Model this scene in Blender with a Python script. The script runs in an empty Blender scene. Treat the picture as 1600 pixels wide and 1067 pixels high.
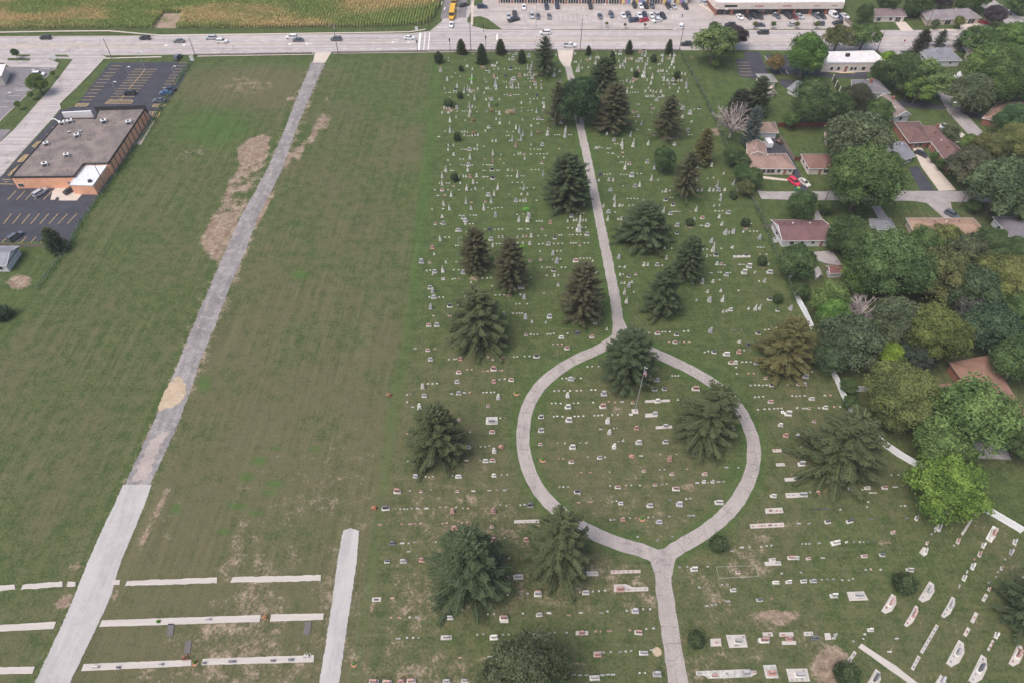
import bpy, math, random
import numpy as np
from mathutils import Vector, Matrix
from mathutils.geometry import tessellate_polygon
C = bpy.context.scene.collection
rad = math.radians
# ---------------------------------------------------------------- camera, world, sun, exposure
CAM_H, PITCH, FPX = 148.0, 49.5, 1111.0
cam = bpy.data.cameras.new('camera'); camo = bpy.data.objects.new('camera', cam); C.objects.link(camo)
camo.location = (0, 0, CAM_H); camo.rotation_euler = (rad(90-PITCH), 0, 0)
cam.sensor_width = 36; cam.lens = FPX*36/1600; cam.clip_end = 9000; cam.clip_start = 1
bpy.context.scene.camera = camo
SUN_EL, SUN_AZ = 62, -128            # azimuth measured from +Y (the view direction), minus = left
w = bpy.data.worlds.new('World'); bpy.context.scene.world = w; w.use_nodes = True
nt = w.node_tree; bg = nt.nodes['Background']
sky = nt.nodes.new('ShaderNodeTexSky'); sky.sky_type = 'NISHITA'; sky.sun_disc = False
sky.sun_elevation = rad(SUN_EL); sky.sun_rotation = rad(SUN_AZ); sky.dust_density = 5; sky.air_density = 1.0; sky.ozone_density = 0.6
nt.links.new(sky.outputs[0], bg.inputs[0]); bg.inputs[1].default_value = 0.15
sl = bpy.data.lights.new('sun', 'SUN'); sl.energy = 1.5; sl.angle = rad(35); sl.color = (1, .96, .93)
so = bpy.data.objects.new('sun', sl); C.objects.link(so)
sd = Vector((math.sin(rad(SUN_AZ))*math.cos(rad(SUN_EL)), math.cos(rad(SUN_AZ))*math.cos(rad(SUN_EL)), math.sin(rad(SUN_EL))))
so.rotation_euler = (-sd).to_track_quat('-Z', 'Y').to_euler(); so.location = (0, 0, 300)
vs = bpy.context.scene.view_settings; vs.view_transform = 'Standard'; vs.look = 'None'; vs.exposure = 0.4; vs.gamma = 1
# ---------------------------------------------------------------- pixel <-> ground
cp, sp = math.cos(rad(PITCH)), math.sin(rad(PITCH))
def G(px, py, z=0.0):
    a = (px-800)/FPX; b = (533.5-py)/FPX
    dy = cp + b*sp; dz = -sp + b*cp
    t = (z-CAM_H)/dz
    return Vector((a*t, dy*t, z))
def proj(x, y, z):
    y = np.asarray(y, float); dz = z-CAM_H
    d = y*cp - dz*sp; u = y*sp + dz*cp
    return 800+FPX*x/d, 533.5-FPX*u/d
def mpp(px, py, z=0.0):
    p = G(px, py, z); return (p.y*cp-(p.z-CAM_H)*sp)/FPX
def gp(lst, z=0.0): return [G(a, b, z) for a, b in lst]
# ---------------------------------------------------------------- object helpers
def tag(o, label=None, cat=None, group=None, kind=None):
    if label: o['label'] = label
    if cat: o['category'] = cat
    if group: o['group'] = group
    if kind: o['kind'] = kind
    return o
def empty(name, loc=(0, 0, 0), rz=0.0):
    o = bpy.data.objects.new(name, None); C.objects.link(o); o.location = loc; o.rotation_euler = (0, 0, rz); o.empty_display_size = .3
    return o
def link(name, me, parent=None, loc=None, rz=0.0):
    o = bpy.data.objects.new(name, me); C.objects.link(o)
    if parent: o.parent = parent
    if loc is not None: o.location = loc
    if rz: o.rotation_euler = (0, 0, rz)
    return o
def kids(o): return [c for c in bpy.data.objects if c.parent == o]
TREE = {}
def reg(o):                                   # remember a prototype's children once (fast copies)
    ks = [c for c in o.children]; TREE[o.name] = ks
    for c in ks: reg(c)
    return o
def copy_tree(o, parent=None, color=None):
    c = o.copy(); C.objects.link(c)
    if parent: c.parent = parent
    if color is not None: c.color = color
    src = o
    for ch in TREE.get(o.name, []): copy_tree(ch, c, color)
    return c
class MB:
    def __init__(s): s.v = []; s.f = []; s.m = []; s.n = 0
    def add(s, vs, fs, m=0):
        s.v.extend([tuple(v) for v in vs]); s.f.extend([tuple(i+s.n for i in f) for f in fs]); s.m.extend([m]*len(fs)); s.n += len(vs)
    def box(s, c, d, rz=0, m=0, top=1.0, topy=None):
        x, y, z = c; a, b, h = d[0]/2, d[1]/2, d[2]; ty = top if topy is None else topy
        cs, sn = math.cos(rz), math.sin(rz); vs = []
        for (k, zz, ky) in ((1, z, 1), (top, z+h, ty)):
            for (i, j) in ((-1, -1), (1, -1), (1, 1), (-1, 1)):
                X, Y = i*a*k, j*b*ky; vs.append((x+X*cs-Y*sn, y+X*sn+Y*cs, zz))
        s.add(vs, [(3, 2, 1, 0), (4, 5, 6, 7), (0, 1, 5, 4), (1, 2, 6, 5), (2, 3, 7, 6), (3, 0, 4, 7)], m); return s
    def prism(s, poly, z0, z1, m=0, mt=None, bottom=True):
        n = len(poly); A = sum(poly[i][0]*poly[(i+1) % n][1]-poly[(i+1) % n][0]*poly[i][1] for i in range(n))
        if A < 0: poly = poly[::-1]
        vs = [(p[0], p[1], z0) for p in poly]+[(p[0], p[1], z1) for p in poly]
        s.add(vs, [(i, (i+1) % n, n+(i+1) % n, n+i) for i in range(n)], m)
        tr = tessellate_polygon([[Vector((p[0], p[1], 0)) for p in poly]])
        ft = []
        for t in tr:
            a, b, c = t; ar = (poly[b][0]-poly[a][0])*(poly[c][1]-poly[a][1])-(poly[c][0]-poly[a][0])*(poly[b][1]-poly[a][1])
            ft.append((a, b, c) if ar > 0 else (a, c, b))
        s.add([(p[0], p[1], z1) for p in poly], ft, m if mt is None else mt)
        if bottom: s.add([(p[0], p[1], z0) for p in poly], [f[::-1] for f in ft], m)
        return s
    def sheet(s, poly, z, m=0):
        poly = [(p[0], p[1]) for p in poly]
        tr = tessellate_polygon([[Vector((p[0], p[1], 0)) for p in poly]]); ft = []
        for a, b, c in tr:
            ar = (poly[b][0]-poly[a][0])*(poly[c][1]-poly[a][1])-(poly[c][0]-poly[a][0])*(poly[b][1]-poly[a][1])
            ft.append((a, b, c) if ar > 0 else (a, c, b))
        s.add([(p[0], p[1], z) for p in poly], ft, m); return s
    def tube(s, pts, rs, n=6, m=0, cap=True):
        pts = [Vector(p) for p in pts]; b = s.n; N = len(pts)
        if not hasattr(rs, '__len__'): rs = [rs]*N
        vs = []; ref = None
        for i, p in enumerate(pts):
            d = (pts[min(i+1, N-1)]-pts[max(i-1, 0)])
            if d.length < 1e-9: d = Vector((0, 0, 1))
            d.normalize(); ref = Vector((1, 0, 0)) if abs(d.x) < .9 else Vector((0, 1, 0))
            u = d.cross(ref).normalized(); v = d.cross(u)
            for k in range(n):
                a = 2*math.pi*k/n; vs.append(p+u*math.cos(a)*rs[i]+v*math.sin(a)*rs[i])
        fs = [(i*n+k, i*n+(k+1) % n, (i+1)*n+(k+1) % n, (i+1)*n+k) for i in range(N-1) for k in range(n)]
        if cap: fs += [tuple(range(n))[::-1], tuple((N-1)*n+k for k in range(n))]
        s.add(vs, fs, m); return s
    def mesh(s, name, mats, smooth=False):
        me = bpy.data.meshes.new(name); me.from_pydata(s.v, [], s.f)
        if not isinstance(mats, (list, tuple)): mats = [mats]
        for m in mats: me.materials.append(m)
        if len(mats) > 1: me.polygons.foreach_set('material_index', s.m)
        if smooth: me.polygons.foreach_set('use_smooth', [True]*len(s.f))
        me.update(); return me
    def build(s, name, mats, parent=None, loc=None, rz=0.0, smooth=False): return link(name, s.mesh(name, mats, smooth), parent, loc, rz)
def np_mesh(name, V, F, mats, tint=None):       # V (n,3), F (m,4) quads or (m,3)
    me = bpy.data.meshes.new(name); k = F.shape[1]
    me.vertices.add(len(V)); me.vertices.foreach_set('co', np.ascontiguousarray(V, np.float32).ravel())
    me.loops.add(F.size); me.loops.foreach_set('vertex_index', np.ascontiguousarray(F, np.int32).ravel())
    me.polygons.add(len(F)); me.polygons.foreach_set('loop_start', np.arange(0, F.size, k, dtype=np.int32))
    if tint is not None:
        a = me.attributes.new('tint', 'FLOAT', 'FACE'); a.data.foreach_set('value', np.ascontiguousarray(tint, np.float32))
    for m in (mats if isinstance(mats, (list, tuple)) else [mats]): me.materials.append(m)
    me.update(calc_edges=True); return me
# ---------------------------------------------------------------- materials
def newmat(name):
    m = bpy.data.materials.new(name); m.use_nodes = True; n = m.node_tree
    return m, n, n.nodes['Principled BSDF']
def N(n, t, **k):
    x = n.nodes.new('ShaderNode'+t)
    for a, b in k.items(): setattr(x, a, b)
    return x
def noise(n, scale, detail=4, rough=.55, coord='Object', vec=None, stretch=None):
    tc = N(n, 'TexCoord'); src = tc.outputs[coord] if vec is None else vec
    if stretch:
        if len(stretch) > 3:
            mr_ = N(n, 'Mapping'); n.links.new(src, mr_.inputs[0]); mr_.inputs['Rotation'].default_value = (0, 0, stretch[3]); src = mr_.outputs[0]
        mp = N(n, 'Mapping'); n.links.new(src, mp.inputs[0]); mp.inputs['Scale'].default_value = stretch[:3]; src = mp.outputs[0]
    x = N(n, 'TexNoise'); x.inputs['Scale'].default_value = scale; x.inputs['Detail'].default_value = detail; x.inputs['Roughness'].default_value = rough
    n.links.new(src, x.inputs['Vector']); return x.outputs[0]
def ramp(n, src, lo, hi):
    x = N(n, 'MapRange'); x.interpolation_type = 'SMOOTHSTEP'; x.inputs[1].default_value = lo; x.inputs[2].default_value = hi
    n.links.new(src, x.inputs[0]); return x.outputs[0]
def mix(n, fac, a, b, mode='MIX'):
    x = N(n, 'Mix', data_type='RGBA', blend_type=mode)
    if isinstance(fac, (int, float)): x.inputs[0].default_value = fac
    else: n.links.new(fac, x.inputs[0])
    for s, i in ((a, 6), (b, 7)):
        if isinstance(s, tuple): x.inputs[i].default_value = (*s[:3], 1)
        else: n.links.new(s, x.inputs[i])
    return x.outputs[2]
def math_(n, op, a, b=None):
    x = N(n, 'Math', operation=op)
    for s, i in ((a, 0), (b, 1)):
        if s is None: continue
        if isinstance(s, (int, float)): x.inputs[i].default_value = s
        else: n.links.new(s, x.inputs[i])
    return x.outputs[0]
def mat(name, col, rough=.85, var=.25, scale=2.0, spec=.25, metal=0, coord='Object', col2=None, s2=.3, rnd=0.0, bump=0.0):
    m, n, b = newmat(name)
    dk = tuple(c*(1-var) for c in col); lt = tuple(min(1, c*(1+var)) for c in col)
    c = mix(n, ramp(n, noise(n, scale, coord=coord), .3, .7), dk, lt)
    if col2: c = mix(n, ramp(n, noise(n, s2, 5, .65, coord=coord), .45, .68), c, col2)
    if rnd:
        oi = N(n, 'ObjectInfo'); v = N(n, 'MapRange'); v.inputs[3].default_value = 1-rnd; v.inputs[4].default_value = 1+rnd
        n.links.new(oi.outputs['Random'], v.inputs[0]); hv = N(n, 'HueSaturation'); n.links.new(v.outputs[0], hv.inputs['Value']); n.links.new(c, hv.inputs['Color']); c = hv.outputs[0]
    n.links.new(c, b.inputs['Base Color']); b.inputs['Roughness'].default_value = rough; b.inputs['Specular IOR Level'].default_value = spec; b.inputs['Metallic'].default_value = metal
    if bump:
        bp = N(n, 'Bump'); bp.inputs['Strength'].default_value = bump; n.links.new(noise(n, scale*3, coord=coord), bp.inputs['Height']); n.links.new(bp.outputs[0], b.inputs['Normal'])
    return m
def leafmat(name, tip=None):
    m, n, b = newmat(name); oi = N(n, 'ObjectInfo'); at = N(n, 'Attribute'); at.attribute_name = 'tint'
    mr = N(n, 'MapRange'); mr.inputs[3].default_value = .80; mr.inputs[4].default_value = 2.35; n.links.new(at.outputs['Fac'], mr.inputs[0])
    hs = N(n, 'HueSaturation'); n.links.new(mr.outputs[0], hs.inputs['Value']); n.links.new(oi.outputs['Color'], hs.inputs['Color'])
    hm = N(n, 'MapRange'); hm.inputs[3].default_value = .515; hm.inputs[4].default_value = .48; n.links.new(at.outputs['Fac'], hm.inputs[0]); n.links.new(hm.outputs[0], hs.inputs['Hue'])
    n.links.new(hs.outputs[0], b.inputs['Base Color']); b.inputs['Roughness'].default_value = .75; b.inputs['Specular IOR Level'].default_value = .15
    tr = N(n, 'BsdfTranslucent'); n.links.new(hs.outputs[0], tr.inputs[0]); ms = N(n, 'MixShader'); ms.inputs[0].default_value = .25
    n.links.new(b.outputs[0], ms.inputs[1]); n.links.new(tr.outputs[0], ms.inputs[2]); n.links.new(ms.outputs[0], n.nodes['Material Output'].inputs[0])
    return m
def paintmat(name, rough=.3, spec=.5, metal=0):     # takes the object's own colour
    m, n, b = newmat(name); oi = N(n, 'ObjectInfo')
    n.links.new(mix(n, ramp(n, noise(n, 1.3), .35, .65), (.86, .86, .86), (1, 1, 1)), (mx := N(n, 'Mix', data_type='RGBA', blend_type='MULTIPLY')).inputs[7])
    mx.inputs[0].default_value = 1; n.links.new(oi.outputs['Color'], mx.inputs[6]); n.links.new(mx.outputs[2], b.inputs['Base Color'])
    b.inputs['Roughness'].default_value = rough; b.inputs['Specular IOR Level'].default_value = spec; b.inputs['Metallic'].default_value = metal
    return m
M = {}
M['leaf'] = leafmat('leaves'); M['paint'] = paintmat('car_paint'); M['matte'] = paintmat('matte_paint', .8, .2)
M['bark'] = mat('bark', (.13, .11, .095), .95, .35, 3)
M['greybark'] = mat('grey_bark', (.30, .26, .245), .95, .25, 3)
M['glass'] = mat('dark_glass', (.03, .035, .04), .12, .2, 1, .6)
M['tyre'] = mat('tyre_rubber', (.02, .02, .02), .9, .2)
M['rim'] = mat('wheel_rim', (.4, .4, .41), .4, .1, metal=.6)
M['head'] = mat('headlight_glass', (.75, .75, .72), .2, .05)
M['tail'] = mat('tail_light', (.35, .02, .02), .3, .1)
M['marble'] = mat('white_marble', (.53, .52, .485), .8, .16, 3, col2=(.36, .35, .32), s2=1.1, rnd=.18)
M['granite'] = mat('grey_granite', (.36, .36, .37), .6, .14, 6, rnd=.2)
M['face'] = mat('polished_grey_face', (.20, .205, .22), .3, .25, 5, .5, rnd=.3)
M['pink'] = mat('red_granite', (.40, .25, .225), .6, .14, 6, rnd=.2)
M['pinkface'] = mat('polished_red_face', (.21, .105, .095), .3, .25, 5, .5, rnd=.25)
M['black'] = mat('black_granite', (.11, .115, .13), .45, .2, 6, .5, rnd=.25)
M['blackface'] = mat('polished_black_face', (.03, .03, .035), .2, .2, 5, .5)
M['conc'] = mat('pale_concrete', (.47, .435, .40), .9, .12, 1.2, col2=(.36, .33, .30), s2=.5, coord='Generated')
M['white'] = mat('white_vinyl', (.82, .83, .86), .5, .05, 1)
M['wallwhite'] = mat('white_siding', (.58, .59, .61), .7, .07, .8)
M['cream'] = mat('cream_wall', (.62, .55, .50), .8, .08, .8)
M['beige'] = mat('beige_brick', (.50, .42, .37), .85, .15, 1.5)
M['redbrick'] = mat('red_brick', (.28, .13, .10), .85, .25, 2)
M['frame'] = mat('window_frame', (.7, .7, .7), .5, .05)
M['wood'] = mat('grey_wood', (.20, .17, .15), .9, .3, 2)
M['polewood'] = mat('weathered_pole', (.16, .13, .11), .9, .3, 2)
M['steel'] = mat('galvanised_steel', (.42, .43, .45), .5, .1, 2, metal=.3)
M['darkmetal'] = mat('dark_metal', (.05, .05, .055), .5, .2)
M['redfence'] = mat('red_brown_boards', (.15, .055, .05), .85, .25, 2)
M['mulch'] = mat('orange_mulch', (.40, .22, .14), .95, .35, 6)
def roofmat(name, col, col2=None):
    m, n, b = newmat(name); g = N(n, 'NewGeometry')
    nz = noise(n, .35, 6, .7, vec=g.outputs['Position']); fn = noise(n, 5, 2, .5, vec=g.outputs['Position'])
    wv = N(n, 'TexWave', bands_direction='Z', wave_profile='SAW'); wv.inputs['Scale'].default_value = 1.6; wv.inputs['Distortion'].default_value = .3; n.links.new(g.outputs['Position'], wv.inputs[0])
    c = mix(n, ramp(n, nz, .3, .7), tuple(x*.82 for x in col), tuple(x*1.15 for x in col) if not col2 else col2)
    c = mix(n, ramp(n, fn, .3, .7), c, mix(n, .5, c, (1.25, 1.2, 1.2), 'MULTIPLY'))
    c2 = mix(n, 1.0, c, mix(n, wv.outputs['Fac'], (.86, .86, .86), (1.04, 1.04, 1.04)), 'MULTIPLY')
    n.links.new(c2, b.inputs['Base Color']); b.inputs['Roughness'].default_value = .92; b.inputs['Specular IOR Level'].default_value = .15
    return m
# ---------------------------------------------------------------- ground
rng = np.random.default_rng(7)
def inpoly(px, py, poly):
    ins = np.zeros(px.shape, bool); n = len(poly)
    for i in range(n):
        x1, y1 = poly[i]; x2, y2 = poly[(i+1) % n]
        if y1 == y2: continue
        c = ((y1 > py) != (y2 > py)) & (px < (x2-x1)*(py-y1)/(y2-y1)+x1); ins ^= c
    return ins
GX = np.arange(-300, 330, .9); GY = np.arange(15, 430, .9)
gx, gy = np.meshgrid(GX, GY); sh = gx.shape
ppx, ppy = proj(gx, gy, 0*gx)
def vnoise(sc, seed):
    r = np.random.default_rng(seed); g = r.random((int(640/sc)+4, int(640/sc)+4))
    x = (gx+300)/sc; y = (gy)/sc; i = x.astype(int); j = y.astype(int); u = x-i; v = y-j; u = u*u*(3-2*u); v = v*v*(3-2*v)
    return g[j, i]*(1-u)*(1-v)+g[j, i+1]*u*(1-v)+g[j+1, i]*(1-u)*v+g[j+1, i+1]*u*v
fb = vnoise(14, 1)*.5+vnoise(5, 2)*.3+vnoise(2.2, 3)*.2
fb2 = vnoise(22, 4)*.5+vnoise(8, 5)*.3+vnoise(3, 6)*.2
def blob(x, y, rx, ry, ang=0):
    a = rad(ang); dx = ppx-x; dy = ppy-y; u = dx*math.cos(a)+dy*math.sin(a); v = -dx*math.sin(a)+dy*math.cos(a)
    return np.clip(1.25-np.sqrt((u/rx)**2+(v/ry)**2), 0, 1)
bare = np.zeros(sh); dry = np.zeros(sh); lush = np.zeros(sh); straw = np.zeros(sh)
def soft(mask, it=2):
    m = mask.astype(float)
    for _ in range(it):
        m = (m+np.roll(m, 1, 0)+np.roll(m, -1, 0)+np.roll(m, 1, 1)+np.roll(m, -1, 1))/5
    return m
# bare reddish soil left of the gravel road
SOIL = [(424, 205), (405, 212), (392, 214), (370, 232), (372, 255), (360, 280), (345, 315), (330, 340), (318, 362), (311, 388), (330, 398), (328, 410), (345, 408), (352, 390), (362, 372), (380, 335), (402, 300), (412, 278), (420, 240)]
bare = np.maximum(bare, soft(inpoly(ppx, ppy, SOIL), 4)*(.12+1.5*fb))
for b in [(1215, 962, 42, 12), (1300, 1040, 36, 40), (120, 885, 16, 22, 60), (100, 940, 14, 22, 60), (250, 790, 7, 45, 25), (225, 840, 8, 25, 25), (490, 210, 8, 30, 25), (505, 190, 14, 18, 30),
          (470, 235, 6, 25, 25), (450, 250, 8, 22, 25), (465, 240, 10, 16), (30, 441, 24, 13, -8), (1120, 205, 12, 10), (582, 950, 6, 13, 10), (572, 1045, 6, 14, 5), (540, 880, 5, 40, 15),
          (320, 980, 6, 12, 10), (400, 985, 5, 9), (433, 985, 5, 9), (480, 985, 5, 9), (405, 1012, 6, 12, 5), (470, 1012, 6, 12, 5), (180, 930, 7, 12, 20), (900, 1035, 30, 5), (760, 1030, 25, 7),
          (455, 155, 12, 4), (510, 155, 5, 4), (1080, 90, 8, 2), (948, 612, 18, 5), (540, 840, 10, 10), (940, 575, 16, 5), (410, 330, 8, 60, 28), (1010, 790, 16, 10), (960, 640, 26, 8),
          (1235, 930, 20, 8), (1280, 720, 30, 8), (730, 780, 45, 14), (1075, 760, 30, 9), (1380, 720, 16, 5), (1540, 845, 28, 10), (1385, 850, 25, 12), (1130, 935, 20, 9), (1150, 880, 25, 8)]:
    bare = np.maximum(bare, blob(*b)*(1.35 if b[:2] in ((1215, 962), (1300, 1040), (30, 441)) else .95 if b[2] < 15 else .62))
for (x, y, wd) in [(850, 115, 10), (720, 87, 6), (686, 105, 7), (753, 105, 8), (1039, 216, 12), (1068, 307, 10), (743, 435, 14), (797, 462, 12), (715, 221, 6), (709, 291, 7), (1079, 355, 9), (1165, 357, 10), (1191, 418, 10), (1146, 310, 9), (984, 92, 7), (919, 94, 7), (956, 104, 6), (993, 125, 8), (1044, 92, 7), (700, 172, 14), (766, 154, 7), (798, 175, 14), (738, 190, 6), (737, 142, 10)]:
    bare = np.maximum(bare, blob(x, y, wd, wd*.42)*.85)
CEM = [(683, 84), (1063, 79), (1240, 460), (1300, 580), (1350, 680), (1440, 730), (1602, 835), (1700, 1200), (540, 1200), (575, 900), (600, 700), (640, 470), (664, 250)]
cem = soft(inpoly(ppx, ppy, CEM), 4)
FIELDL = [(300, 92), (482, 100), (470, 130), (440, 200), (372, 320), (300, 505), (190, 755), (60, 1060), (-200, 1200), (-200, 800), (0, 545)]
fl = soft(inpoly(ppx, ppy, FIELDL), 4)
FIELDM = [(500, 100), (683, 84), (664, 250), (640, 470), (600, 700), (560, 1100), (80, 1100), (237, 760), (400, 330)]
fm = soft(inpoly(ppx, ppy, FIELDM), 4)
dry += fm*np.clip(.42+(ppy-150)/1100, .25, .9)+fm*(fb-.5)*.9
dry += cem*np.clip(.12+(ppy-380)/700, 0, .6)+cem*(fb2-.5)*.8
dry += fl*(fb-.5)*.8+fl*np.clip(.36+(ppy-300)/1500, .25, .55)
dry += blob(380, 130, 110, 40)*fl*.9+blob(440, 160, 50, 60)*fl*.3+blob(700, 700, 400, 10)*0
bare = np.maximum(bare, blob(385, 135, 90, 26)*fl*.52)
bare = np.maximum(bare, fl*blob(300, 240, 50, 14, -15)*.55); bare = np.maximum(bare, fm*np.clip(.35+(fb2-.45)*1.5, 0, .55)*np.clip((ppy-380)/500, 0, 1))
bare = np.maximum(bare, cem*np.clip(.2+(fb2-.42)*1.4, 0, .5)*np.clip((ppy-420)/450, 0, 1))
edge = np.abs(ppx-(683-(ppy-84)*.103-np.clip(ppy-470, 0, 999)*.05)); lush += np.exp(-(edge/16)**2)*.6*(ppy > 84)
lush += blob(330, 200, 110, 40)*fl*.7+blob(400, 100, 300, 14)*.5+blob(1150, 160, 70, 70)*.6*(1-cem)+blob(1150, 745, 60, 60)*.6+blob(790, 320, 150, 200)*.35*cem+blob(1120, 330, 120, 150)*.35*cem
lush += np.clip(fb-.55, 0, 1)*1.3*fl+np.clip(fb2-.6, 0, 1)*1.6*fm
for b in [(822, 125/1+200, 9, 4), (815, 385, 11, 5), (737, 123, 10, 2.5)]: lush = np.maximum(lush, blob(*b)*1.6)
for b in [(405, 720, 22, 10), (385, 745, 20, 12), (430, 755, 24, 9), (370, 790, 26, 9), (400, 800, 22, 7), (350, 830, 20, 8), (420, 770, 20, 6), (430, 700, 18, 6), (275, 795, 14, 12), (490, 700, 14, 6), (470, 430, 20, 10), (320, 600, 16, 20)]: lush = np.maximum(lush, blob(*b)*1.0); bare = bare*(1-.6*blob(*b))
for b in [(380, 765, 22, 14), (350, 760, 14, 10), (430, 790, 18, 8), (400, 735, 12, 6)]: bare = np.maximum(bare, blob(*b)*.5)
# greener verge on both sides of the cemetery drive
DRIVE = [(883, 79), (886, 100), (893, 125), (899, 160), (906, 195), (921, 262), (935, 335), (950, 410), (962, 470), (968, 520)]
LOOPL = [(968, 518), (962, 530), (935, 547), (900, 561), (866, 582), (838, 608), (822, 640), (816, 680), (819, 715), (834, 755), (860, 789), (905, 823), (960, 847), (1000, 858), (1024, 868), (1035, 882)]
LOOPR = [(968, 518), (980, 532), (1010, 546), (1060, 568), (1105, 592), (1140, 618), (1163, 650), (1177, 685), (1179, 720), (1167, 760), (1143, 796), (1105, 829), (1065, 852), (1042, 867), (1035, 882)]
DRIVES = [(1035, 876), (1036, 905), (1041, 945), (1049, 1000), (1057, 1050), (1066, 1100), (1074, 1150)]
def near(line, wd):
    d = np.full(sh, 1e9)
    for (a, b), (c, e) in zip(line[:-1], line[1:]):
        p = G(a, b); q = G(c, e); dx, dy = q.x-p.x, q.y-p.y; t = np.clip(((gx-p.x)*dx+(gy-p.y)*dy)/(dx*dx+dy*dy), 0, 1)
        d = np.minimum(d, np.hypot(gx-p.x-t*dx, gy-p.y-t*dy))
    return np.exp(-(d/wd)**2)
GLC = [((l+r)/2, y) for y, l, r in [(96, 487, 509), (150, 464, 486), (200, 445, 465), (267, 415, 441), (340, 374, 404), (440, 330, 364), (505, 302, 340), (610, 259, 299), (710, 215, 259), (790, 178, 225), (880, 136, 188), (980, 95, 151), (1067, 54, 109)]]
bare = np.maximum(bare, np.clip(near(GLC, 5.2)*(.15+1.1*fb2), 0, .75))
nd = np.maximum(near(DRIVE, 4.2), np.maximum(near(LOOPL, 4), near(LOOPR, 4))); lush = np.maximum(lush, nd*.8); dry -= nd*.3; bare = bare*(1-nd*.8)
wood = soft(inpoly(ppx, ppy, [(1250, 470), (1290, 380), (1420, 330), (1700, 330), (1700, 760), (1440, 720), (1350, 660), (1300, 570)]), 5)
dry += wood*.5
verge = soft(inpoly(ppx, ppy, [(-300, 30), (690, 30), (690, 56), (-300, 60)]), 1); dry -= verge*.3
# mottled soil colour of the corn ground
Z = -0.02+0*gx
V = np.stack([gx.ravel(), gy.ravel(), Z.ravel()], 1)
nx = sh[1]; ii, jj = np.meshgrid(np.arange(sh[1]-1), np.arange(sh[0]-1)); a0 = (jj*nx+ii).ravel()
F = np.stack([a0, a0+1, a0+nx+1, a0+nx], 1)
x0, x1, y0, y1 = GX[0], GX[-1], GY[0], GY[-1]; B = 1500.0
ov = np.array([[-B, -B], [B, -B], [B, B], [-B, B], [x0, y0], [x1, y0], [x1, y1], [x0, y1]], float)
n0 = len(V); V = np.vstack([V, np.c_[ov, np.full(8, -.02)]])
F = np.vstack([F, n0+np.array([[0, 1, 5, 4], [1, 2, 6, 5], [2, 3, 7, 6], [3, 0, 4, 7]])])
gm, n, b = newmat('grass_ground')
g = N(n, 'NewGeometry').outputs['Position']; at = N(n, 'Attribute'); at.attribute_name = 'zones'; sx = N(n, 'SeparateColor'); n.links.new(at.outputs['Color'], sx.inputs[0])
fine = noise(n, 1.6, 4, .65, vec=g); med = noise(n, .35, 5, .65, vec=g); big = noise(n, .06, 4, .6, vec=g)
fd = G(302, 92)-G(0, 540); strA = noise(n, .8, 3, .6, vec=g, stretch=(1, .025, 1, math.atan2(fd.x, fd.y))); strB = noise(n, .9, 3, .6, vec=g, stretch=(.05, 1, 1))
green = mix(n, ramp(n, med, .3, .7), (.054, .078, .030), (.084, .112, .042)); green = mix(n, ramp(n, fine, .35, .65), mix(n, 1, green, (.80, .80, .80), 'MULTIPLY'), mix(n, 1, green, (1.2, 1.2, 1.2), 'MULTIPLY'))
str_ = math_(n, 'MULTIPLY', math_(n, 'SUBTRACT', strA, .5), .7)
dn = math_(n, 'ADD', math_(n, 'ADD', sx.outputs[1], math_(n, 'MULTIPLY', math_(n, 'SUBTRACT', med, .5), 1.6)), math_(n, 'ADD', math_(n, 'MULTIPLY', math_(n, 'SUBTRACT', fine, .5), 1.3), str_))
c = mix(n, math_(n, 'MULTIPLY', ramp(n, dn, .1, 1.1), .85), green, (.118, .108, .064))
ln = math_(n, 'ADD', sx.outputs[2], math_(n, 'MULTIPLY', math_(n, 'SUBTRACT', med, .5), .8))
c = mix(n, math_(n, 'MULTIPLY', ramp(n, ln, .25, 1.1), .75), c, (.058, .118, .030))
bn = math_(n, 'ADD', sx.outputs[0], math_(n, 'ADD', math_(n, 'MULTIPLY', math_(n, 'SUBTRACT', med, .5), 1.0), math_(n, 'MULTIPLY', math_(n, 'SUBTRACT', fine, .5), .8)))
soilc = mix(n, ramp(n, med, .35, .7), (.235, .17, .13), (.36, .29, .225)); soilc = mix(n, ramp(n, noise(n, .8, 6, .75, vec=g), .42, .6), mix(n, .6, soilc, (.5, .5, .5), 'MULTIPLY'), soilc)
c = mix(n, ramp(n, bn, .42, .80), c, soilc)
spk = noise(n, 4.5, 3, .7, vec=g); c = mix(n, 1, c, mix(n, ramp(n, spk, .3, .7), (.74, .76, .74), (1.24, 1.22, 1.18)), 'MULTIPLY')
cemf = at.outputs['Alpha']; pat = ramp(n, noise(n, .05, 3, .6, vec=g), .35, .65)
c = mix(n, math_(n, 'MULTIPLY', math_(n, 'SUBTRACT', 1, cemf), pat), c, mix(n, 1, c, mix(n, ramp(n, strA, .36, .64), (.88, .89, .88), (1.10, 1.10, 1.09)), 'MULTIPLY')); c = mix(n, math_(n, 'MULTIPLY', cemf, pat), c, mix(n, 1, c, mix(n, ramp(n, strB, .36, .64), (.90, .91, .90), (1.09, 1.09, 1.08)), 'MULTIPLY'))
clp = noise(n, .9, 6, .72, vec=g); c = mix(n, math_(n, 'MULTIPLY', ramp(n, clp, .54, .66), .35), c, (.045, .075, .022))
hb = N(n, 'HueSaturation'); hb.inputs['Saturation'].default_value = 1.0; n.links.new(c, hb.inputs['Color'])
n.links.new(hb.outputs[0], b.inputs['Base Color']); b.inputs['Roughness'].default_value = .95; b.inputs['Specular IOR Level'].default_value = .1
bp = N(n, 'Bump'); bp.inputs['Strength'].default_value = .6; bp.inputs['Distance'].default_value = .15; n.links.new(noise(n, 3, 4, .7, vec=g), bp.inputs['Height']); n.links.new(bp.outputs[0], b.inputs['Normal'])
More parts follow.
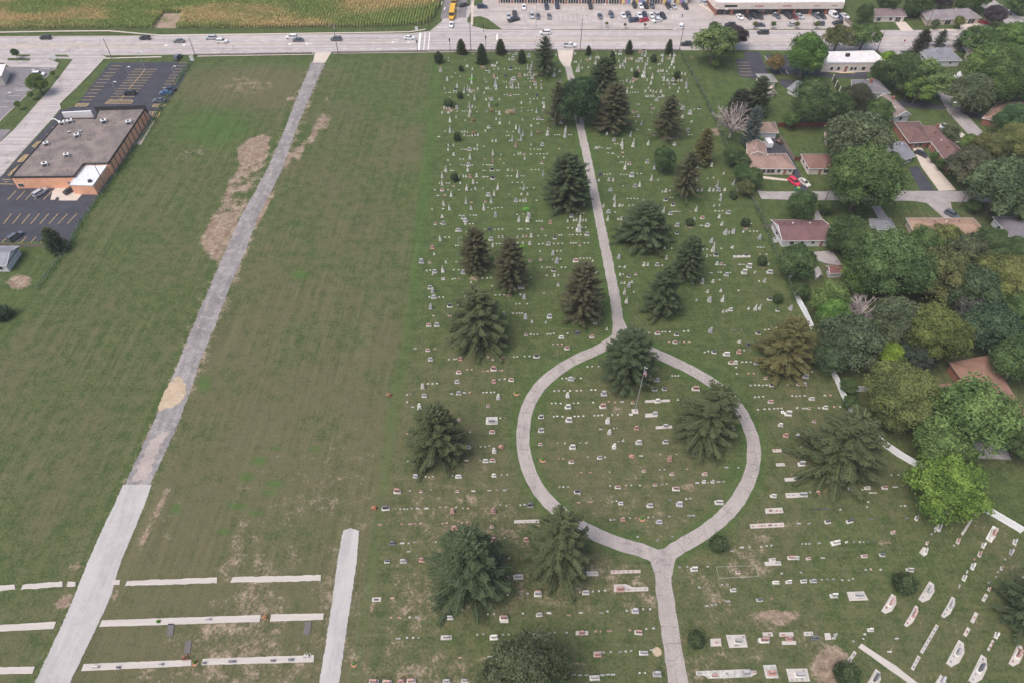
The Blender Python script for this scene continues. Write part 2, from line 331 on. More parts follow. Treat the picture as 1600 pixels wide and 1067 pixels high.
me = np_mesh('ground', V, F, gm)
col = np.zeros((len(V), 4), np.float32); col[:n0, 0] = np.clip(bare, 0, 1.2).ravel(); col[:n0, 1] = np.clip(dry, -.5, 1).ravel(); col[:n0, 2] = np.clip(lush, 0, 1.2).ravel(); col[:, 3] = 0; col[:n0, 3] = cem.ravel(); col[n0:, 1] = .3
at_ = me.attributes.new('zones', 'FLOAT_COLOR', 'POINT'); at_.data.foreach_set('color', col.ravel())
tag(link('ground', me), kind='structure')
# ---------------------------------------------------------------- paving materials
def paving(name, c1, c2, crack=0.0, tracks=0.0, along=(.012, .7), joint=0, fscale=3.0, spots=None):
    m, n, b = newmat(name); g = N(n, 'NewGeometry').outputs['Position']
    f = noise(n, fscale, 4, .7, vec=g); md = noise(n, .25, 5, .65, vec=g)
    c = mix(n, ramp(n, md, .3, .7), c1, c2); c = mix(n, 1, c, mix(n, ramp(n, f, .3, .7), (.85, .85, .85), (1.12, 1.12, 1.12)), 'MULTIPLY')
    if tracks: c = mix(n, 1, c, mix(n, ramp(n, noise(n, 1.0, 3, .6, vec=g, stretch=(along[0], along[1], 1)), .35, .62), (1-tracks,)*3, (1.03, 1.03, 1.03)), 'MULTIPLY')
    if spots: c = mix(n, ramp(n, noise(n, .5, 6, .7, vec=g), .52, .66), c, spots)
    if crack:
        vo = N(n, 'TexVoronoi', feature='DISTANCE_TO_EDGE'); vo.inputs['Scale'].default_value = .16; wv = N(n, 'VectorMath', operation='ADD')
        ns = N(n, 'TexNoise'); ns.inputs['Scale'].default_value = .5; ns.inputs['Detail'].default_value = 5; n.links.new(g, ns.inputs['Vector']); sc = N(n, 'VectorMath', operation='SCALE'); sc.inputs[3].default_value = 3.5
        n.links.new(ns.outputs['Color'], sc.inputs[0]); n.links.new(g, wv.inputs[0]); n.links.new(sc.outputs[0], wv.inputs[1]); n.links.new(wv.outputs[0], vo.inputs['Vector'])
        k = math_(n, 'SUBTRACT', 1, ramp(n, vo.outputs['Distance'], .004, .018)); k = math_(n, 'MULTIPLY', k, ramp(n, noise(n, .11, 2, .5, vec=g), .45, .6))
        c = mix(n, math_(n, 'MULTIPLY', k, crack), c, (.07, .06, .06))
    n.links.new(c, b.inputs['Base Color']); b.inputs['Roughness'].default_value = .92; b.inputs['Specular IOR Level'].default_value = .15
    return m
M['road'] = paving('old_concrete_road', (0.375, 0.345, 0.34), (0.44, 0.40, 0.39), .5, tracks=.2)
M['drive'] = paving('cemetery_drive', (.315, .285, .27), (.365, .33, .31), .35, tracks=.1, along=(.5, .05))
M['asphalt'] = paving('fresh_asphalt', (.050, .052, .066), (.064, .066, .080), 0, fscale=5, tracks=.12, along=(.1, .3))
M['oldasphalt'] = paving('old_asphalt', (0.160, 0.152, 0.164), (0.216, 0.200, 0.208), .5)
M['lotconc'] = paving('lot_paving', (0.376, 0.336, 0.320), (0.440, 0.400, 0.380), .25, tracks=.14, along=(.06, .25))
M['gravel'] = paving('grey_gravel', (.20, .188, .19), (.285, .268, .265), 0, fscale=1.8, tracks=.18, along=(.5, .04), spots=(.33, .295, .27))
M['limestone'] = paving('crushed_limestone', (.375, .362, .355), (.42, .405, .395), 0, fscale=6, tracks=.12, along=(.4, .04), spots=(.39, .375, .365))
M['gravelpale'] = paving('pale_gravel', (.29, .255, .24), (.38, .33, .30), 0, fscale=2.5)
M['sand'] = paving('tan_sand', (.36, .285, .20), (.44, .355, .26), 0, fscale=2)
M['lane'] = paving('street_paving', (0.288, 0.264, 0.264), (0.352, 0.328, 0.320), .5)
M['pink_walk'] = paving('walk_concrete', (0.480, 0.416, 0.360), (0.544, 0.480, 0.424), 0)
M['line'] = mat('white_line_paint', (.70, .69, .67), .8, .2, 1.5)
M['yline'] = mat('yellow_line_paint', (.62, .45, .20), .8, .2, 1.5)
def jag(poly, amp, step=1.2, seed=0):           # world polygon with a ragged outline
    r = random.Random(seed); out = []; n_ = len(poly)
    for i in range(n_):
        a, b2 = Vector(poly[i][:2]), Vector(poly[(i+1) % n_][:2]); L = (b2-a).length; k = max(1, min(400, int(L/step))); nn = Vector((-(b2-a).y, (b2-a).x))/max(L, 1e-6)
        for j in range(k):
            p = a.lerp(b2, j/k)+nn*(r.uniform(-amp, amp)); out.append((p.x, p.y))
    return out
def area(name, polys, z, m, amp=0.0, kind='structure', seed=0, thick=0.0, step=1.2):
    mb = MB()
    for i, p in enumerate(polys):
        w_ = [(v.x, v.y) for v in gp(p)]
        if amp: w_ = jag(w_, amp, step, seed+i)
        if thick: mb.prism(w_, z-thick, z)
        else: mb.sheet(w_, z)
    return tag(mb.build(name, m), kind=kind)
def ribbon_pts(line, w0, w1=None, smooth=4):
    P = [G(a, b) for a, b in line]; 
    for _ in range(smooth and 2):
        Q = [P[0]]
        for a, b in zip(P[:-1], P[1:]): Q += [a.lerp(b, .25), a.lerp(b, .75)]
        Q.append(P[-1]); P = Q
    L = []; R = []
    for i, p in enumerate(P):
        d = P[min(i+1, len(P)-1)]-P[max(i-1, 0)]; d.z = 0; d.normalize(); nn = Vector((-d.y, d.x, 0)); wd = w0 if w1 is None else w0+(w1-w0)*i/(len(P)-1)
        L.append(p+nn*wd/2); R.append(p-nn*wd/2)
    return L, R
def ribbon(mb, line, w0, w1, z, amp=0.0, seed=0, m=0):
    L, R = ribbon_pts(line, w0, w1); r = random.Random(seed); vs = []; L2 = []; R2 = []
    for i in range(len(L)-1):
        k = max(1, int((L[i+1]-L[i]).length/1.0))
        for j in range(k): L2.append(L[i].lerp(L[i+1], j/k)); R2.append(R[i].lerp(R[i+1], j/k))
    L2.append(L[-1]); R2.append(R[-1])
    for a, b in zip(L2, R2):
        d = (a-b).normalized(); a = a+d*r.uniform(-amp, amp); b = b-d*r.uniform(-amp, amp); vs += [(a.x, a.y, z), (b.x, b.y, z)]
    mb.add(vs, [(2*i, 2*i+1, 2*i+3, 2*i+2) for i in range(len(L2)-1)], m)
# main road, side street, lots
FAR = [(-500, 61), (0, 58), (250, 57), (500, 54.5), (640, 53.5), (672, 50), (690, 35), (700, -6), (742, -6), (733, 30), (738, 42), (760, 47.5), (900, 48), (1200, 48), (1500, 47.5), (2200, 46)]
NEAR = [(2200, 82), (1600, 80), (1300, 79.5), (1060, 78.5), (900, 78.5), (800, 79.5), (640, 80.5), (500, 82.5), (300, 86), (0, 87), (-500, 89)]
area('road', [FAR+NEAR], .03, M['road'])
area('side_street_asphalt', [[(695, -4), (715, -4), (712, 28), (688, 30)], [(718, -4), (732, -4), (728, 28), (716, 28)]], .036, M['oldasphalt'])
area('car_park', [[(744, -6), (1108, -6), (1122, 22), (1320, 22), (1331, 43), (1278, 46.3), (1196, 46.3), (1090, 46.3), (1050, 46.3), (785, 46.3), (768, 38), (739, 27), (738, 10)], [(1052, 46), (1092, 46), (1094, 48.4), (1050, 48.4)]], .05, M['lotconc'])
area('grass_island', [[(740, 27.5), (750, 26), (762, 30), (783, 46), (765, 46.5), (748, 41)], [(731, 28), (733, 27), (734, 38), (730, 34)], [(737, -3), (754, -3), (754, 6), (748, 9.5), (738, 9.5)], [(730, -3), (735, -3), (735, 9), (730, 8)]], .16, gm, thick=.1)
area('pavement', [[(-500, 52), (0, 50.5), (90, 49), (172, 48.3), (240, 54.5), (250, 55.2), (400, 53.5), (615, 50.5), (640, 50), (665, 46), (665, 47.6), (640, 51.5), (615, 52), (400, 55), (250, 56.8), (170, 50), (90, 50.6), (0, 52.2), (-500, 54)],
    [(310, 87.2), (490, 84.8), (490, 86.4), (308, 89.5)], [(520, 83.6), (870, 79.6), (870, 80.3), (520, 85)], [(161, 91.5), (252, 89), (253, 90.6), (160, 93)], [(896, 79.2), (1062, 79.2), (1062, 80), (896, 80)],
    [(736, 9), (739, 0), (741, -5), (739, 40), (736, 40)], [(1090, 8), (1108, 0), (1126, 22), (1320, 22), (1320, 25), (1118, 25)], [(781, 3.5), (1080, 4.5), (1080, 9), (781, 8)]], .17, M['pink_walk'])
area('entrance_apron', [[(871, 78.8), (896, 78.8), (893.5, 95), (890.5, 104), (880.5, 104), (873.5, 93)], [(492, 83), (518, 82), (508, 98.5), (489, 98.5)]], .05, M['pink_walk'])
# left side: concrete street, car parks
area('left_street', [[(-300, 87), (162, 87), (166, 90), (161, 93.5), (140, 117), (120, 138), (93, 163), (94, 171), (80, 188), (40, 232), (10, 266), (0, 282), (-90, 370), (-90, 300), (0, 223), (22, 203), (50, 171), (78, 140), (98, 114), (114, 93), (75, 92), (92, 99), (88, 106), (15, 105), (5, 99), (-300, 100)]], .04, M['road'])
area('asphalt_car_park', [[(172, 98.5), (301, 97.5), (286, 125), (250, 178), (237, 192), (228, 200), (150, 315), (108, 378), (-200, 378), (-200, 345), (-60, 335), (10, 268), (40, 234), (80, 192), (94, 173), (117, 167)]], .045, M['asphalt'])
area('old_car_park', [[(15, 105.5), (88, 106), (66, 125), (38, 152), (0, 189), (-80, 260), (-120, 105)], [(-10, 203), (18, 203), (0, 222), (-40, 250)]], .05, M['oldasphalt'])
area('grass_island', [[(13, 91.8), (48, 92.3), (46, 95.5), (12, 95)], [(26, 86), (48, 86.3), (46, 88.5), (28, 88.5)], [(176, 87), (250, 86), (254, 89), (174, 90)], [(86, 86.5), (105, 86.5), (108, 89.5), (88, 89)], [(300, 86.5), (328, 86.5), (330, 88), (300, 90)]], .15, gm, thick=.1)
# kerbs of the main road
mb = MB()
def kerb(line, w=.22, h=.13, z=.0):
    P = [G(a, b) for a, b in line]
    for a, b in zip(P[:-1], P[1:]):
        d = b-a; mb.box(((a.x+b.x)/2, (a.y+b.y)/2, z), (d.length, w, h+.03), math.atan2(d.y, d.x))
kerb([(-400, 60.6), (0, 57.9), (250, 56.9), (500, 54.4), (640, 53.4), (672, 49.8), (690, 34.8)]); kerb([(738, 42), (760, 47.4), (1050, 48)]); kerb([(1093, 48), (1340, 48)])
kerb([(-300, 88), (8, 87)]); kerb([(165, 87), (252, 86.6)]); kerb([(302, 86.3), (490, 83)]); kerb([(520, 82.6), (640, 80.8), (870, 79)]); kerb([(897, 78.8), (1150, 78.8)])
kerb([(161, 94), (140, 117), (93, 163), (95, 171)]); kerb([(88, 107), (38, 153), (0, 190)])
tag(mb.build('kerb', M['pink_walk']), kind='structure')
# gravel road and crushed stone
GL = [(96, 487, 509), (103, 483, 508), (120, 477, 499), (150, 464, 486), (200, 445, 465), (240, 428, 451), (267, 415, 441), (300, 397, 425), (340, 374, 404), (390, 352, 386), (440, 330, 364), (505, 302, 340), (560, 279, 316), (610, 259, 299), (660, 237, 281), (710, 215, 259), (757, 193, 237)]
area('gravel_road', [[(l+(r-l)*.05, y) for y, l, r in GL]+[(r-(r-l)*.05, y) for y, l, r in GL[::-1]]], .03, M['gravel'], .22, seed=3, step=.45)
LS = [(757, 192, 237), (790, 178, 225), (820, 163, 213), (880, 136, 188), (930, 117, 174), (980, 95, 151), (1067, 54, 109), (1150, 8, 70)]
area('stone_road', [[(l, y) for y, l, r in LS]+[(r, y) for y, l, r in LS[::-1]], [(536, 829), (548, 824), (561, 829), (557, 880), (545, 960), (530, 1067), (518, 1150), (483, 1150), (499, 1067), (516, 960), (527, 880)]], .04, M['limestone'], .09, seed=5, step=.5)
area('sand_patch', [[(276, 588), (284, 590), (290, 600), (291, 615), (282, 630), (268, 636), (250, 642), (246, 638), (253, 622), (262, 602)]], .06, M['sand'], .3, seed=8, step=.6)
area('sand_patch', [[(250, 676), (266, 671), (260, 684), (247, 697), (243, 715), (230, 748), (206, 753), (218, 720), (234, 690)]], .058, M['gravelpale'], .6, seed=18, step=.6)
# cemetery drive
mb = MB(); ribbon(mb, DRIVE, 2.7, 3.1, .04, .12, 1); ribbon(mb, LOOPL, 3.1, 3.3, .044, .1, 2); ribbon(mb, LOOPR, 3.1, 3.3, .048, .1, 3); ribbon(mb, DRIVES, 3.4, 3.9, .052, .12, 4)
for p, z in (([(1010, 861), (1035, 857), (1064, 852), (1054, 878), (1050, 900), (1024, 900), (1016, 876)], .056), ([(958, 500), (974, 500), (983, 518), (998, 540), (965, 535), (938, 546), (956, 524)], .06)): mb.sheet([(v.x, v.y) for v in gp(p)], z)
tag(mb.build('cemetery_drive', M['drive']), kind='structure')
mb = MB(); r = random.Random(4)           # tar-filled cracks across the drive
for line, w_ in ((LOOPL, 2.9), (LOOPR, 2.9), (DRIVES, 3.2)):
    L, R = ribbon_pts(line, w_)
    for i in range(2, len(L)-2, 2):
        if r.random() < .75:
            a, b2 = L[i], R[i]; pts = [a.lerp(b2, t)+Vector((r.uniform(-.25, .25), r.uniform(-.25, .25), 0)) for t in (0.02, .25, .5, .75, .98)]
            t0 = r.choice((0, 0, 2)); 
            for p, q in zip(pts[t0:-1], pts[t0+1:]):
                d = q-p; mb.box(((p.x+q.x)/2, (p.y+q.y)/2, .062), (d.length, r.uniform(.04, .08), .004), math.atan2(d.y, d.x))
    for i in range(3, len(L)-3):
        if r.random() < .45:
            k = r.uniform(.15, .85); p = L[i].lerp(R[i], k); q = L[i+1].lerp(R[i+1], k+r.uniform(-.05, .05)); d = q-p; mb.box(((p.x+q.x)/2, (p.y+q.y)/2, .062), (d.length*.9, .06, .004), math.atan2(d.y, d.x))
tag(mb.build('drive_crack_filler', M['darkmetal']), kind='structure')
area('path', [[(1341, 1011), (1346, 1005), (1400, 1040), (1470, 1095), (1455, 1110), (1420, 1067)]], .05, M['conc'], .05, thick=.08)
# concrete foundation strips for future headstones
for i, p in enumerate([[(-10, 915), (23, 913), (24.5, 920), (-10, 924)], [(36, 913), (97, 908), (98, 916), (33, 921)], [(106, 909), (119, 909), (118, 916), (105, 916)], [(176, 906), (188, 906), (187, 913), (174, 913)],
    [(199, 907), (339, 902), (339, 910.5), (195, 915)], [(364, 901.5), (502, 898), (501, 907), (360, 910)], [(2, 976), (88, 971), (84, 982), (-20, 987)], [(160, 968.5), (408, 960.5), (406, 971), (155, 979)],
    [(424, 959.5), (506, 958), (505, 968), (422, 970.5)], [(-20, 1042.5), (55, 1041), (51, 1052), (-20, 1053)], [(131, 1037), (299, 1030.5), (299, 1040), (127, 1048)], [(317, 1029), (491, 1023), (490, 1034), (315, 1038.5)]]):
    w_ = jag([(v.x, v.y) for v in gp(p)], .04 if i > 5 else .09, .8, i); o = MB().prism(w_, -.02, .12).build('foundation_strip', M['conc'])
    nm = ['cut by the left photo edge', 'between left edge and stone road', 'small block left of the stone road', 'small block right of the stone road', 'long, nearest right of the stone road', 'long, left of the short second road'][i % 6] if i < 6 else ['left of the stone road', 'right of the stone road with the little bush', 'short, left of the brown bush gap'][i-6] if i < 9 else ['left of the stone road', 'right of the stone road under the flowers', 'carrying four dark stones'][i-9]
    row = ['top row', 'middle row', 'bottom row'][0 if i < 6 else 1 if i < 9 else 2]
    tag(o, 'pale concrete strip in the %s, %s' % (row, nm), 'concrete strip', 'concrete foundation strips in the lower left')
# markings
wl = MB(); yl = MB()
def mark(mb, a, b, w, z=.075):
    p, q = G(*a), G(*b); d = q-p; mb.box(((p.x+q.x)/2, (p.y+q.y)/2, z-.02), (d.length, w, .02), math.atan2(d.y, d.x))
for x in range(-400, 660, 26):
    if abs(x-250) > 20: mark(wl, (x, 66.5-.006*x), (x+9, 66.4-.006*x), .18); mark(wl, (x, 80-.005*x), (x+9, 80-.005*x), .18)
for x in range(760, 1700, 26): mark(wl, (x, 54.5), (x+9, 54.5), .18); mark(wl, (x, 71), (x+9, 71), .18)
for a, b in (((-300, 71.5), (260, 70)), ((-300, 74.8), (260, 73)), ((300, 69.5), (640, 67)), ((760, 61.5), (1350, 61.5)), ((760, 64.5), (1350, 64.5)), ((1370, 62), (1700, 62))): mark(yl, a, b, .14)
for x in range(-60, 130, 46): mark(yl, (x, 69.5), (x+6, 73), .2)
for x0_, x1_, w_ in ((657, 654, .9), (664.5, 662, .35), (671.5, 669, .35)): mark(wl, (x0_, 52), (x1_, 79), w_)
mark(wl, (777, 54), (776, 63), .6); mark(wl, (682, 43.5), (701, 43.2), .4); mark(wl, (691, 3), (690, 8), .3); mark(wl, (696, 12), (694, 16), .5); mark(yl, (715.5, -4), (712, 28), .25); mark(yl, (714.3, -4), (710.8, 28), .2)
for ax, ay in ((262, 71.5), (290, 70.8), (455, 69.3), (482, 69.2), (616, 66.5), (640, 66.5)):
    mark(wl, (ax, ay), (ax+7, ay-.6), .3); p = G(ax, ay); wl.add([(p.x-.2, p.y-.9, .075), (p.x-.2, p.y+.9, .075), (p.x-1.6, p.y, .075)], [(0, 2, 1)])
# stalls: left asphalt lot
for i in range(11):
    t = i/10; ya = 103.5+t*53.5; xa = 190-t*70+t*t*4; mark(yl, (174-t*47+0, ya), (190-t*46, ya), .13)
for i in range(12):
    t = i/11; y = 109+t*47; xc = 227-t*39.5; mark(yl, (xc-18+t*0, y), (xc+18.5, y), .13)
mark(yl, (227, 109), (187.5, 157), .16)
for i in range(9): t = i/8; y = 99+t*38; x = 302-t*27; mark(yl, (x-22, y), (x-3, y), .13)
def hatch(q, n_, mbx=yl):
    A, B2, C2, D = q; 
    for a, b in ((A, B2), (B2, C2), (C2, D), (D, A)): mark(mbx, a, b, .13)
    for i in range(n_):
        t = (i+.15)/n_; u = min(1, (i+1.1)/n_); mark(mbx, (D[0]+(C2[0]-D[0])*t, D[1]+(C2[1]-D[1])*t), (A[0]+(B2[0]-A[0])*u, A[1]+(B2[1]-A[1])*u), .2)
hatch([(170, 157.5), (208, 157.5), (205, 162.5), (164, 162.5)], 8); hatch([(120, 162.5), (139, 162.5), (135, 167), (117, 167)], 5); hatch([(240, 163.5), (259, 163.5), (256, 167.5), (238, 167.5)], 4); hatch([(234, 175), (251, 175), (247, 184), (239, 184)], 4)
for i in range(8):
    x = 5.5+i*14.2; mark(yl, (x, 350.5), (x-14.5+.1*i, 334+0*i) if False else (x+12.5+i*.4, 334.5), .13) if True else None
for i in range(5): x = 12+i*14; mark(yl, (x, 313), (x+13, 299), .13)
for i in range(5): x = 3+i*15; mark(yl, (x, 380), (x+8, 371), .13)
for i in range(9): t = i/8; y = 200+t*85; x = 75-t*75; mark(yl, (x+6, y), (x+15-t*2, y-.3), .13)
hatch([(58, 222), (66, 222), (60, 230), (50, 230)], 3); hatch([(37, 243), (45, 242), (36, 253), (27, 254)], 3); hatch([(12, 274), (30, 258), (27, 262), (16, 275)], 3)
mark(yl, (0, 288), (22, 288.5), .15); mark(yl, (3, 281), (16, 281.5), .15)
for i in range(9): t = i/8; mark(wl, (78-t*75, 108+t*68), (64-t*80, 108+t*68), .1)
for i in range(7): mark(wl, (50-i*4, 137), (45-i*4, 142), .12)
# stalls: car park of the shops (faint), clinic lot
for i in range(36): x = 790+i*7.6; mark(wl, (x, 10), (x+.5, 17), .1) if i % 2 == 0 else None; mark(wl, (x+2, 24), (x+2.8, 31), .1)
for i in range(5): y = 98+i*5.0; mark(yl, (1152+i*1.2, y), (1170+i*1.6, y+.3), .13)
mark(wl, (1195, 88), (1200, 96), .15); mark(wl, (1205, 88), (1207, 91), .15); mark(wl, (1219, 112), (1222, 116), .15); mark(wl, (1228, 111), (1232, 116), .15); mark(yl, (1311, 114.6), (1336, 114.8), .3)
tag(wl.build('road_marking_white', M['line']), kind='structure'); tag(yl.build('road_marking_yellow', M['yline']), kind='structure')
# right side streets and drives
area('street', [[(1183, 298), (1200, 300), (1290, 299.5), (1310, 298), (1420, 299), (1525, 299), (1700, 299), (1700, 317), (1485, 316), (1493, 346), (1476, 342), (1462, 330), (1448, 318), (1425, 314.5), (1240, 313), (1190, 311.5)]], .04, M['lane'], .06, seed=9)
area('street', [[(1370, 79), (1404, 79), (1425, 98), (1476, 148), (1492, 152), (1512, 182), (1551, 223), (1600, 280), (1570, 290), (1534, 236), (1516, 214), (1480, 175), (1470, 155), (1395, 97)], [(1520, 2), (1548, -3), (1612, 40), (1700, 60), (1700, 50), (1560, 52), (1575, 40), (1540, 15)]], .05, M['lane'])
area('driveway', [[(1425, 230), (1440, 232), (1455, 252), (1494, 298), (1467, 299), (1440, 262)], [(1480, 210), (1500, 206), (1512, 214), (1490, 217)], [(1398, 35), (1414, 34), (1428, 49), (1408, 49)], [(1500, 32), (1542, 38), (1560, 50), (1450, 48.5), (1450, 46), (1500, 46)], [(1562, 25), (1610, 32), (1610, 28), (1560, 22)]], .055, M['pink_walk'])
area('driveway', [[(1361, 322), (1375, 322), (1390, 345), (1376, 349)], [(1273, 330), (1279, 330), (1286, 344), (1272, 344)], [(1272, 394), (1300, 392), (1316, 415), (1290, 412), (1270, 405)], [(1525, 690), (1570, 690), (1580, 718), (1530, 716), (1490, 705)]], .055, M['lane'])
area('black_driveway', [[(1196, 217), (1216, 217), (1232, 240), (1245, 262), (1264, 299), (1250, 299), (1240, 275), (1225, 243), (1197, 242)], [(1419, 262), (1435, 261), (1462, 299), (1438, 299)], [(1162, 81.5), (1187, 82.5), (1201, 116), (1181, 124), (1155, 120), (1150, 93), (1165, 92)], [(1195, 86.5), (1240, 86.5), (1290, 112), (1300, 118), (1355, 113), (1355, 123), (1300, 122), (1270, 118), (1207, 117)],
    [(1395, 157), (1440, 158), (1480, 168), (1475, 172), (1410, 168)], [(1500, 175), (1540, 178), (1545, 187), (1520, 186)], [(1577, 38), (1612, 42), (1612, 52), (1590, 45)], [(1218, 124), (1243, 126), (1230, 140), (1218, 132)], [(1405, 80), (1425, 80), (1410, 84)]], .06, M['asphalt'])
area('path', [[(1191, 276), (1194, 276), (1240, 282), (1240, 284.5), (1192, 280)], [(1291, 107), (1288, 104), (1290, 113), (1315, 114.5), (1355, 113), (1350, 111), (1300, 111)], [(1492, 222), (1507, 221), (1507, 222.5), (1492, 223.5)]], .08, M['pink_walk'])
# ---------------------------------------------------------------- trees
def quads(cen, a, b):                          # centre, half-axes arrays -> V, F
    V = np.stack([cen-a-b*.35, cen-b, cen+a+b*.0, cen+b], 1).reshape(-1, 3); F = np.arange(len(V)).reshape(-1, 4); return V, F
def unit(v): return v/np.maximum(np.linalg.norm(v, axis=-1, keepdims=True), 1e-9)
def spruce_mesh(seed, nb=170, droop=.38, irregular=.25, base=.07, twig=1.0, shape=.85, lean=0, clear=0.0):
    """unit spruce: radius 1, height 1 in z (scaled by the object); returns crown arrays in a 7 m x 20 m frame"""
    r = np.random.default_rng(seed); R, H = 7.0, 20.0
    cen = []; A = []; Bv = []; T = []; limbs = []
    for i in range(nb):
        t = (i+.5)/nb; z = H*(base+(1-base)*(t**.92)*.97); z += r.uniform(-.3, .3)
        u = 1-(z/H-base)/(1-base); L = R*max(.05, u**shape)*(.82+irregular*r.uniform(-1, 1)); 
        if t < .12: L *= .8+.3*r.random()
        if r.random() < .10: L *= 1.18
        az = i*2.39996+r.uniform(-.35, .35); d0 = np.array([math.cos(az), math.sin(az), 0]); sd_ = np.array([-d0[1], d0[0], 0]); bend = r.uniform(-.22, .22)
        n_ = max(4, int(L/.24)); s = (np.arange(n_)+.5)/n_
        rise = .18+.35*(1-u); hgt = z+L*(rise*s-droop*(.6+.5*u)*s**1.7+.16*s**4)
        P = d0*(L*s)[:, None]+sd_*(bend*L*s**2)[:, None]; P[:, 2] = hgt
        dr = np.gradient(P, axis=0); dr = unit(dr); limbs.append((P[0], P[n_//2], P[-1]))
        bt = r.uniform(0, .55)
        for side in (-1, 1, -1, 1, 0):
            if side == 0:                       # spine needles on top of the limb, skylight painted in as lighter tint
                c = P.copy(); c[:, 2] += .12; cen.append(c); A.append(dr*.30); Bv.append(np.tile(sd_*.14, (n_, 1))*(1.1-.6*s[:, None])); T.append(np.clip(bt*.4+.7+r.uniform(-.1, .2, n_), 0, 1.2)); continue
            ln = (.22+.68*np.sin(np.pi*np.clip(s*.8+.12, 0, 1)))*twig*r.uniform(.6, 1.15, n_)*min(1, .35+L/5)
            dirn = unit(sd_*side*.75+dr*.65+np.array([0, 0, -1.])*(r.uniform(.15, .8, n_)[:, None])); 
            o1 = P+dirn*(ln*.3)[:, None]; o2 = P+dirn*(ln*.78)[:, None]; o2[:, 2] -= ln*.12
            nrm = unit(np.cross(dirn, np.array([0, 0, 1.]))+r.normal(0, .25, (n_, 3)))
            for o, f, tt in ((o1, .36, 0), (o2, .34, .06)):
                cen.append(o+r.normal(0, .05, (n_, 3))); A.append(dirn*(ln*f)[:, None]); Bv.append(nrm*(.11+.04*r.random((n_, 1)))); T.append(np.clip(bt*.6+tt+.25*s+r.uniform(-.15, .2, n_), 0, 1))  # darker twig tint rises outward, painting in sky-lit limb tips
    k = 40; zz = H*(1-r.random(k)*.06); an = r.random(k)*6.28; c = np.stack([np.cos(an)*.12, np.sin(an)*.12, zz], 1); cen.append(c); A.append(np.tile([0, 0, .35], (k, 1))); Bv.append(np.stack([np.cos(an)*.12, np.sin(an)*.12, 0*an], 1)); T.append(r.uniform(.2, .7, k))
    cen = np.concatenate(cen); A = np.concatenate(A); Bv = np.concatenate(Bv); T = np.concatenate(T)
    if clear: kp = r.random(len(cen)) > clear; cen, A, Bv, T = cen[kp], A[kp], Bv[kp], T[kp]
    V, F = quads(cen, A, Bv)
    if lean: V[:, 0] += lean*(V[:, 2]/H)**1.5*R
    V[:, :2] /= R; V[:, 2] /= H
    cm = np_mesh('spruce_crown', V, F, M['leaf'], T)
    tb = MB(); tb.tube([(0, 0, -.01), (0, 0, .15), (lean*.12, 0, .5), (lean*.8, 0, .97)], [.075, .05, .032, .004], 7)
    for a, b, c in limbs[::3]:
        a, b, c = [Vector((p[0]/R+(lean*(p[2]/H)**1.5), p[1]/R, p[2]/H)) for p in (a, b, c)]; tb.tube([(a.x*0+lean*a.z**1.5, 0, a.z), b, c], [.012, .008, .003], 4, cap=False)
    return cm, tb.mesh('spruce_trunk', M['bark'])
def leafy_mesh(seed, ncl=34, per=760, leaf=.042, flat=.8, gap=.0, droop=0.0, spread=.62, cr=(.24, .42), trunk=True, multi=False, low=-.55):
    """unit broadleaf crown: radius ~1, centre at origin"""
    r = np.random.default_rng(seed); cen = []; Nn = []; T = []; cl = []
    for i in range(ncl):
        zc = low+(1-low)*((i+.5)/ncl); zc = min(.98, zc); rr = math.sqrt(max(0, 1-zc*zc)); az = i*2.39996+r.uniform(-.4, .4); k = spread*r.uniform(.55, 1.12)
        if i % 5 == 4: k *= .5
        c = np.array([math.cos(az)*rr*k*1.12, math.sin(az)*rr*k*1.12, zc*flat*(.68+.18*r.random())]); q = r.uniform(*cr); cl.append((c, q))
        d = unit(r.normal(size=(per, 3))); d[:, 2] = np.where(d[:, 2] < -.35, -d[:, 2], d[:, 2]); lump = 1+.16*np.sin(d[:, 0]*7+i)+.16*np.sin(d[:, 1]*8+2*i)+.12*np.sin(d[:, 2]*9+i)
        sc = np.array([1, 1, .78]); p = c+d*sc*q*(lump*(.72+.34*r.random(per)))[:, None]
        p[:, 2] -= droop*(np.hypot(p[:, 0], p[:, 1])**2)
        bt = r.uniform(.0, .65); cen.append(p); Nn.append(unit(d+r.normal(0, .55, (per, 3)))); T.append(np.clip(bt+r.normal(.1, .16, per)+.15*(lump-1), 0, 1))
    st = int(per*ncl*.10); az = r.random(st)*6.283; zc = r.uniform(low, 1, st); rr = np.sqrt(np.maximum(0, 1-zc**2)); k = r.uniform(.75, 1.05, st)   # stray sprigs on the outline
    p = np.stack([np.cos(az)*rr*k*.92, np.sin(az)*rr*k*.92, zc*flat*k*.95], 1); cen.append(p[::2]); Nn.append(unit(r.normal(size=(len(p[::2]), 3)))); T.append(r.random(len(p[::2]))*.7)
    cen = np.concatenate(cen); Nn = np.concatenate(Nn); T = np.concatenate(T)
    if gap: kp = r.random(len(cen)) > gap; cen, Nn, T = cen[kp], Nn[kp], T[kp]
    a = unit(np.cross(Nn, r.normal(size=Nn.shape))); b = np.cross(Nn, a); s = leaf*r.uniform(.55, 1.25, (len(cen), 1))
    V, F = quads(cen, a*s, b*s*.62); cm = np_mesh('leafy_crown', V, F, M['leaf'], T)
    tb = MB(); hz = -1.15*flat-.1
    if trunk:
        tb.tube([(0, 0, hz), (.01, 0, hz*.6), (0, .01, -.15), (0, 0, .25)], [.085, .062, .05, .015], 8)
        for c, q in cl[::2]: tb.tube([(0, 0, hz*(.35+.25*r.random())), tuple(c*.5+np.array([0, 0, -.08])), tuple(c)], [.036, .02, .006], 5, cap=False)
    return cm, tb.mesh('leafy_trunk', M['bark']) if trunk else None
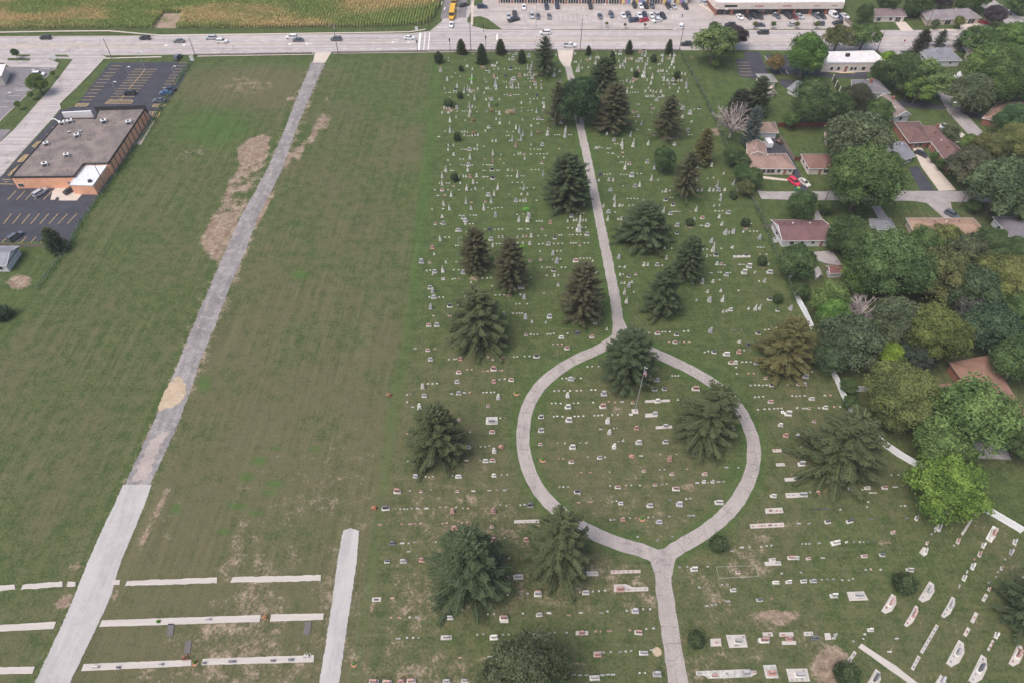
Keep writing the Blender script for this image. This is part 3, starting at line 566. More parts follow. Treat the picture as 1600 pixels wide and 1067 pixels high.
def bare_tree_mesh(seed, n0=9, spread=.75, gnarl=.12, depth=4, flatr=1.0):
    r = random.Random(seed); tb = MB()
    def grow(p, d, L, rad_, k):
        q = p+d*L; m_ = p.lerp(q, .5)+Vector([r.uniform(-1, 1)*L*gnarl for _ in range(3)]); tb.tube([p, m_, q], [rad_, rad_*.85, rad_*.7], 5 if k > 1 else 3, cap=False)
        if k <= 0: return
        for _ in range(r.choice((2, 3, 3))):
            nd = (d+Vector([r.uniform(-1, 1)*spread*.62 for _ in range(3)])).normalized(); nd.z = max(nd.z, -.05); grow(q if r.random() < .7 else m_, nd.normalized(), L*r.uniform(.6, .85), rad_*.66, k-1)
    for i in range(n0):
        a = 6.283*i/n0+r.uniform(-.3, .3); d = Vector((math.cos(a)*spread, math.sin(a)*spread, r.uniform(.8, 1.4))).normalized(); grow(Vector((0, 0, -.95)), d, r.uniform(.42, .58), .05, depth)
    tb.tube([(0, 0, -1.3), (0, 0, -.9)], [.07, .05], 7)
    return tb.mesh('bare_branches', M['greybark'])
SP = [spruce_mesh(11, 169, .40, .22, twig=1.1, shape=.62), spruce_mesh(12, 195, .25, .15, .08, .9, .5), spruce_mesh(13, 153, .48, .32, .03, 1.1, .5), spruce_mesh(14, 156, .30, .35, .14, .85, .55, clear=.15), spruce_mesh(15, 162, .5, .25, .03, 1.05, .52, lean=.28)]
YEW = [spruce_mesh(21, 150, .05, .05, .02, 1.5, .55), ]
LF = [leafy_mesh(31), leafy_mesh(32, 56, 1000, .029, .74, cr=(.2, .36), spread=.7), leafy_mesh(33, 36, 1100, .033, .95, cr=(.24, .4)), leafy_mesh(34, 34, 560, .042, .8, gap=.12, spread=.74, cr=(.2, .36)), leafy_mesh(35, 44, 620, .042, .75, droop=.22, cr=(.2, .34), spread=.7), leafy_mesh(36, 26, 600, .045, .7, gap=.2, spread=.8, cr=(.2, .36))]
BUSH = [leafy_mesh(41, 20, 360, .085, .85, spread=.5, cr=(.38, .52), trunk=False, low=-.9), leafy_mesh(42, 16, 300, .09, .7, spread=.55, cr=(.36, .5), trunk=False, low=-.9)]
LM = []           # landmarks (phrase, px, py) for telling small things apart
def place_tree(name, meshes, loc, sc, color, label, cat, group=None, rz=0.0, crown='crown', tr='trunk'):
    root = empty(name, loc, rz); c = link(crown, meshes[0], root); c.scale = sc; c.color = (*color, 1)
    if tr and meshes[1]: t = link(tr, meshes[1], root); t.scale = sc
    tag(root, label, cat, group); return root
rt = random.Random(99)
DK = (.049, .068, .034); OL = (.058, .073, .034); BR = (.066, .068, .037); YO = (.090, .088, .036)
def spruce(bx, by, ty, wpx, v, color, label, lm=None, zs=1.0):
    p = G(bx, by); R = wpx/2*mpp(bx, (by+ty)/2, 8)*1.34; p = G(bx, by-(0 if v == 3 else .38*wpx*math.sin(rad(PITCH-math.degrees(math.atan((533.5-by)/FPX)))))); h = 1.0
    for _ in range(60):
        if proj(p.x, p.y, h)[1] < ty: break
        h += .5
    h = max(h, R*1.0)*zs
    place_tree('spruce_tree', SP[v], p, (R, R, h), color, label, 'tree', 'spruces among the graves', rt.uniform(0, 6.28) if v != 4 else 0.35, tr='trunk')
    LM.append((lm or label, bx, (by+ty)/2))
S_ = [(850, 117, 57, 36, 3, DK, 'tall dark spruce left of the cemetery gate by the road', 'the spruce left of the gate'),
 (869, 196, 128, 30, 3, BR, 'thin brownish spruce tucked against the left side of the maple', 'the thin brown spruce'),
 (941, 146, 90, 46, 1, DK, 'dark spruce behind the right side of the round maple', 'the spruce behind the maple'),
 (955, 214, 133, 58, 1, BR, 'brown-tinged spruce standing right of the round maple', 'the brown spruce beside the maple'),
 (1039, 216, 151, 44, 3, BR, 'spruce with bare lower trunk in the upper right graves', 'the bare-trunked spruce'),
 (1094, 264, 203, 34, 1, YO, 'yellowish narrow spruce in the upper right graves', 'the yellowish narrow spruce'),
 (1067, 307, 238, 44, 3, BR, 'brown spruce showing its trunk below the yellowish narrow one', 'the brown spruce below it'),
 (884, 338, 243, 74, 1, DK, 'broad dark spruce against the left edge of the straight drive', 'the broad spruce beside the drive'),
 (1003, 398, 317, 84, 0, DK, 'wide dark spruce right of the straight drive', 'the wide dark spruce'),
 (1070, 448, 370, 52, 1, DK, 'dark spruce between the wide one and the white house', 'the dark spruce nearer the house'),
 (743, 434, 358, 50, 1, BR, 'left one of a close pair of brown-green spruces', 'the left paired spruce'),
 (797, 462, 376, 56, 1, BR, 'right one of a close pair of brown-green spruces', 'the right paired spruce'),
 (907, 516, 413, 68, 1, BR, 'brown-green spruce just above the left side of the fork', 'the spruce above the fork'),
 (1031, 504, 417, 60, 0, DK, 'drooping spruce right of where the drive forks', 'the drooping spruce'),
 (748, 556, 456, 94, 2, OL, 'wide layered spruce with long sweeping boughs in the left graves', 'the layered spruce'),
 (1219, 596, 499, 88, 0, YO, 'yellow-green spruce beside the right boundary of the graves', 'the yellow-green spruce'),
 (977, 618, 520, 88, 1, DK, 'dense dark spruce at the top inside the loop drive', 'the spruce inside the loop top'),
 (1093, 712, 614, 100, 4, OL, 'leaning spruce overhanging the right arm of the loop drive', 'the leaning spruce'),
 (684, 738, 636, 90, 0, OL, 'olive spruce nearest the left edge of the graves', 'the olive spruce'),
 (1300, 768, 652, 122, 2, OL, 'large sprawling spruce left of the white fence', 'the sprawling spruce'),
 (735, 958, 838, 124, 0, DK, 'large dark bushy spruce in the lower left graves', 'the large bushy spruce'),
 (871, 916, 808, 100, 2, OL, 'spruce touching the lower left bend of the loop drive', 'the spruce touching the loop'),
 (1596, 1000, 900, 96, 0, DK, 'dark spruce cut off by the right photo edge', 'the spruce at the right edge')]
for s in S_: spruce(*s)
# small round or conical conifers between the graves
Y_ = [(721, 84, 62, 17, 'cone', 'by the road fence, first from the left'), (753, 99, 69, 19, 'cone', 'tallest of the young ones by the road fence'), (782, 84, 62, 17, 'cone', 'by the road fence, third from the left'), (815, 98, 78, 14, 'cone', 'just left of the tall roadside spruce'),
 (685, 100, 82, 14, 'round', 'at the top left corner of the graves'), (720, 112, 103, 8, 'round', 'tiny, just below the road fence on the left'), (718, 155, 144, 9, 'round', 'just above the round bush in the upper left'), (714, 222, 207, 11, 'round', 'alone on bare soil in the upper left graves'), (710, 285, 270, 12, 'round', 'in the left column of obelisks'),
 (919, 86, 72, 10, 'cone', 'by the fence just right of the gate'), (956, 99, 80, 11, 'cone', 'between the gate and the middle of the right fence'), (982, 84, 63, 13, 'cone', 'by the road fence in the middle right'), (1044, 84, 62, 13, 'cone', 'at the far right of the road fence'), (1021, 98, 85, 10, 'round', 'between the two right cones'), (994, 121, 111, 9, 'round', 'left of the tall pillar monument'), (1058, 124, 111, 10, 'round', 'beside the side fence top'),
 (1078, 354, 341, 13, 'round', 'left one of two level with the white house'), (1165, 355, 341, 14, 'round', 'right one of two level with the white house'), (1146, 312, 299, 13, 'round', 'beside the side fence above the pair'), (1191, 417, 400, 15, 'round', 'on mulch beside the black stone plot'), (1215, 475, 459, 15, 'round', 'just left of the top of the white fence'),
 (1122, 862, 836, 28, 'round', 'at the lower right bend of the loop drive'), (1088, 1014, 984, 26, 'round', 'right of the lower drive'), (1322, 1070, 1036, 38, 'round', 'on the bare soil by the short path'), (1413, 928, 895, 35, 'round', 'among the slanted plots'), (92, 392, 358, 33, 'cone', 'at the corner of the dark car park')]
for bx, by, ty, wpx, sh_, wh in Y_:
    p = G(bx, by); R = wpx/2*mpp(bx, by)*(1.3 if by < 500 else 1.08); h = 1
    while proj(p.x, p.y, h)[1] > ty and h < 14: h += .2
    c = (.042, .062, .028)
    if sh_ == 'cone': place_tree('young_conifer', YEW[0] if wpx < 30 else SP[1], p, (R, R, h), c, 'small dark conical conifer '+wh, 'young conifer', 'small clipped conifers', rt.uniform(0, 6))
    else: h = (by-ty)*mpp(bx, by)*1.0; R = wpx/2*mpp(bx, by)*1.12; p = G(bx, (by+ty)/2, h*.45); place_tree('clipped_conifer', (BUSH[0][0], None), p, (R, R, h*.55), c, 'small dark round conifer '+wh, 'clipped conifer', 'small clipped conifers', rt.uniform(0, 6), tr=None)
for x, y, s_, wd, lb in [(700, 166, 1, 17, 'round dark green bush over three white headstones in the upper left'), (711, 168, .8, 10, 'low lighter bush touching the round dark bush')]:
    p = G(x, y); R = wd/2*mpp(x, y); place_tree('bush', BUSH[0], (p.x, p.y, R*.6), (R, R, R*.8), (.045, .07, .028), lb, 'bush', None, .4, crown='foliage', tr=None)
LM += [('the round dark bush', 703, 165), ('the roadside cone conifers', 752, 85), ('the small conifer on bare soil', 714, 215), ('the flagpole', 992, 643), ('the cemetery gate', 884, 92), ('the clipped bush at the loop', 1122, 850), ('the clipped bush beside the lower drive', 1088, 1000), ('the clipped bush amid slanted plots', 1412, 912), ('the fork of the drive', 968, 535),
    ('the lower junction of the loop', 1035, 885), ('the tall pillar monument', 1005, 118), ('the top end of the white fence', 1240, 460), ('the short second stone road', 545, 880), ('the white slab plinth', 768, 657), ('the conifer level with the house', 1165, 348), ('the corner of the side fence', 1064, 85), ('the curbed empty plot', 1151, 893), ('the long white plot slab', 1140, 1052), ('the reddish bare soil patch', 1215, 962), ('the short path', 1380, 1035), ('the small fence conifer', 1145, 306), ('the round maple', 905, 160), ('the tall grey column', 904, 350), ('the lower drive', 1045, 980)]
# faded grave-side shrubs and mulch rings
for x, y, c, k, lb in [(608, 616, (.14, .09, .05), 'b', 'dead brown round shrub alone left of the graves'), (585, 792, (.17, .09, .055), 'b', 'dead brown round shrub at the left edge near the dark headstone'), (783, 697, (.20, .12, .10), 'b', 'faded pinkish shrub right of the tall white monument'), (987, 712, (.19, .12, .09), 'b', 'dead brown round shrub inside the loop'), (414, 963, (.18, .11, .06), 'b', 'dead brown round shrub in the gap of the middle strip'),
    (807, 612, (.07, .14, .03), 'r', 'young green shrub in orange mulch left of the loop'), (848, 716, (.06, .13, .03), 'r', 'young green shrub in orange mulch inside the loop near its left arm'), (1003, 808, (.06, .13, .03), 'r', 'young green shrub in orange mulch at the bottom inside the loop'), (248, 969, (.06, .15, .02), 'r', 'bright green little shrub on the middle concrete strip'), (553, 1035, (.07, .14, .04), 'r', 'green shrub in a tan ring beside the second stone road'), (873, 274, (.27, .15, .09), 'b', 'tan dried cone shrub above the broad spruce'), (305, 1033, (.05, .09, .02), 'r', 'dark green shrub in the gap of the bottom strip'),
    (768, 172, (.19, .15, .08), 'b', 'flattened dry brown shrub in the upper left graves'), (799, 174, (.17, .13, .07), 'w', 'wide dry grassy shrub around a small obelisk'), (739, 188, (.16, .12, .07), 'b', 'dry brown shrub below the twin obelisks'), (842, 206, (.10, .09, .05), 'w', 'wide dull shrub patch left of the drive beneath the maple'), (737, 123, (.07, .17, .03), 'w', 'bright green ground plant around a tall grey obelisk'), (822, 326, (.07, .18, .03), 'w', 'bright green low plant bed above the paired spruces'), (815, 385, (.07, .18, .03), 'w', 'bright green low plant bed right of the paired spruces'), (775, 163, (.06, .13, .04), 'b', 'small green shrub above the dry shrub'), (740, 208, (.18, .12, .08), 'b', 'small orange-brown shrub beside the conifer on soil')]:
    p = G(x, y+2); R = (9 if k == 'b' and c[0] > .1 and y > 500 else 7)/2*mpp(x, y)*1.1; wx = 1.6 if k == 'w' else 1; rz_ = .45 if k == 'w' else .9
    o = empty('low_shrub', p); f = link('foliage', BUSH[1][0], o, (0, 0, R*.55*rz_)); f.scale = (R*wx, R*wx*.75, R*.75*rz_); f.color = (*([q*(1.9 if k == 'b' and c[0] > .1 and y > 250 else 1.2) for q in c]), 1); tag(o, lb, 'shrub', 'shrubs planted between the graves')
    if k == 'r':
        mb = MB(); mb.prism([(math.cos(a*.524)*R*1.25, math.sin(a*.524)*R*1.1-R*.25) for a in range(12)], 0, .1); mb.build('mulch_ring', M['mulch'], o)
o = empty('shrub', G(8, 495)); R = 18*mpp(8, 495)
place_tree('bush', BUSH[0], G(6, 497)+Vector((0, 0, R*.5)), (R, R*.8, R*.7), (.035, .055, .028), 'dark green bush at the left photo edge', 'bush', None, .4, crown='foliage', tr=None); bpy.data.objects.remove(o)
# the maple over the drive and the neighbourhood trees: (cx, cy, r px, variant, colour, label)
D = (.048, .075, .030); Md = (.060, .098, .034); L_ = (.088, .135, .036); BL = (.115, .185, .030); OG = (.075, .085, .035); GY_ = (.070, .090, .048); PU = (.045, .038, .042); OLV = (.100, .115, .040)
def broad(cx, cy, rpx, v, color, label, cat='tree', hs=1.0, name='broadleaf_tree', k=1.0):
    R = rpx*mpp(cx, cy, 8); zc = R*1.02*hs+1.2; p = G(cx, cy, zc); R = rpx*mpp(cx, cy, zc)*1.07*k
    root = empty(name, (p.x, p.y, 0), rt.uniform(0, 6.28)); m = LF[v]; fl_ = (.8, .72, .95, .8, .75, .7)[v]
    c = link('crown', m[0], root, (0, 0, zc)); c.scale = (R, R, R*hs); c.color = (*[q*1.18 for q in color], 1)
    t = link('trunk', m[1], root, (0, 0, zc)); t.scale = (R, R, zc/(1.15*fl_+.1)); t.color = (*color, 1)
    tag(root, label, cat, 'neighbourhood trees' if cx > 1000 or cx < 600 else None)
broad(905, 157, 34, 2, (.032, .058, .026), 'large round dark green maple overhanging the cemetery drive', k=1.0)
broad(1038, 249, 18, 2, (.045, .075, .03), 'small rounded green tree among the upper right graves')
broad(822, 1056, 62, 1, (.052, .066, .034), 'grey-green tree cut off by the bottom photo edge')
B_ = [(1118, 67, 31, 5, (.085, .12, .045), 'light green airy tree beside the main road past the graves'), (1150, 57, 17, 1, PU, 'dark purple-leaved tree by the main road'), (1260, 87, 31, 2, (.06, .11, .03), 'bright green round tree left of the white flat roof'), (1213, 98, 13, 0, (.13, .10, .045), 'small orange-tinged tree beside the black lot'),
 (1311, 58, 21, 5, OG, 'brownish flat-topped tree left of a pair by the road'), (1352, 56, 22, 5, Md, 'green flat-topped tree right of a pair by the road'), (1352, 20, 13, 2, D, 'dark round tree right of the strip shops'), (1425, 11, 13, 2, D, 'dark tree between the two far houses'), (1388, 3, 16, 1, D, 'dark tree at the top edge beyond the far house'), (1440, 0, 20, 0, D, 'dark tree at the top edge above the long grey roof'), (1475, -2, 18, 0, PU, 'purplish tree at the top edge above the long grey roof'), (1505, 8, 12, 0, D, 'small dark tree above the end of the grey roof'), (1530, -3, 18, 1, Md, 'green tree at the top edge beside the side street'), (1590, 2, 18, 1, Md, 'green tree at the top right corner'),
 (1555, 24, 16, 1, PU, 'purple-leaved round tree by the red car'), (1499, 34, 8, 2, OLV, 'small olive tree before the grey-roofed house'), (1462, 37, 6, 2, GY_, 'small blue-green shrub tree before the grey-roofed house'),
 (1530, 62, 24, 5, Md, 'green tree right of the blue-roofed house'), (1552, 70, 24, 0, Md, 'leafy tree among the far right street trees'), (1585, 62, 27, 1, (.07, .12, .035), 'wide bright tree near the top right edge'), (1545, 98, 30, 0, (.08, .125, .04), 'yellowish green tree in the upper right cluster'), (1584, 96, 26, 1, Md, 'mid green tree at the right edge of the upper cluster'), (1560, 128, 34, 2, (.055, .09, .03), 'largest tree of the upper right cluster'), (1598, 130, 30, 1, D, 'dark tree at the right edge behind the cluster'),
 (1388, 91, 12, 0, BL, 'small lime green tree behind the white flat roof'), (1413, 112, 30, 1, D, 'dark broad tree below the white flat-roofed clinic'), (1376, 112, 16, 2, D, 'dark rounded tree beside the clinic drive'), (1425, 132, 20, 5, D, 'dark irregular tree beside the side street'), (1450, 122, 30, 5, (.085, .125, .045), 'open light green tree leaning over the side street'), (1437, 138, 22, 5, L_, 'light green lower tree over the side street'), (1520, 143, 31, 4, GY_, 'grey-green feathery tree right of the side street'),
 (1268, 160, 33, 2, (.055, .085, .034), 'broad green tree in the yard behind the red-brown fence'), (1312, 163, 20, 0, D, 'dark tree left of the white gabled house'), (1341, 152, 22, 1, (.045, .05, .03), 'dark brownish conifer-like tree before the gabled house'), (1374, 175, 20, 2, Md, 'green tree just left of the white gabled house'), (1237, 186, 13, 0, (.06, .10, .035), 'small pale tree at the fence in the yard'),
 (1342, 215, 47, 4, GY_, 'large weeping grey-green tree between the backyards'), (1334, 264, 32, 3, Md, 'green tree left half of the big pair over the street'), (1352, 280, 54, 1, (.06, .095, .033), 'very large tree overhanging the horizontal side street'), (1392, 256, 18, 3, Md, 'leafy tree right of the very large one'), (1485, 208, 15, 3, GY_, 'small open tree before the long red roof'), (1515, 222, 13, 0, L_, 'small yellow-green tree beside the diagonal street'), (1516, 255, 30, 4, (.065, .07, .045), 'brown-grey tree right of the long red roof'), (1547, 232, 26, 1, OG, 'dull tree behind the brown-grey one'),
 (1570, 290, 48, 4, (.058, .085, .042), 'large soft green tree at the right edge of the side street'), (1580, 190, 26, 2, (.045, .085, .035), 'dark glossy tree beside the tan and black roof'), (1590, 222, 30, 1, OLV, 'olive tree at the right edge below the glossy one'), (1254, 321, 23, 2, (.050, .082, .032), 'dense egg-shaped tree by the dead-end street'), (1291, 323, 11, 1, D, 'low dark bush beside the egg-shaped tree'), (1246, 408, 28, 0, (.055, .088, .035), 'spreading tree in front of the white house'),
 (1176, 277, 16, 0, (.055, .09, .035), 'green tree at the left corner of the tan house'), (1160, 270, 14, 0, (.05, .085, .033), 'green tree on the fence line left of the tan house'), (1166, 292, 12, 4, OG, 'dull small tree on the fence line below the tan house'), (1147, 243, 15, 1, D, 'dark bush cluster on the fence beside the bare tree'), (1160, 252, 12, 1, D, 'dark rounded bush above the tan house corner'),
 (1326, 365, 30, 0, D, 'dark tree right of the white maroon-roofed house'), (1350, 388, 34, 1, (.052, .08, .03), 'tree on the left of the grove behind the tan roof'), (1306, 378, 16, 0, D, 'small dark tree touching the maroon roof'), (1405, 375, 12, 2, D, 'small clipped tree at the left end of the tan roof'), (1392, 415, 56, 1, (.058, .095, .036), 'biggest tree in the middle of the grove'), (1352, 432, 34, 2, (.068, .11, .034), 'bright tree at the left of the grove'), (1300, 470, 30, 3, (.08, .12, .038), 'light green tree above the bare grey one'), (1301, 492, 27, 2, (.075, .14, .036), 'vivid green tree left of the bare grey one'),
 (1440, 385, 30, 3, Md, 'tree against the front of the tan roof'), (1480, 372, 24, 3, OLV, 'thin tree before the middle of the tan roof'), (1512, 392, 30, 0, (.065, .08, .042), 'dusty green tree below the tan roof'), (1470, 425, 44, 4, OG, 'brown-tinged tree in the heart of the grove'), (1545, 385, 30, 1, D, 'dark tree before the dark grey roof'), (1590, 400, 30, 1, (.05, .08, .032), 'dark tree right of the dark grey roof'), (1575, 440, 44, 1, OLV, 'olive yellow tree at the right of the grove'), (1520, 450, 42, 4, (.045, .07, .034), 'deep green drooping tree in the grove'),
 (1402, 500, 40, 4, (.06, .078, .042), 'greyish tree right of the bare grey one'), (1460, 520, 46, 1, (.075, .095, .03), 'olive green tree above the brown roof'), (1520, 495, 32, 3, (.05, .055, .045), 'dull purplish green tree in the lower grove'), (1548, 512, 42, 0, (.042, .07, .038), 'blue-green dark tree beside the brown roof'), (1595, 485, 34, 1, (.05, .085, .032), 'green tree at the right edge of the lower grove'), (1330, 530, 44, 4, (.055, .075, .042), 'large grey-green tree behind the white fence'), (1300, 560, 26, 0, (.045, .07, .035), 'dark green tree hanging over the white fence'),
 (1438, 553, 26, 1, (.032, .045, .032), 'very dark tree left of the brown roof'), (1390, 552, 21, 0, (.12, .18, .03), 'lime green small tree in the dark grove'), (1408, 615, 52, 1, (.085, .105, .038), 'olive tree left of the brown roof house'), (1392, 640, 33, 0, (.08, .10, .038), 'lower olive tree behind the white fence'), (1595, 560, 40, 0, (.055, .09, .034), 'green tree at the right edge beyond the brown roof'), (1510, 655, 64, 3, (.08, .125, .042), 'broad light green tree in front of the brown roof'), (1470, 690, 42, 0, (.078, .12, .04), 'light green tree left below the brown roof'), (1562, 655, 36, 3, (.08, .12, .042), 'light green tree at the right end of the brown roof'),
 (1483, 762, 56, 3, (.080, .130, .028), 'vivid yellow-green tree over the gap in the white fence', 'tree', .72), (1600, 690, 30, 1, D, 'dark tree at the right photo edge'), (1326, 603, 13, 1, D, 'dark bush inside the corner of the white fence'), (1330, 628, 12, 0, D, 'dark bush growing through the white fence'), (1445, 690, 15, 1, D, 'shaded dark bush behind the white fence'), (1252, 455, 14, 0, D, 'dark bush at the top end of the white fence'), (1600, 345, 10, 0, Md, 'small tree beside the dark grey roof'), (1566, 366, 8, 0, Md, 'small green shrub tree by the grey gable wall'), (1522, 322, 10, 1, D, 'dark bush beside the utility pole'),
 (57, 130, 15, 0, (.08, .12, .035), 'green bushy tree on the left grass strip'), (23, 83, 6, 2, D, 'small dark tree on the kerbed island at the left'), (27, 163, 5, 0, L_, 'small shrub in a white planter kerb on the left strip'), (47, 148, 5, 0, L_, 'shrub in the middle planter on the left strip'), (82, 115, 4, 0, L_, 'small shrub at the top planter on the left strip'),
 (948, 37, 2.6, 3, OLV, 'left sapling on the grass strip before the shops'), (977, 39, 2.4, 3, OLV, 'middle sapling on the grass strip before the shops'), (1008, 39, 2.4, 3, OLV, 'right sapling on the grass strip before the shops'), (1180, 38, 4, 3, OLV, 'small tree left on the strip before the white shops'), (1209, 38, 4, 3, Md, 'second small tree before the white shops'), (1246, 38, 4, 3, OLV, 'third small tree before the white shops'), (1277, 38, 4, 3, OLV, 'fourth small tree before the white shops'), (1116, 42, 8, 0, D, 'dark small tree at the shop car park corner'), (1450, 62, 6, 0, D, 'small dark shrub near the blue-roofed house'), (1207, 88, 3, 0, D, 'tiny shrub at the black lot kerb'), (1118, 99, 6, 0, L_, 'tiny bright sapling below the airy roadside tree'), (1460, 245, 7, 2, Md, 'upper clipped bush by the long red-roofed house'), (1472, 256, 8, 2, Md, 'lower clipped bush by the long red-roofed house'), (1345, 327, 10, 0, D, 'low dark shrub under the very large tree')]
for t in B_: broad(*t)
for bx, by, ty, wpx, v, c, lb in [(1178, 188, 120, 44, 1, DK, 'tall dark spruce behind the tan garage'), (1150, 200, 140, 50, 1, (.036, .045, .028), 'very dark spruce behind the bare grey tree'), (1168, 236, 167, 32, 1, (.075, .095, .085), 'blue spruce beside the bare grey tree'), (1432, 92, 47, 30, 1, (.045, .05, .032), 'dark ragged conifer beside the main road'), (1465, 78, 47, 22, 3, (.045, .07, .04), 'slanting narrow conifer by the blue-roofed house'), (1496, 82, 52, 24, 3, (.05, .07, .042), 'pale green pine beside the main road')]:
    p = G(bx, by-.2*wpx); R = wpx/2*mpp(bx, by, 8)*1.3; h = 3
    while proj(p.x, p.y, h)[1] > ty: h += .4
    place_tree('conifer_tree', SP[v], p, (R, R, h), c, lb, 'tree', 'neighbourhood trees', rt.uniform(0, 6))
for (cx, cy, rp, seed, fl_, lb) in [(1139, 188, 27, 5, 1, 'bare grey spreading tree on the fence line'), (1352, 482, 30, 6, .8, 'bare grey-brown tree in the dark grove')]:
    R = rp*mpp(cx, cy, 6)*1.35; o = empty('bare_tree', G(1138, 222) if seed == 5 else (G(cx, cy, R*1.2).x, G(cx, cy, R*1.2).y, 0)); b_ = link('branches', bare_tree_mesh(seed, 10 if seed == 5 else 16, .8, depth=4 if seed == 5 else 3), o, (0, 0, R*1.3)); b_.scale = (R*.82,)*3; tag(o, lb, 'tree', 'neighbourhood trees')
# weeds along the chain-link fences, corn
def tufts(pts, size, hgt, seed, color, name, label, cat, col_j=.3):
    r = np.random.default_rng(seed); P = np.array(pts); n_ = len(P); d = unit(r.normal(size=(n_, 3))*np.array([1, 1, .5])+np.array([0, 0, .6])); a = d*(hgt*r.uniform(.5, 1.2, (n_, 1)))/2; b = unit(np.cross(d, r.normal(size=(n_, 3))))*size*r.uniform(.5, 1.2, (n_, 1))
    V, F = quads(P+np.array([0, 0, hgt*.4]), a, b); o = link(name, np_mesh(name, V, F, M['leaf'], r.random(n_)*.8)); o.color = (*color, 1); tag(o, label, cat, kind='stuff'); return o
def along(line, n_, wd, seed, zmax=.5):
    r = np.random.default_rng(seed); P = gp(line); L = [(b-a).length for a, b in zip(P[:-1], P[1:])]; out = []
    for a, b, l in zip(P[:-1], P[1:], L):
        k = int(n_*l/sum(L)); t = r.random(k); o = np.outer(1-t, np.array(a))+np.outer(t, np.array(b)); o[:, :2] += r.normal(0, wd, (k, 2)); 
        kp = (np.sin(t*l*.7+seed)+np.sin(t*l*.23)+r.normal(0, .7, k)) > -.9; o = o[kp]; o[:, 2] = r.random(len(o))*zmax; out.append(o)
    return np.concatenate(out)
SIDE = [(1064, 84), (1100, 152), (1150, 262), (1180, 322), (1198, 360), (1220, 420), (1238, 455)]
LEFTF = [(302, 92), (262, 150), (238, 192), (205, 240), (168, 292), (130, 345), (108, 388), (60, 452), (0, 540), (-60, 630)]
tufts(along(SIDE, 6500, .45, 3, 1.1), .12, .5, 5, (.075, .115, .045), 'fence_weeds', 'green weeds grown into the side fence of the cemetery', 'weeds')
tufts(along(LEFTF[:8], 7000, .7, 8, .3), .11, .4, 6, (.10, .17, .05), 'fence_weeds', 'tall grass along the chain link fence of the left field', 'weeds')
CORN = [(-150, -25), (693, -25), (690, 4), (682, 20), (674, 34), (663, 40), (600, 43.5), (300, 46), (0, 46), (-150, 47)]
r = np.random.default_rng(5); cx0 = [p for p in gp(CORN)]; xs = [p.x for p in cx0]; ys = [p.y for p in cx0]; n_ = 330000
rows = np.arange(min(xs), max(xs), 1.25); X = r.choice(rows, n_)+r.normal(0, .12, n_); Yy = r.uniform(min(ys), max(ys), n_); X += (Yy-min(ys))*.02
a_, b_ = proj(X, Yy, 0*X); kp = inpoly(a_, b_, CORN) & ~inpoly(a_, b_, [(256, 21), (288, 21), (274, 50), (236, 50)]); X, Yy, a_, b_ = X[kp], Yy[kp], a_[kp], b_[kp]; n_ = len(X)
P = np.stack([X, Yy, r.uniform(.6, 2.2, n_)], 1); d = unit(r.normal(size=(n_, 3))*np.array([1, 1, .5])+np.array([0, 0, .5])); s = .45*r.uniform(.5, 1.2, (n_, 1)); V, F = quads(P, d*s, unit(np.cross(d, r.normal(size=(n_, 3))))*s*.28)
me = np_mesh('corn', V, F, None or M['leaf'], r.random(n_)*.7)
cm_, n, b = newmat('corn_leaves'); g = N(n, 'NewGeometry').outputs['Position']; at = N(n, 'Attribute'); at.attribute_name = 'tint'
pt = noise(n, .035, 5, .65, vec=g, stretch=(.55, 1.6, 1)); c = mix(n, ramp(n, pt, .44, .62), (.24, .31, .08), (.62, .44, .21)); c = mix(n, math_(n, 'MULTIPLY', at.outputs['Fac'], .5), c, (.20, .29, .08)); n.links.new(c, b.inputs['Base Color']); b.inputs['Roughness'].default_value = .8
me.materials.clear(); me.materials.append(cm_); tag(link('corn_field', me), 'patchy green and tan corn field with a notch cut in its edge, beyond the road', 'corn field', kind='stuff')
area('corn_soil', [CORN], .02, mat('corn_soil_floor', (.10, .12, .05), .95, .3, .5)); area('bare_notch', [[(257, 22), (287, 22), (275, 44), (238, 44)]], .05, mat('dry_soil', (.30, .22, .17), .95, .2, .5, col2=(.10, .13, .04), s2=.12), .3)
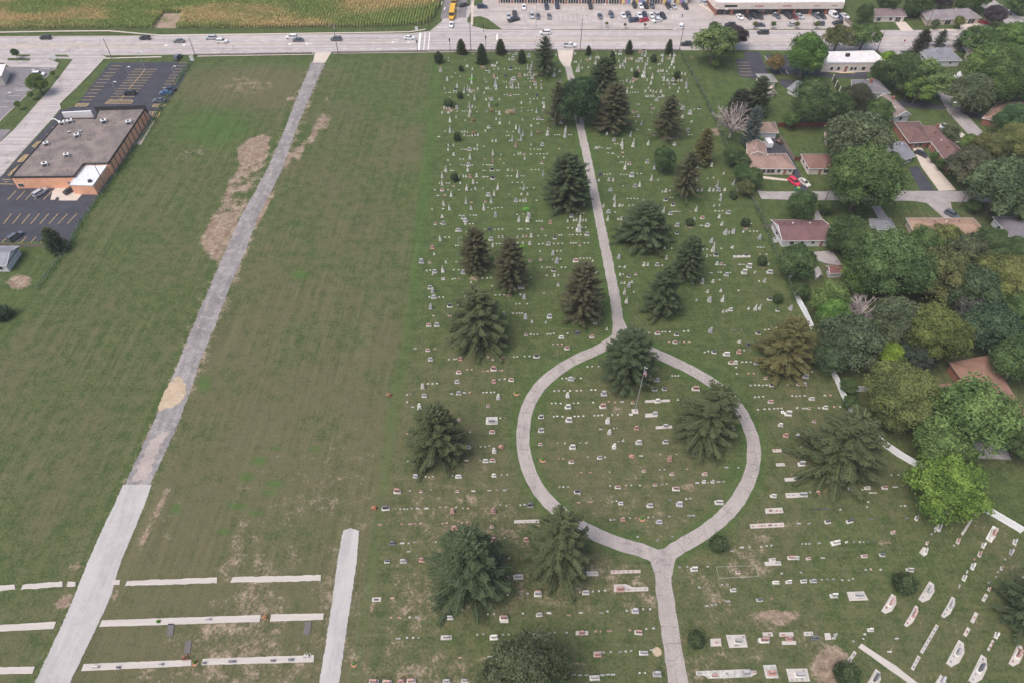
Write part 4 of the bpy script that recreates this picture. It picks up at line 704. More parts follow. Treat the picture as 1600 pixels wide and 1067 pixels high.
# ---------------------------------------------------------------- gravestones
ST = []                  # (type, px, py, flags)
def zone(ox, oy, k, **kw):
    for t, s in kw.items():
        for it in s.replace(';', ' ').split():
            fl = ''.join(ch for ch in it if ch.isalpha()); a, b_ = ''.join(ch for ch in it if not ch.isalpha()).split(',')
            ST.append((t, ox+float(a)*k, oy+float(b_)*k, fl))
K = 220/1597; Q = .1875
zone(640, 60, K, m="385,222 440,228 440,262 615,182 725,182 635,252 750,255 518,402 570,440 478,445 412,622 443,622 460,622 497,622 530,620 665,650w 745,788 455,672 540,832 600,832 625,832 655,832 765,838 475,830 915,583 703,620 850,468 1075,352 1205,348 1245,352 960,355 1070,497 1100,497 1178,497 1215,497 1345,460 1315,497 1370,492 1495,490 1490,532 1075,645 1105,645 1180,645 1205,645 1235,645 1332,640 1365,693 1410,693 1450,690 1520,686w 1270,795 1268,832 1345,825 1385,822 1510,828 1410,922 1455,972w 980,835 1015,835 1022,922 590,1062 620,1062 405,1060",
 t="395,582 645,328 658,328 713,360 1008,357 872,505 890,578 868,580 773,585 848,630 393,798 420,798 450,798 370,855 432,855 447,855 528,905 710,790 875,840g 868,705 1018,705 1268,745 1370,740 1510,745 1495,575 1435,572 1370,570 1235,570 1205,570 1145,565 1100,568 1235,535 1018,865L 982,928 1022,975L 1132,972 1282,935 1380,1005 630,940g 1305,428 1338,428 1370,428 1410,425 1435,425 1130,250 1160,250 1180,250 905,395 995,465 930,322 945,322 960,322 975,322 990,290",
 h="350,378 518,600d 880,370d 930,705 1145,655rS 1445,658d 1505,925d 1458,925 898,1022 1090,438d 1180,475L 1145,360d 1250,435r 1355,215 1175,215 1210,185 1130,175d 1390,462 1408,492r 1425,532 535,800g",
 o="428,485 540,560 658,595g 618,620g 682,615 703,515 707,455 738,700 675,895 688,845 678,790g 903,780 460,950 460,1060 957,445r 975,550gL 985,582 1168,570 1145,520g 1208,1030 1245,1060g 1525,790 1185,840g 1440,845g 1370,395gL 1340,355g 1385,330g 1570,390")
zone(640, 200, K, m="495,52 600,55 630,52 655,55 680,98 655,98 330,105w 842,215 590,250 620,250 645,250 700,250 1035,308 575,360 610,360 850,360r 1025,365r 435,372 460,425 585,428 620,430 708,428 835,425 875,425 905,428 935,430w 1185,313 1375,303 1445,303 1480,303 1520,303 1560,300 1105,48 1175,48 1125,95 1100,95 1135,150 1235,145 1370,248 1415,248 1455,250 1485,250 830,492 850,492 990,488 1015,490 1385,483 1430,480 1465,480 395,490 465,490 490,490 1165,490r 1220,490r 835,562 855,562 885,560 1110,552 1155,552 1268,552 1298,552 340,635 420,635 450,635 765,630 1165,625 1225,625 1275,625 285,710 435,710 560,710 700,708 835,692 1255,690 1335,690 1410,685 1125,762 400,770rw 320,775w 700,852rw 255,930 380,925w 888,912 935,925 970,918 1003,912 1045,912 568,1000 690,997 725,997 755,997 1220,988 1290,985 1440,828 1070,408",
 t="620,92 775,92 735,250 1115,490 745,702 440,212 437,260 497,210 498,315L 768,210 768,250 860,45 980,160 940,160 710,98 743,95 1260,302 1305,360 1235,305 1525,350 575,638 610,562 640,562 558,572 760,560L 697,928L 370,1020L 1252,838 1285,838 1315,840L 1268,765 1338,765 1380,200",
 h="680,260 668,435 1500,410r 935,490d 943,585dL 685,565r 370,718r 858,848r 893,775 610,1035 1505,205 1300,308r 1205,838 635,1065",
 o="458,55g 685,355 945,310 945,390r 415,500 370,570 370,655 722,632 648,710 660,495 1000,700 960,770 925,850g 843,932 453,932 387,882 473,780 640,860g 1222,563 1295,705g 1515,550g 1163,150g 1245,60g 1285,90g 1265,145g 1383,90g 1203,218r 1565,85L 975,1008g 1355,1020g 1240,1060 1338,1065L")
zone(640, 340, K, m="350,75 680,78 718,78 708,125 650,172 855,140 965,142 1008,140 1053,138 1240,140 1270,138 1340,138w 400,232 450,232 525,325 550,325 1460,215 1543,212 985,305 1022,305 1052,302 1225,293 1465,310 1510,303 1480,390 1015,405 900,403 530,510w 193,610 235,605 500,602 558,602 670,595 698,595 812,598 485,708 512,700 560,700rw 825,695 880,695 920,692 1375,690 1555,665w 1500,572 1560,572 1590,572 225,912 335,912 380,912 905,888w 975,888 1022,885 1073,885 550,1000 640,997 1210,990 1248,985 1335,988 1523,868 1440,48 1470,48 1500,48 260,655 935,785",
 t="285,240d 280,428 412,520 1010,235 1055,235 1223,232 1287,225 1378,225L 1283,300 1362,310L 1325,222r 372,712 390,712 635,908 1258,885 550,425d",
 h="290,85r 385,82 545,160 570,160 907,150d 923,262 260,355r 135,520L 230,520r 285,632 608,640L 978,525 1370,502r 1488,490r 1505,140r 1575,315 275,920 233,812 457,1018d 590,1010r 1265,805L",
 o="635,80 350,265 945,335 378,620 262,850g 705,810L 240,1035g 1300,920g 1240,50")
zone(640, 480, K, m="60,475w 270,105 440,108r 470,108 510,108 600,312 945,600 485,460 515,460 285,478r 445,598 505,595 530,590r 890,570r 1060,572rw 1185,570 1222,565 1303,562 1360,560 1470,570 655,712r 705,712r 210,872 260,872 310,868 1020,825 1078,818 475,985w 620,975w 680,970r 835,972 873,970 922,970 960,968 1530,955 12,985 1375,315 1410,318 1450,315 1562,312 1595,312 1170,78 1215,78 1245,78 1275,78 860,60 890,92 835,728rw 885,728rw 1022,722rw 1050,722r",
 t="1070,90L 1388,180 1545,185 585,120",
 h="218,220r 310,220 1320,325r 208,498r 237,605 578,600r 953,715rL 558,750r 540,858 957,855r 1153,835r 1437,570d 168,1015 558,990 615,475 1587,125L",
 o="1315,130g 150,915L 1008,1038L")
zone(860, 60, K, m="1130,345w 1240,412 1290,412 1340,412 1385,408 1285,528 795,490 825,490 830,525 905,620 935,620 965,618 995,618 595,668 870,755 985,755 1005,755 1145,758 1145,845 985,842 950,895 970,950 690,1040 985,1042w 1120,1042w 1430,760w 1475,760w 945,178 1265,270w 1140,205 745,345 1180,665",
 t="272,185 285,185 275,280 295,278 345,275 360,345 430,340 925,245L 65,195 100,385 112,385 740,185L 1000,245 1018,245 1035,245 970,272 990,272 1010,272 1040,272 1105,240 1100,270 1098,305 1258,205 1275,205 1358,205 1395,170 1400,205 1412,205 1355,240 1350,345 1402,345 985,345 995,345 920,375L 1220,385L 1250,380L 1275,380 1320,385 1225,305 1245,300 1095,485 1112,572 922,570L 1075,610 1135,605 1165,615 1200,622 1253,618L 1085,670 1108,670 1138,668 1160,665 1270,665 1285,665 1352,572 1460,575 1560,615 1445,618 1270,455 1290,455 1325,490L 1450,490 1485,490L 1490,412 1528,418 710,460 725,535 755,552 905,510 935,510 1175,805 1380,740 1408,755 1495,905L 840,345 775,270 515,225 535,225 550,235 500,300 515,305",
 h="790,185L 1000,380r 935,488r 1390,485 1408,525d 1205,712 1240,670d 940,845r 1000,895 1160,805r 1500,812 1582,865L 110,495d 1058,150r 1015,165r 1560,1055 1385,1050 118,970",
 o="455,245g 868,495g 850,275 820,320g 790,340 1055,440X 1075,210 1155,460 1140,525 1345,525g 1540,570g 1540,525g 1285,485 865,625 1030,985g 1390,275L 1375,310 320,380L 300,385 45,430gL 715,180L 172,1060 515,285 1040,200g 1268,260g 28,930g")
zone(860, 200, K, m="50,85 75,85 103,85 208,85 235,85 1345,122 1398,122 1440,122 730,187 762,187 590,232 650,240w 680,235 655,290 705,295w 820,285rw 770,337 825,335r 795,397 820,397 855,395 610,533 640,533 675,530 800,535 835,535 865,535 985,525 1030,525 1222,598 828,667 878,667wd 875,808 913,808 953,808 990,808 1360,797 1385,797 893,887 935,885 975,885 1012,885 735,962 1395,955 1425,955 1452,955 1480,955 1590,955 305,977 345,977 378,977 100,243r 15,478 1375,130",
 t="510,238 530,238 557,232 550,608 663,605L 710,608L 600,900L 785,893L 818,893 1270,735 1308,732L 1352,732 263,330 383,880 768,1045 803,1048L 265,1060 295,1055 340,1060 370,1060 403,1060 50,915 1310,90 640,80L",
 h="722,150 1165,85d 1098,400 895,420r 922,555L 563,540d 960,675 680,718 1060,845 1308,830d 1390,885d 1360,985 658,965 238,1015 1408,200",
 o="165,105gL 908,100g 810,205L 937,215L 815,240 845,472 1108,195 1178,470g 1145,600 1013,668 725,820 728,895 1283,960 650,1055 1085,890")
zone(860, 340, K, m="200,125 250,125 360,120 400,118 218,202 252,202 303,202 343,202 97,207 125,207 37,303 90,303 135,303 230,297 260,297 290,295 385,295 430,295 75,388 117,385 25,483 115,478 340,470 378,470 415,468 450,468 125,572 170,572 413,650 463,652 90,662 785,567w 825,652 1270,550 948,853 1535,105 1375,357",
 t="925,747 805,755 840,755 195,52 790,660 843,575 915,375 1060,550L 1105,550L 1315,475L 1295,360 1325,575 45,672L 88,780L 480,505 500,670 520,640 1010,365 1195,85 1335,975",
 h="50,245d 333,325r 415,205 288,505rL 38,612d 888,680d 968,655r 1158,752r 1210,550 1435,190d 1437,105 0,70r",
 o="320,155X 28,425g 72,515g 300,580 790,125 775,465g 890,790g 840,870 862,970")
zone(1060, 160, K, m="115,375 148,375 285,320 310,318 180,82 330,870 400,860", t="45,180L 148,230 12,30 375,730L 215,745 512,820 212,885 220,1012 262,1010L 350,1012L 395,1012L 523,1008L 670,1008g 480,1065",
 h="50,85 237,80d 110,340d 455,1010", o="133,140 437,965g 620,940g")
zone(1060, 270, K, m="10,447 30,447 137,447 420,440 460,442 498,440", t="405,385 465,380 460,515L 180,540 205,90", h="565,468 272,525r", o="200,440 475,320g")
zone(1060, 340, K, m="85,105 255,98 275,98 357,92 265,20 812,163 857,163 893,163 275,367 325,367 487,358 900,345 930,345 965,345w 365,440 455,630 485,630 590,632 372,635w 680,835 468,715 915,728 695,540w 740,540w 925,425r 1000,425 820,75w 525,545",
 t="490,92L 735,172 570,185 322,450 435,540L 865,635 975,735L 1022,540 608,352L 480,848L 390,740L 330,855L 205,950",
 h="325,105 425,440d 485,540r 800,572wL 543,665 1035,940d 1125,1065d 745,640wL 1035,635wL", o="530,190g 620,180g 372,285g 392,388L 918,245g 158,750g 268,750g 350,955g 500,955")
zone(1060, 460, K, m="65,425 112,422 18,547r 65,547r 125,547rw 298,660 340,650 985,410 1025,405 600,412d 640,410d 715,410d 745,640 820,645d 725,770 770,770 820,770 655,832 665,905 797,900r 857,900r 820,1035 872,1032 915,1032 960,1035 1000,1032 1105,1030 1243,1028 1290,1022 1515,880 910,535rw",
 t="505,210 545,205 795,175 690,548L 1100,400 875,745", h="590,190w 905,455d 790,585d 403,665d 545,690wL 685,665r 648,785w 597,785r 880,790w 990,960r 1058,1040d 1440,945wL 1362,1030r 1422,1030", o="360,430g 870,180 918,172 1270,175g")
zone(860, 460, K, m="5,455 38,450 195,450 1120,442 1270,432 1305,432 1355,432 32,572 82,572r 130,572r 1348,547r 1468,547 473,820 550,820", t="640,405", h="125,500w 305,455d 470,492r 190,622r 545,205w 510,335 1215,455r 1430,470d 1413,555r")
zone(560, 600, Q, m="405,92 435,85 450,195w 600,192w 405,155 640,192 1182,288 1222,288r 885,408r 930,403 415,418rw 440,418r 472,410 1018,525 1055,525 1092,518 415,645w 455,650 500,648 530,645 830,640 900,640w 1015,640 515,770 560,775 590,780 620,775 785,768 1193,760 1240,758 430,893 602,885 1153,885r 957,895w 1090,890w 1218,888w 348,1045 383,1045 408,1045 443,1040 493,1040w 567,1040w 680,1030r 730,1028 815,1030 870,1038 912,1040r 1183,1010 1233,1018 1350,1012 1385,1008",
 h="838,305r 1115,408r 915,535 1060,650w 1118,645r 1130,770w 480,778 835,778w 325,905rL 522,902r 825,900r 1080,188r 228,1045dL 1432,1020d 1523,285 1523,398 1517,510r", o="510,205L 1133,568L 783,1068r 1125,1068r")
zone(820, 560, Q, m="522,72 312,170 345,168 415,168 467,168 1230,148 1255,148 1280,148 163,275 245,275 283,272 330,272 378,272 432,272 470,270 555,265 588,265 225,378 257,376 300,378 410,376 445,374 570,370 700,362r 750,368r 810,365w 1020,355 1045,355 1065,352 1170,350 1190,350 243,488 270,485 315,488 415,485 447,485 488,483 580,478 612,478 643,476 730,472 775,472 743,585 770,583 632,593w 272,710 335,710 463,706 514,706 780,696 668,826 1045,150 970,150 880,470w 1130,803 1265,800 285,838r 320,838r 470,953rw 545,953rw 707,950 1127,930 1165,928 1353,925r 970,815w 525,825",
 t="1278,350 820,692", h="383,180 660,305L 360,415wL 650,410rL 900,375r 1098,188 1082,265d 1163,262d 1423,262rL 1410,383r 1105,365wL 135,500d 138,608 130,722r 368,525wL 930,590r 1085,470 1170,575 950,710wL 1172,705 398,750wL 388,870r 625,835 993,945r 1225,970r 1415,815 1500,970r",
 o="357,320L 690,535L 745,745L 705,628L 1205,850rL")
zone(820, 740, Q, m="290,115 322,115 360,113 712,105 845,100r 887,100 960,100 1147,90 1182,90 1438,80w 1527,78 730,235 765,232 1210,222wd 1345,215 1380,210 450,245rw 548,240rw 715,388 745,385 877,373 925,372r 1030,368 1070,365 1205,360 1370,352w 1405,352w 1105,560 940,530 1232,528 1290,785 1355,780 1525,778 1455,950 20,1000 360,992 460,990 567,985 618,982 670,978 455,175 1385,90rw",
 t="1492,75L 1565,75L", h="437,160d 775,120r 1085,100rw 1260,135rL 800,255 1043,275 1288,265L 817,390r 1120,410 1410,805wL 508,1000 110,1005rL 45,270d 118,850r 10,555r")
zone(560, 780, Q, m="700,205r 735,200r 865,200r 905,195r 470,205rw 515,205r 360,210rw 430,210rw 178,215rw 365,370w 418,370 467,362 647,360 715,355w 418,440w 905,352 1170,332r 1218,325 715,500 1255,495 1245,645 1048,800 1197,800 1245,800 1357,792 1410,790 282,828rw 1020,960 1078,962 1130,960 1370,955 1585,950w 272,990r 340,990rw 427,988 485,988w",
 h="802,250rL 1112,235r 285,375d 792,365wL 1130,345r 1400,345r 530,515r 1372,490r 240,525d 375,525 1333,655L 1503,640r 1495,800L 763,995 1212,1000rL 1507,970")
zone(560, 900, Q, m="330,525w 405,518 455,518 500,518 990,493 1040,488 1203,492 1253,492 1378,498 1430,480 1540,477 1590,480 848,685rw 1095,678w", h="1130,520wL 1485,510L 735,885 885,880 130,892rL 240,892rL 360,888rL 440,886rL")
zone(840, 900, Q, m="97,315w 260,330rw 360,310w 533,310w 583,298 743,292 880,280 938,280 48,477 103,482 143,475 243,475 485,465r 527,465r 600,462rw 770,455r 905,445 967,440 550,640 610,638 690,635w 735,632 780,628 950,620w 300,825w 355,830w 407,830w 540,830w 585,825w 628,825w 850,812 895,812 1348,98 1410,252w 1453,245 1485,240 1580,213w",
 h="813,300L 840,478rL 883,648L 475,855wL 995,825L")
zone(1100, 600, Q, m="425,112 458,110 495,108 735,102 770,105 800,102 840,100 1008,97 1055,97r 450,215 505,212 545,210 585,208 615,207 645,205 825,207 845,205 960,202 1085,193r 1135,193 693,548r 1325,775 1365,775 1320,885 1390,910w 1425,910w 188,698w 287,700 35,825 120,818w 162,815w 885,905 1370,985 1360,1028 1590,862w 910,1050wd 950,1050wd 1000,1045wd 1030,1045d 1138,1050",
 t="775,205 1405,598 73,820 245,345 225,445 1325,715", h="555,155r 898,130w 875,208r 700,258wL 637,350w 918,318r 680,438r 775,445w 812,420wL 812,675L 578,940w 945,915r 1083,910 1225,875 1360,872w 1505,870r 125,995wL 1010,205w 240,375r 1480,180S")
zone(1100, 780, Q, m="790,205w 877,205w 820,375 850,375 880,375 960,370w 1250,360 1300,360 1330,360 1370,355d 1415,355d 315,405w 380,400 478,398 523,392 563,388 990,492w 1350,590 1390,585 1473,590 810,615 648,622 150,715 195,712 983,675 1030,670 1080,670 1153,678 1208,678 1243,665 200,855w 565,830r 33,565 1390,170wd 235,435w",
 t="1185,362", h="1095,370wL 1030,195d 1213,190d 570,510w 725,495r 765,495w 870,500r 1335,480r 1485,470d 283,615r 243,765 598,700w 705,695w 830,690 910,688 1080,812wL 463,845d 1575,285r")
zone(1350, 740, .15654, m="40,35 275,15 345,15 415,15w 320,135w 370,325 410,325 15,965 70,960r 165,963 675,608 710,580 1105,857r 1030,985w 1340,985 1320,1035 900,720 1410,860 430,448wd", h="215,140r 525,450d 290,588r 630,700r 455,970w 940,680r 1190,725w 1155,810r 1085,935w 1470,790 1505,690 1000,1050w 1375,950r")
zone(1300, 900, Q, m="540,525w 480,635w 275,490 262,527 180,548 1100,30w 1063,90w 1590,20w 1310,60", h="320,455w 1370,500w 1310,115r")
# one prototype mesh per (type, colour, flag)
CH = {'': ('granite', 'face', 'grey granite'), 'r': ('pink', 'pinkface', 'red granite'), 'd': ('black', 'blackface', 'dark granite'), 'w': ('marble', 'face', 'pale granite'), 'g': ('granite', 'face', 'grey granite')}
PROTO = {}; M['mark'] = mat('weathered_marker_stone', (.40, .39, .365), .85, .22, 3, col2=(.24, .235, .22), s2=1.1, rnd=.3)
def die_mesh(mb, w_, d_, h_, z, style):
    f = d_/2
    if style == 0: mb.box((0, 0, z), (w_, d_, h_), top=.97, topy=.9)
    else:                                      # gently arched top
        pr = [(-w_/2, 0)]+[(-w_/2*math.cos(a*math.pi/8)*1.0, h_*.78+h_*.22*math.sin(a*math.pi/8)) for a in range(9)]+[(w_/2, 0)]; n_ = len(pr)
        mb.add([(x, -f, z+y) for x, y in pr]+[(x, f, z+y) for x, y in pr], [tuple(range(n_)), tuple(range(2*n_-1, n_-1, -1))]+[(i+1, i, n_+i, n_+i+1) for i in range(n_-1)])
    iw, ih = w_*.80, h_*.66; mb.add([(-iw/2, -f-.004, z+h_*.14), (iw/2, -f-.004, z+h_*.14), (iw/2, -f*.96-.004, z+h_*.14+ih), (-iw/2, -f*.96-.004, z+h_*.14+ih)], [(0, 1, 2, 3)], 1)
def make(t, c, fl, var):
    key = (t, c, 'B' in fl, 'L' in fl, 'X' in fl, 'w' in fl if t == 'm' else 0, var)
    if key in PROTO: return PROTO[key]
    rough, pol, _ = CH[c]; r = random.Random(str(key)); L = 1.3 if 'L' in fl else .72 if 'S' in fl else 1
    if t == 'h':
        w_, d_, h_ = 1.22*L*r.uniform(.85, 1.1), .72*L, (1.0 if var != 2 else .72)*L*r.uniform(.9, 1.15)
        bm = MB(); bm.box((0, 0, -.05), (w_*1.25, d_*1.1, .30*L), m=0, top=.97); base = bm.mesh('base', M['marble'] if c in 'rd' and var != 1 else M[rough])
        dm = MB(); die_mesh(dm, w_*.92, .34*L, h_, .25*L, 1 if var == 1 else 0); die = dm.mesh('stone', [M[rough], M[pol]])
        PROTO[key] = [('base', base), ('stone', die)]
    elif t == 'o':
        if 'X' in fl: dims = [(1.9, .35), (1.4, .5), (1.0, 1.3), (1.15, .2)]; sh_ = (.62, 4.2)
        elif 'B' in fl: dims = [(1.15, .28), (.85, .9)]; sh_ = (.55, .75)
        elif 'L' in fl: dims = [(1.35, .3), (1.05, .35), (.8, .9), (.92, .12)]; sh_ = (.5, 2.2)
        else: dims = [(.95, .25), (.72, .22), (.56, .55), (.64, .08)]; sh_ = (.36, 1.35*r.uniform(.8, 1.25))
        bm = MB(); z = -.03
        if c != '' and 0: pass
        for w_, h_ in dims: bm.box((0, 0, z), (w_, w_*.95, h_)); z += h_
        s_ = MB()
        if var == 1: s_.tube([(0, 0, z), (0, 0, z+sh_[1]*.25), (0, 0, z+sh_[1]*.45), (0, 0, z+sh_[1]*.5), (0, 0, z+sh_[1]*.75), (0, 0, z+sh_[1]*.8)], [sh_[0]*.35, sh_[0]*.3, sh_[0]*.2, sh_[0]*.55, sh_[0]*.5, .05], 10)
        elif 'B' in fl: s_.box((0, 0, z), (sh_[0], sh_[0]*.8, sh_[1]), top=.92)
        else: s_.box((0, 0, z), (sh_[0], sh_[0], sh_[1]), top=.66); s_.box((0, 0, z+sh_[1]), (sh_[0]*.66, sh_[0]*.66, sh_[0]*.55), top=.03)
        mt = M['marble'] if c == '' else M[rough]; PROTO[key] = [('plinth', bm.mesh('plinth', mt)), ('shaft', s_.mesh('shaft', mt))]
    elif t == 't':
        L = 1.35 if 'L' in fl else 1; mb = MB(); w_ = .52*L; h_ = .85*L*r.uniform(.85, 1.2); mb.box((0, 0, -.03), (w_*1.35, .42*L, .15)); pr = [(-w_/2, .12)]+[(-w_/2*math.cos(a*math.pi/6), h_*.8+h_*.2*math.sin(a*math.pi/6)*(1 if var != 2 else 0)) for a in range(7)]+[(w_/2, .12)]; n_ = len(pr)
        mb.add([(x, -.08, y) for x, y in pr]+[(x, .08, y) for x, y in pr], [tuple(range(n_)), tuple(range(2*n_-1, n_-1, -1))]+[(i+1, i, n_+i, n_+i+1) for i in range(n_-1)]); PROTO[key] = mb.mesh('tablet', M['marble'] if c == '' else M[rough])
    else:
        mb = MB(); w_ = .95 if 'w' in fl else .50; w_ *= r.uniform(.85, 1.15); mb.box((0, 0, -.05), (w_, .34, .19), top=.97)
        if var != 0: mb.add([(-w_*.38, -.11, .1412), (w_*.38, -.11, .1412), (w_*.38, .11, .1412), (-w_*.38, .11, .1412)], [(0, 1, 2, 3)], 1)
        PROTO[key] = mb.mesh('marker', [M['mark'] if c == '' else M[rough], M[pol] if var == 1 or c else M['granite']])
    return PROTO[key]
rs = random.Random(17)
KIND = {'h': ('headstone', 'headstone', 'headstones in the cemetery rows'), 'o': ('obelisk', 'obelisk', 'obelisks in the old part of the cemetery'), 't': ('tablet_gravestone', 'tablet gravestone', 'upright tablet gravestones'), 'm': ('grave_marker', 'grave marker', 'low grave markers in the rows')}
ORD = ['nearest', 'second nearest', 'third nearest', 'fourth nearest', 'fifth nearest', 'sixth nearest', 'seventh nearest', 'eighth nearest', 'ninth nearest', 'tenth nearest', 'eleventh nearest', 'twelfth nearest']+['%dth nearest' % k for k in range(13, 60)]
def colour_of(t, fl):
    for ch in 'rdg':
        if ch in fl: return ch
    return 'w' if ('w' in fl and t == 'h') else ''
ST.sort(key=lambda s: s[2]); items = []
ms = sorted([s for s in ST if s[0] == 'm'], key=lambda s: (1.8 if 'w' in s[3] else 1)*s[2], reverse=True)
keep = set(id(s) for s in ms[:300]); stuff = MB()
def sub(o, nm, me): c = link(nm, me, o); return c
for s in ST:
    t, x, y, fl = s; fl = fl+('B' if t == 'o' and (y > 520 or (y > 330 and 'g' in fl)) else ''); c = colour_of(t, fl); var = rs.choice((0, 0, 1, 2)); p = G(x, y); p.y += .15; rz = rs.gauss(0, .05)+(-.12 if x > 1050 and y < 700 else 0)+(.25 if x > 1250 and y > 780 and y < 860 else 0)
    if x > 1425 and y > 800: rz = .9
    if t == 'm' and id(s) not in keep:
        w_ = .9 if 'w' in fl else .5; stuff.box((p.x, p.y, -.05), (w_*rs.uniform(.85, 1.1), .34, .19), rz, 1 if c == 'r' else 2 if c == 'd' else 0); continue
    pr = make(t, c, fl, var if t != 'o' else (1 if rs.random() < .25 and 'X' not in fl and 'B' not in fl else 0)); nm, cat, grp = KIND[t]; sc_ = rs.uniform(.82, 1.0)
    if isinstance(pr, list):
        o = empty(nm, p, rz); o.scale = (sc_,)*3
        for a, me in pr: sub(o, a, me)
    else: o = link(nm, pr, None, p, rz); o.scale = (sc_, sc_, sc_*rs.uniform(.9, 1.12))
    if t in 'to': o.rotation_euler[0] = rs.gauss(0, .025); o.rotation_euler[1] = rs.gauss(0, .025)
    base = {'m': 'wide ' if 'w' in fl else 'small ', 'h': 'large ' if 'L' in fl else '', 'o': 'tall ' if 'L' in fl or 'X' in fl else '', 't': 'large ' if 'L' in fl else ''}[t]
    col_ = {'': 'grey' if t == 'h' else 'white', 'r': 'reddish', 'd': 'dark', 'g': 'grey', 'w': 'pale'}[c]
    items.append((o, base+col_+' '+{'h': 'headstone', 'o': 'obelisk', 't': 'tablet', 'm': 'marker'}[t], x, y)); tag(o, None, cat, grp)
tag(stuff.build('far_grave_markers', [M['mark'], M['pink'], M['black']]), 'tiny flat grave markers scattered through the farther rows', 'grave markers', kind='stuff')
def assign(items, LM, far='near'):
    buckets = {}
    for o, desc, x, y in items:
        best = min(LM, key=lambda l: (l[1]-x)**2+((l[2]-y)*1.25)**2); dx, dy = x-best[1], y-best[2]
        sec = 'left of' if dx < -abs(dy)*1.0 else 'right of' if dx > abs(dy)*1.0 else ('above' if dy < 0 else 'below')
        buckets.setdefault((desc, best[0], sec), []).append((dx*dx+dy*dy, o))
    for (desc, lm, sec), lst in buckets.items():
        lst.sort(key=lambda q: q[0])
        for k, (_, o) in enumerate(lst): o['label'] = '%s %s %s%s' % (desc, sec, lm, '' if len(lst) == 1 else ', '+ORD[k])
assign(items, LM)
# family plots: pale slab with stones on it.  corners px (bl, br, tr, tl or more) ; stones (type, px, py, flag)
def plot(poly, stones, label, m_='conc', h=.12):
    P = gp(poly); c = sum((Vector(p) for p in P), Vector())/len(P); o = empty('family_plot', c); mb = MB(); mb.prism([(p.x-c.x, p.y-c.y) for p in P], -.04, h); mb.build('slab', M[m_], o)
    for t, x, y, fl in stones:
        p = G(x, y); rz = 0
        for ch in fl:
            if ch == 'Z': rz = .95
        pr = make(t, colour_of(t, fl.replace('Z', '')), fl.replace('Z', ''), rs.choice((0, 1, 2)))
        if isinstance(pr, list):
            e = link('headstone', pr[1][1], o, (p.x-c.x, p.y-c.y, h-.06), rz); link('headstone_base', pr[0][1], e)
        else: link('marker', pr, o, (p.x-c.x, p.y-c.y, h-.03), rz)
    tag(o, label, 'family plot', 'family plots on pale slabs'); return o
def zz(ox, oy, k, pts): return [(ox+a*k, oy+b_*k) for a, b_ in pts]
def sz(ox, oy, k, l): return [(t, ox+a*k, oy+b_*k, f) for t, a, b_, f in l]
plot(zz(820, 740, Q, [(718, 832), (965, 824), (963, 800), (715, 806)]), sz(820, 740, Q, [('m', x, 818-(x-740)*.02, 'r') for x in (742, 782, 822, 862, 902, 942)]), 'long slab with six small markers left of the lower junction')
plot(zz(820, 740, Q, [(745, 985), (1029, 975), (1027, 942), (900, 945), (842, 918), (740, 922)]), sz(820, 740, Q, [('h', 795, 968, 'rL'), ('m', 865, 966, 'rw'), ('m', 923, 965, ''), ('m', 963, 963, ''), ('m', 1003, 962, '')]), 'slab with a large red headstone and markers beside the lower drive')
plot(zz(820, 740, Q, [(460, 853), (612, 848), (608, 812), (510, 812), (472, 822)]), sz(820, 740, Q, [('h', 490, 838, 'd'), ('m', 530, 835, ''), ('m', 560, 835, ''), ('m', 588, 832, '')]), 'slab with a dark headstone and three markers right of the bottom spruce')
plot(zz(820, 740, Q, [(-90, 412), (200, 405), (200, 378), (-90, 386)]), sz(820, 740, Q, [('m', -50, 402, 'w'), ('m', 5, 400, 'w'), ('m', 45, 400, ''), ('m', 98, 398, 'd'), ('m', 145, 396, ''), ('m', 178, 395, '')]), 'long slab with markers left of the bottom bend of the loop')
plot(zz(560, 600, Q, [(1062, 338), (1162, 335), (1160, 273), (1064, 276)]), sz(560, 600, Q, [('h', 1110, 318, 'L')]), 'near-square white slab with grey carved stone left of the loop', 'marble')
plot(zz(560, 780, Q, [(112, 853), (188, 850), (190, 815), (116, 818)]), sz(560, 780, Q, [('m', 150, 836, 'wd')]), 'white slab with one dark marker above a brown grave strip')
plot(zz(560, 900, Q, [(686, 532), (778, 528), (778, 490), (688, 492)]), sz(560, 900, Q, [('h', 733, 515, '')]), 'pale slab with a low grey lettered stone in the lower left rows')
plot(zz(560, 900, Q, [(1180, 388), (1250, 388), (1250, 355), (1180, 355)]), [], 'flat tan slab in front of the large red headstone')
plot(zz(840, 900, Q, [(317, 490), (421, 489), (420, 455), (318, 456)]), sz(840, 900, Q, [('h', 368, 476, 'r')]), 'pale slab with a wide red headstone left of the lower drive')
plot(zz(840, 900, Q, [(466, 672), (533, 670), (530, 626), (467, 628)]), sz(840, 900, Q, [('h', 500, 658, 'r')]), 'small pale slab with a red headstone in the bottom centre rows')
Y = .16875
plot(zz(1060, 900, Y, [(299, 650), (400, 645), (390, 575), (292, 580)]), sz(1060, 900, Y, [('h', 350, 620, 'r')]), 'square white slab with a red headstone beside the clipped bush')
plot(zz(1060, 900, Y, [(470, 662), (642, 657), (615, 540), (440, 543)]), sz(1060, 900, Y, [('h', 548, 610, 'L'), ('m', 535, 640, 'w'), ('m', 575, 638, 'w'), ('m', 470, 568, ''), ('m', 600, 562, '')]), 'largest square slab with an ornate grey stone in the lower right')
plot(zz(1060, 900, Y, [(735, 612), (845, 610), (845, 575), (735, 577)]), sz(1060, 900, Y, [('h', 790, 598, 'rL')]), 'grey base slab under a large mauve headstone')
plot(zz(1060, 900, Y, [(782, 558), (878, 555), (868, 518), (775, 520)]), sz(1060, 900, Y, [('m', 840, 540, 'r')]), 'pale slab behind the large mauve headstone')
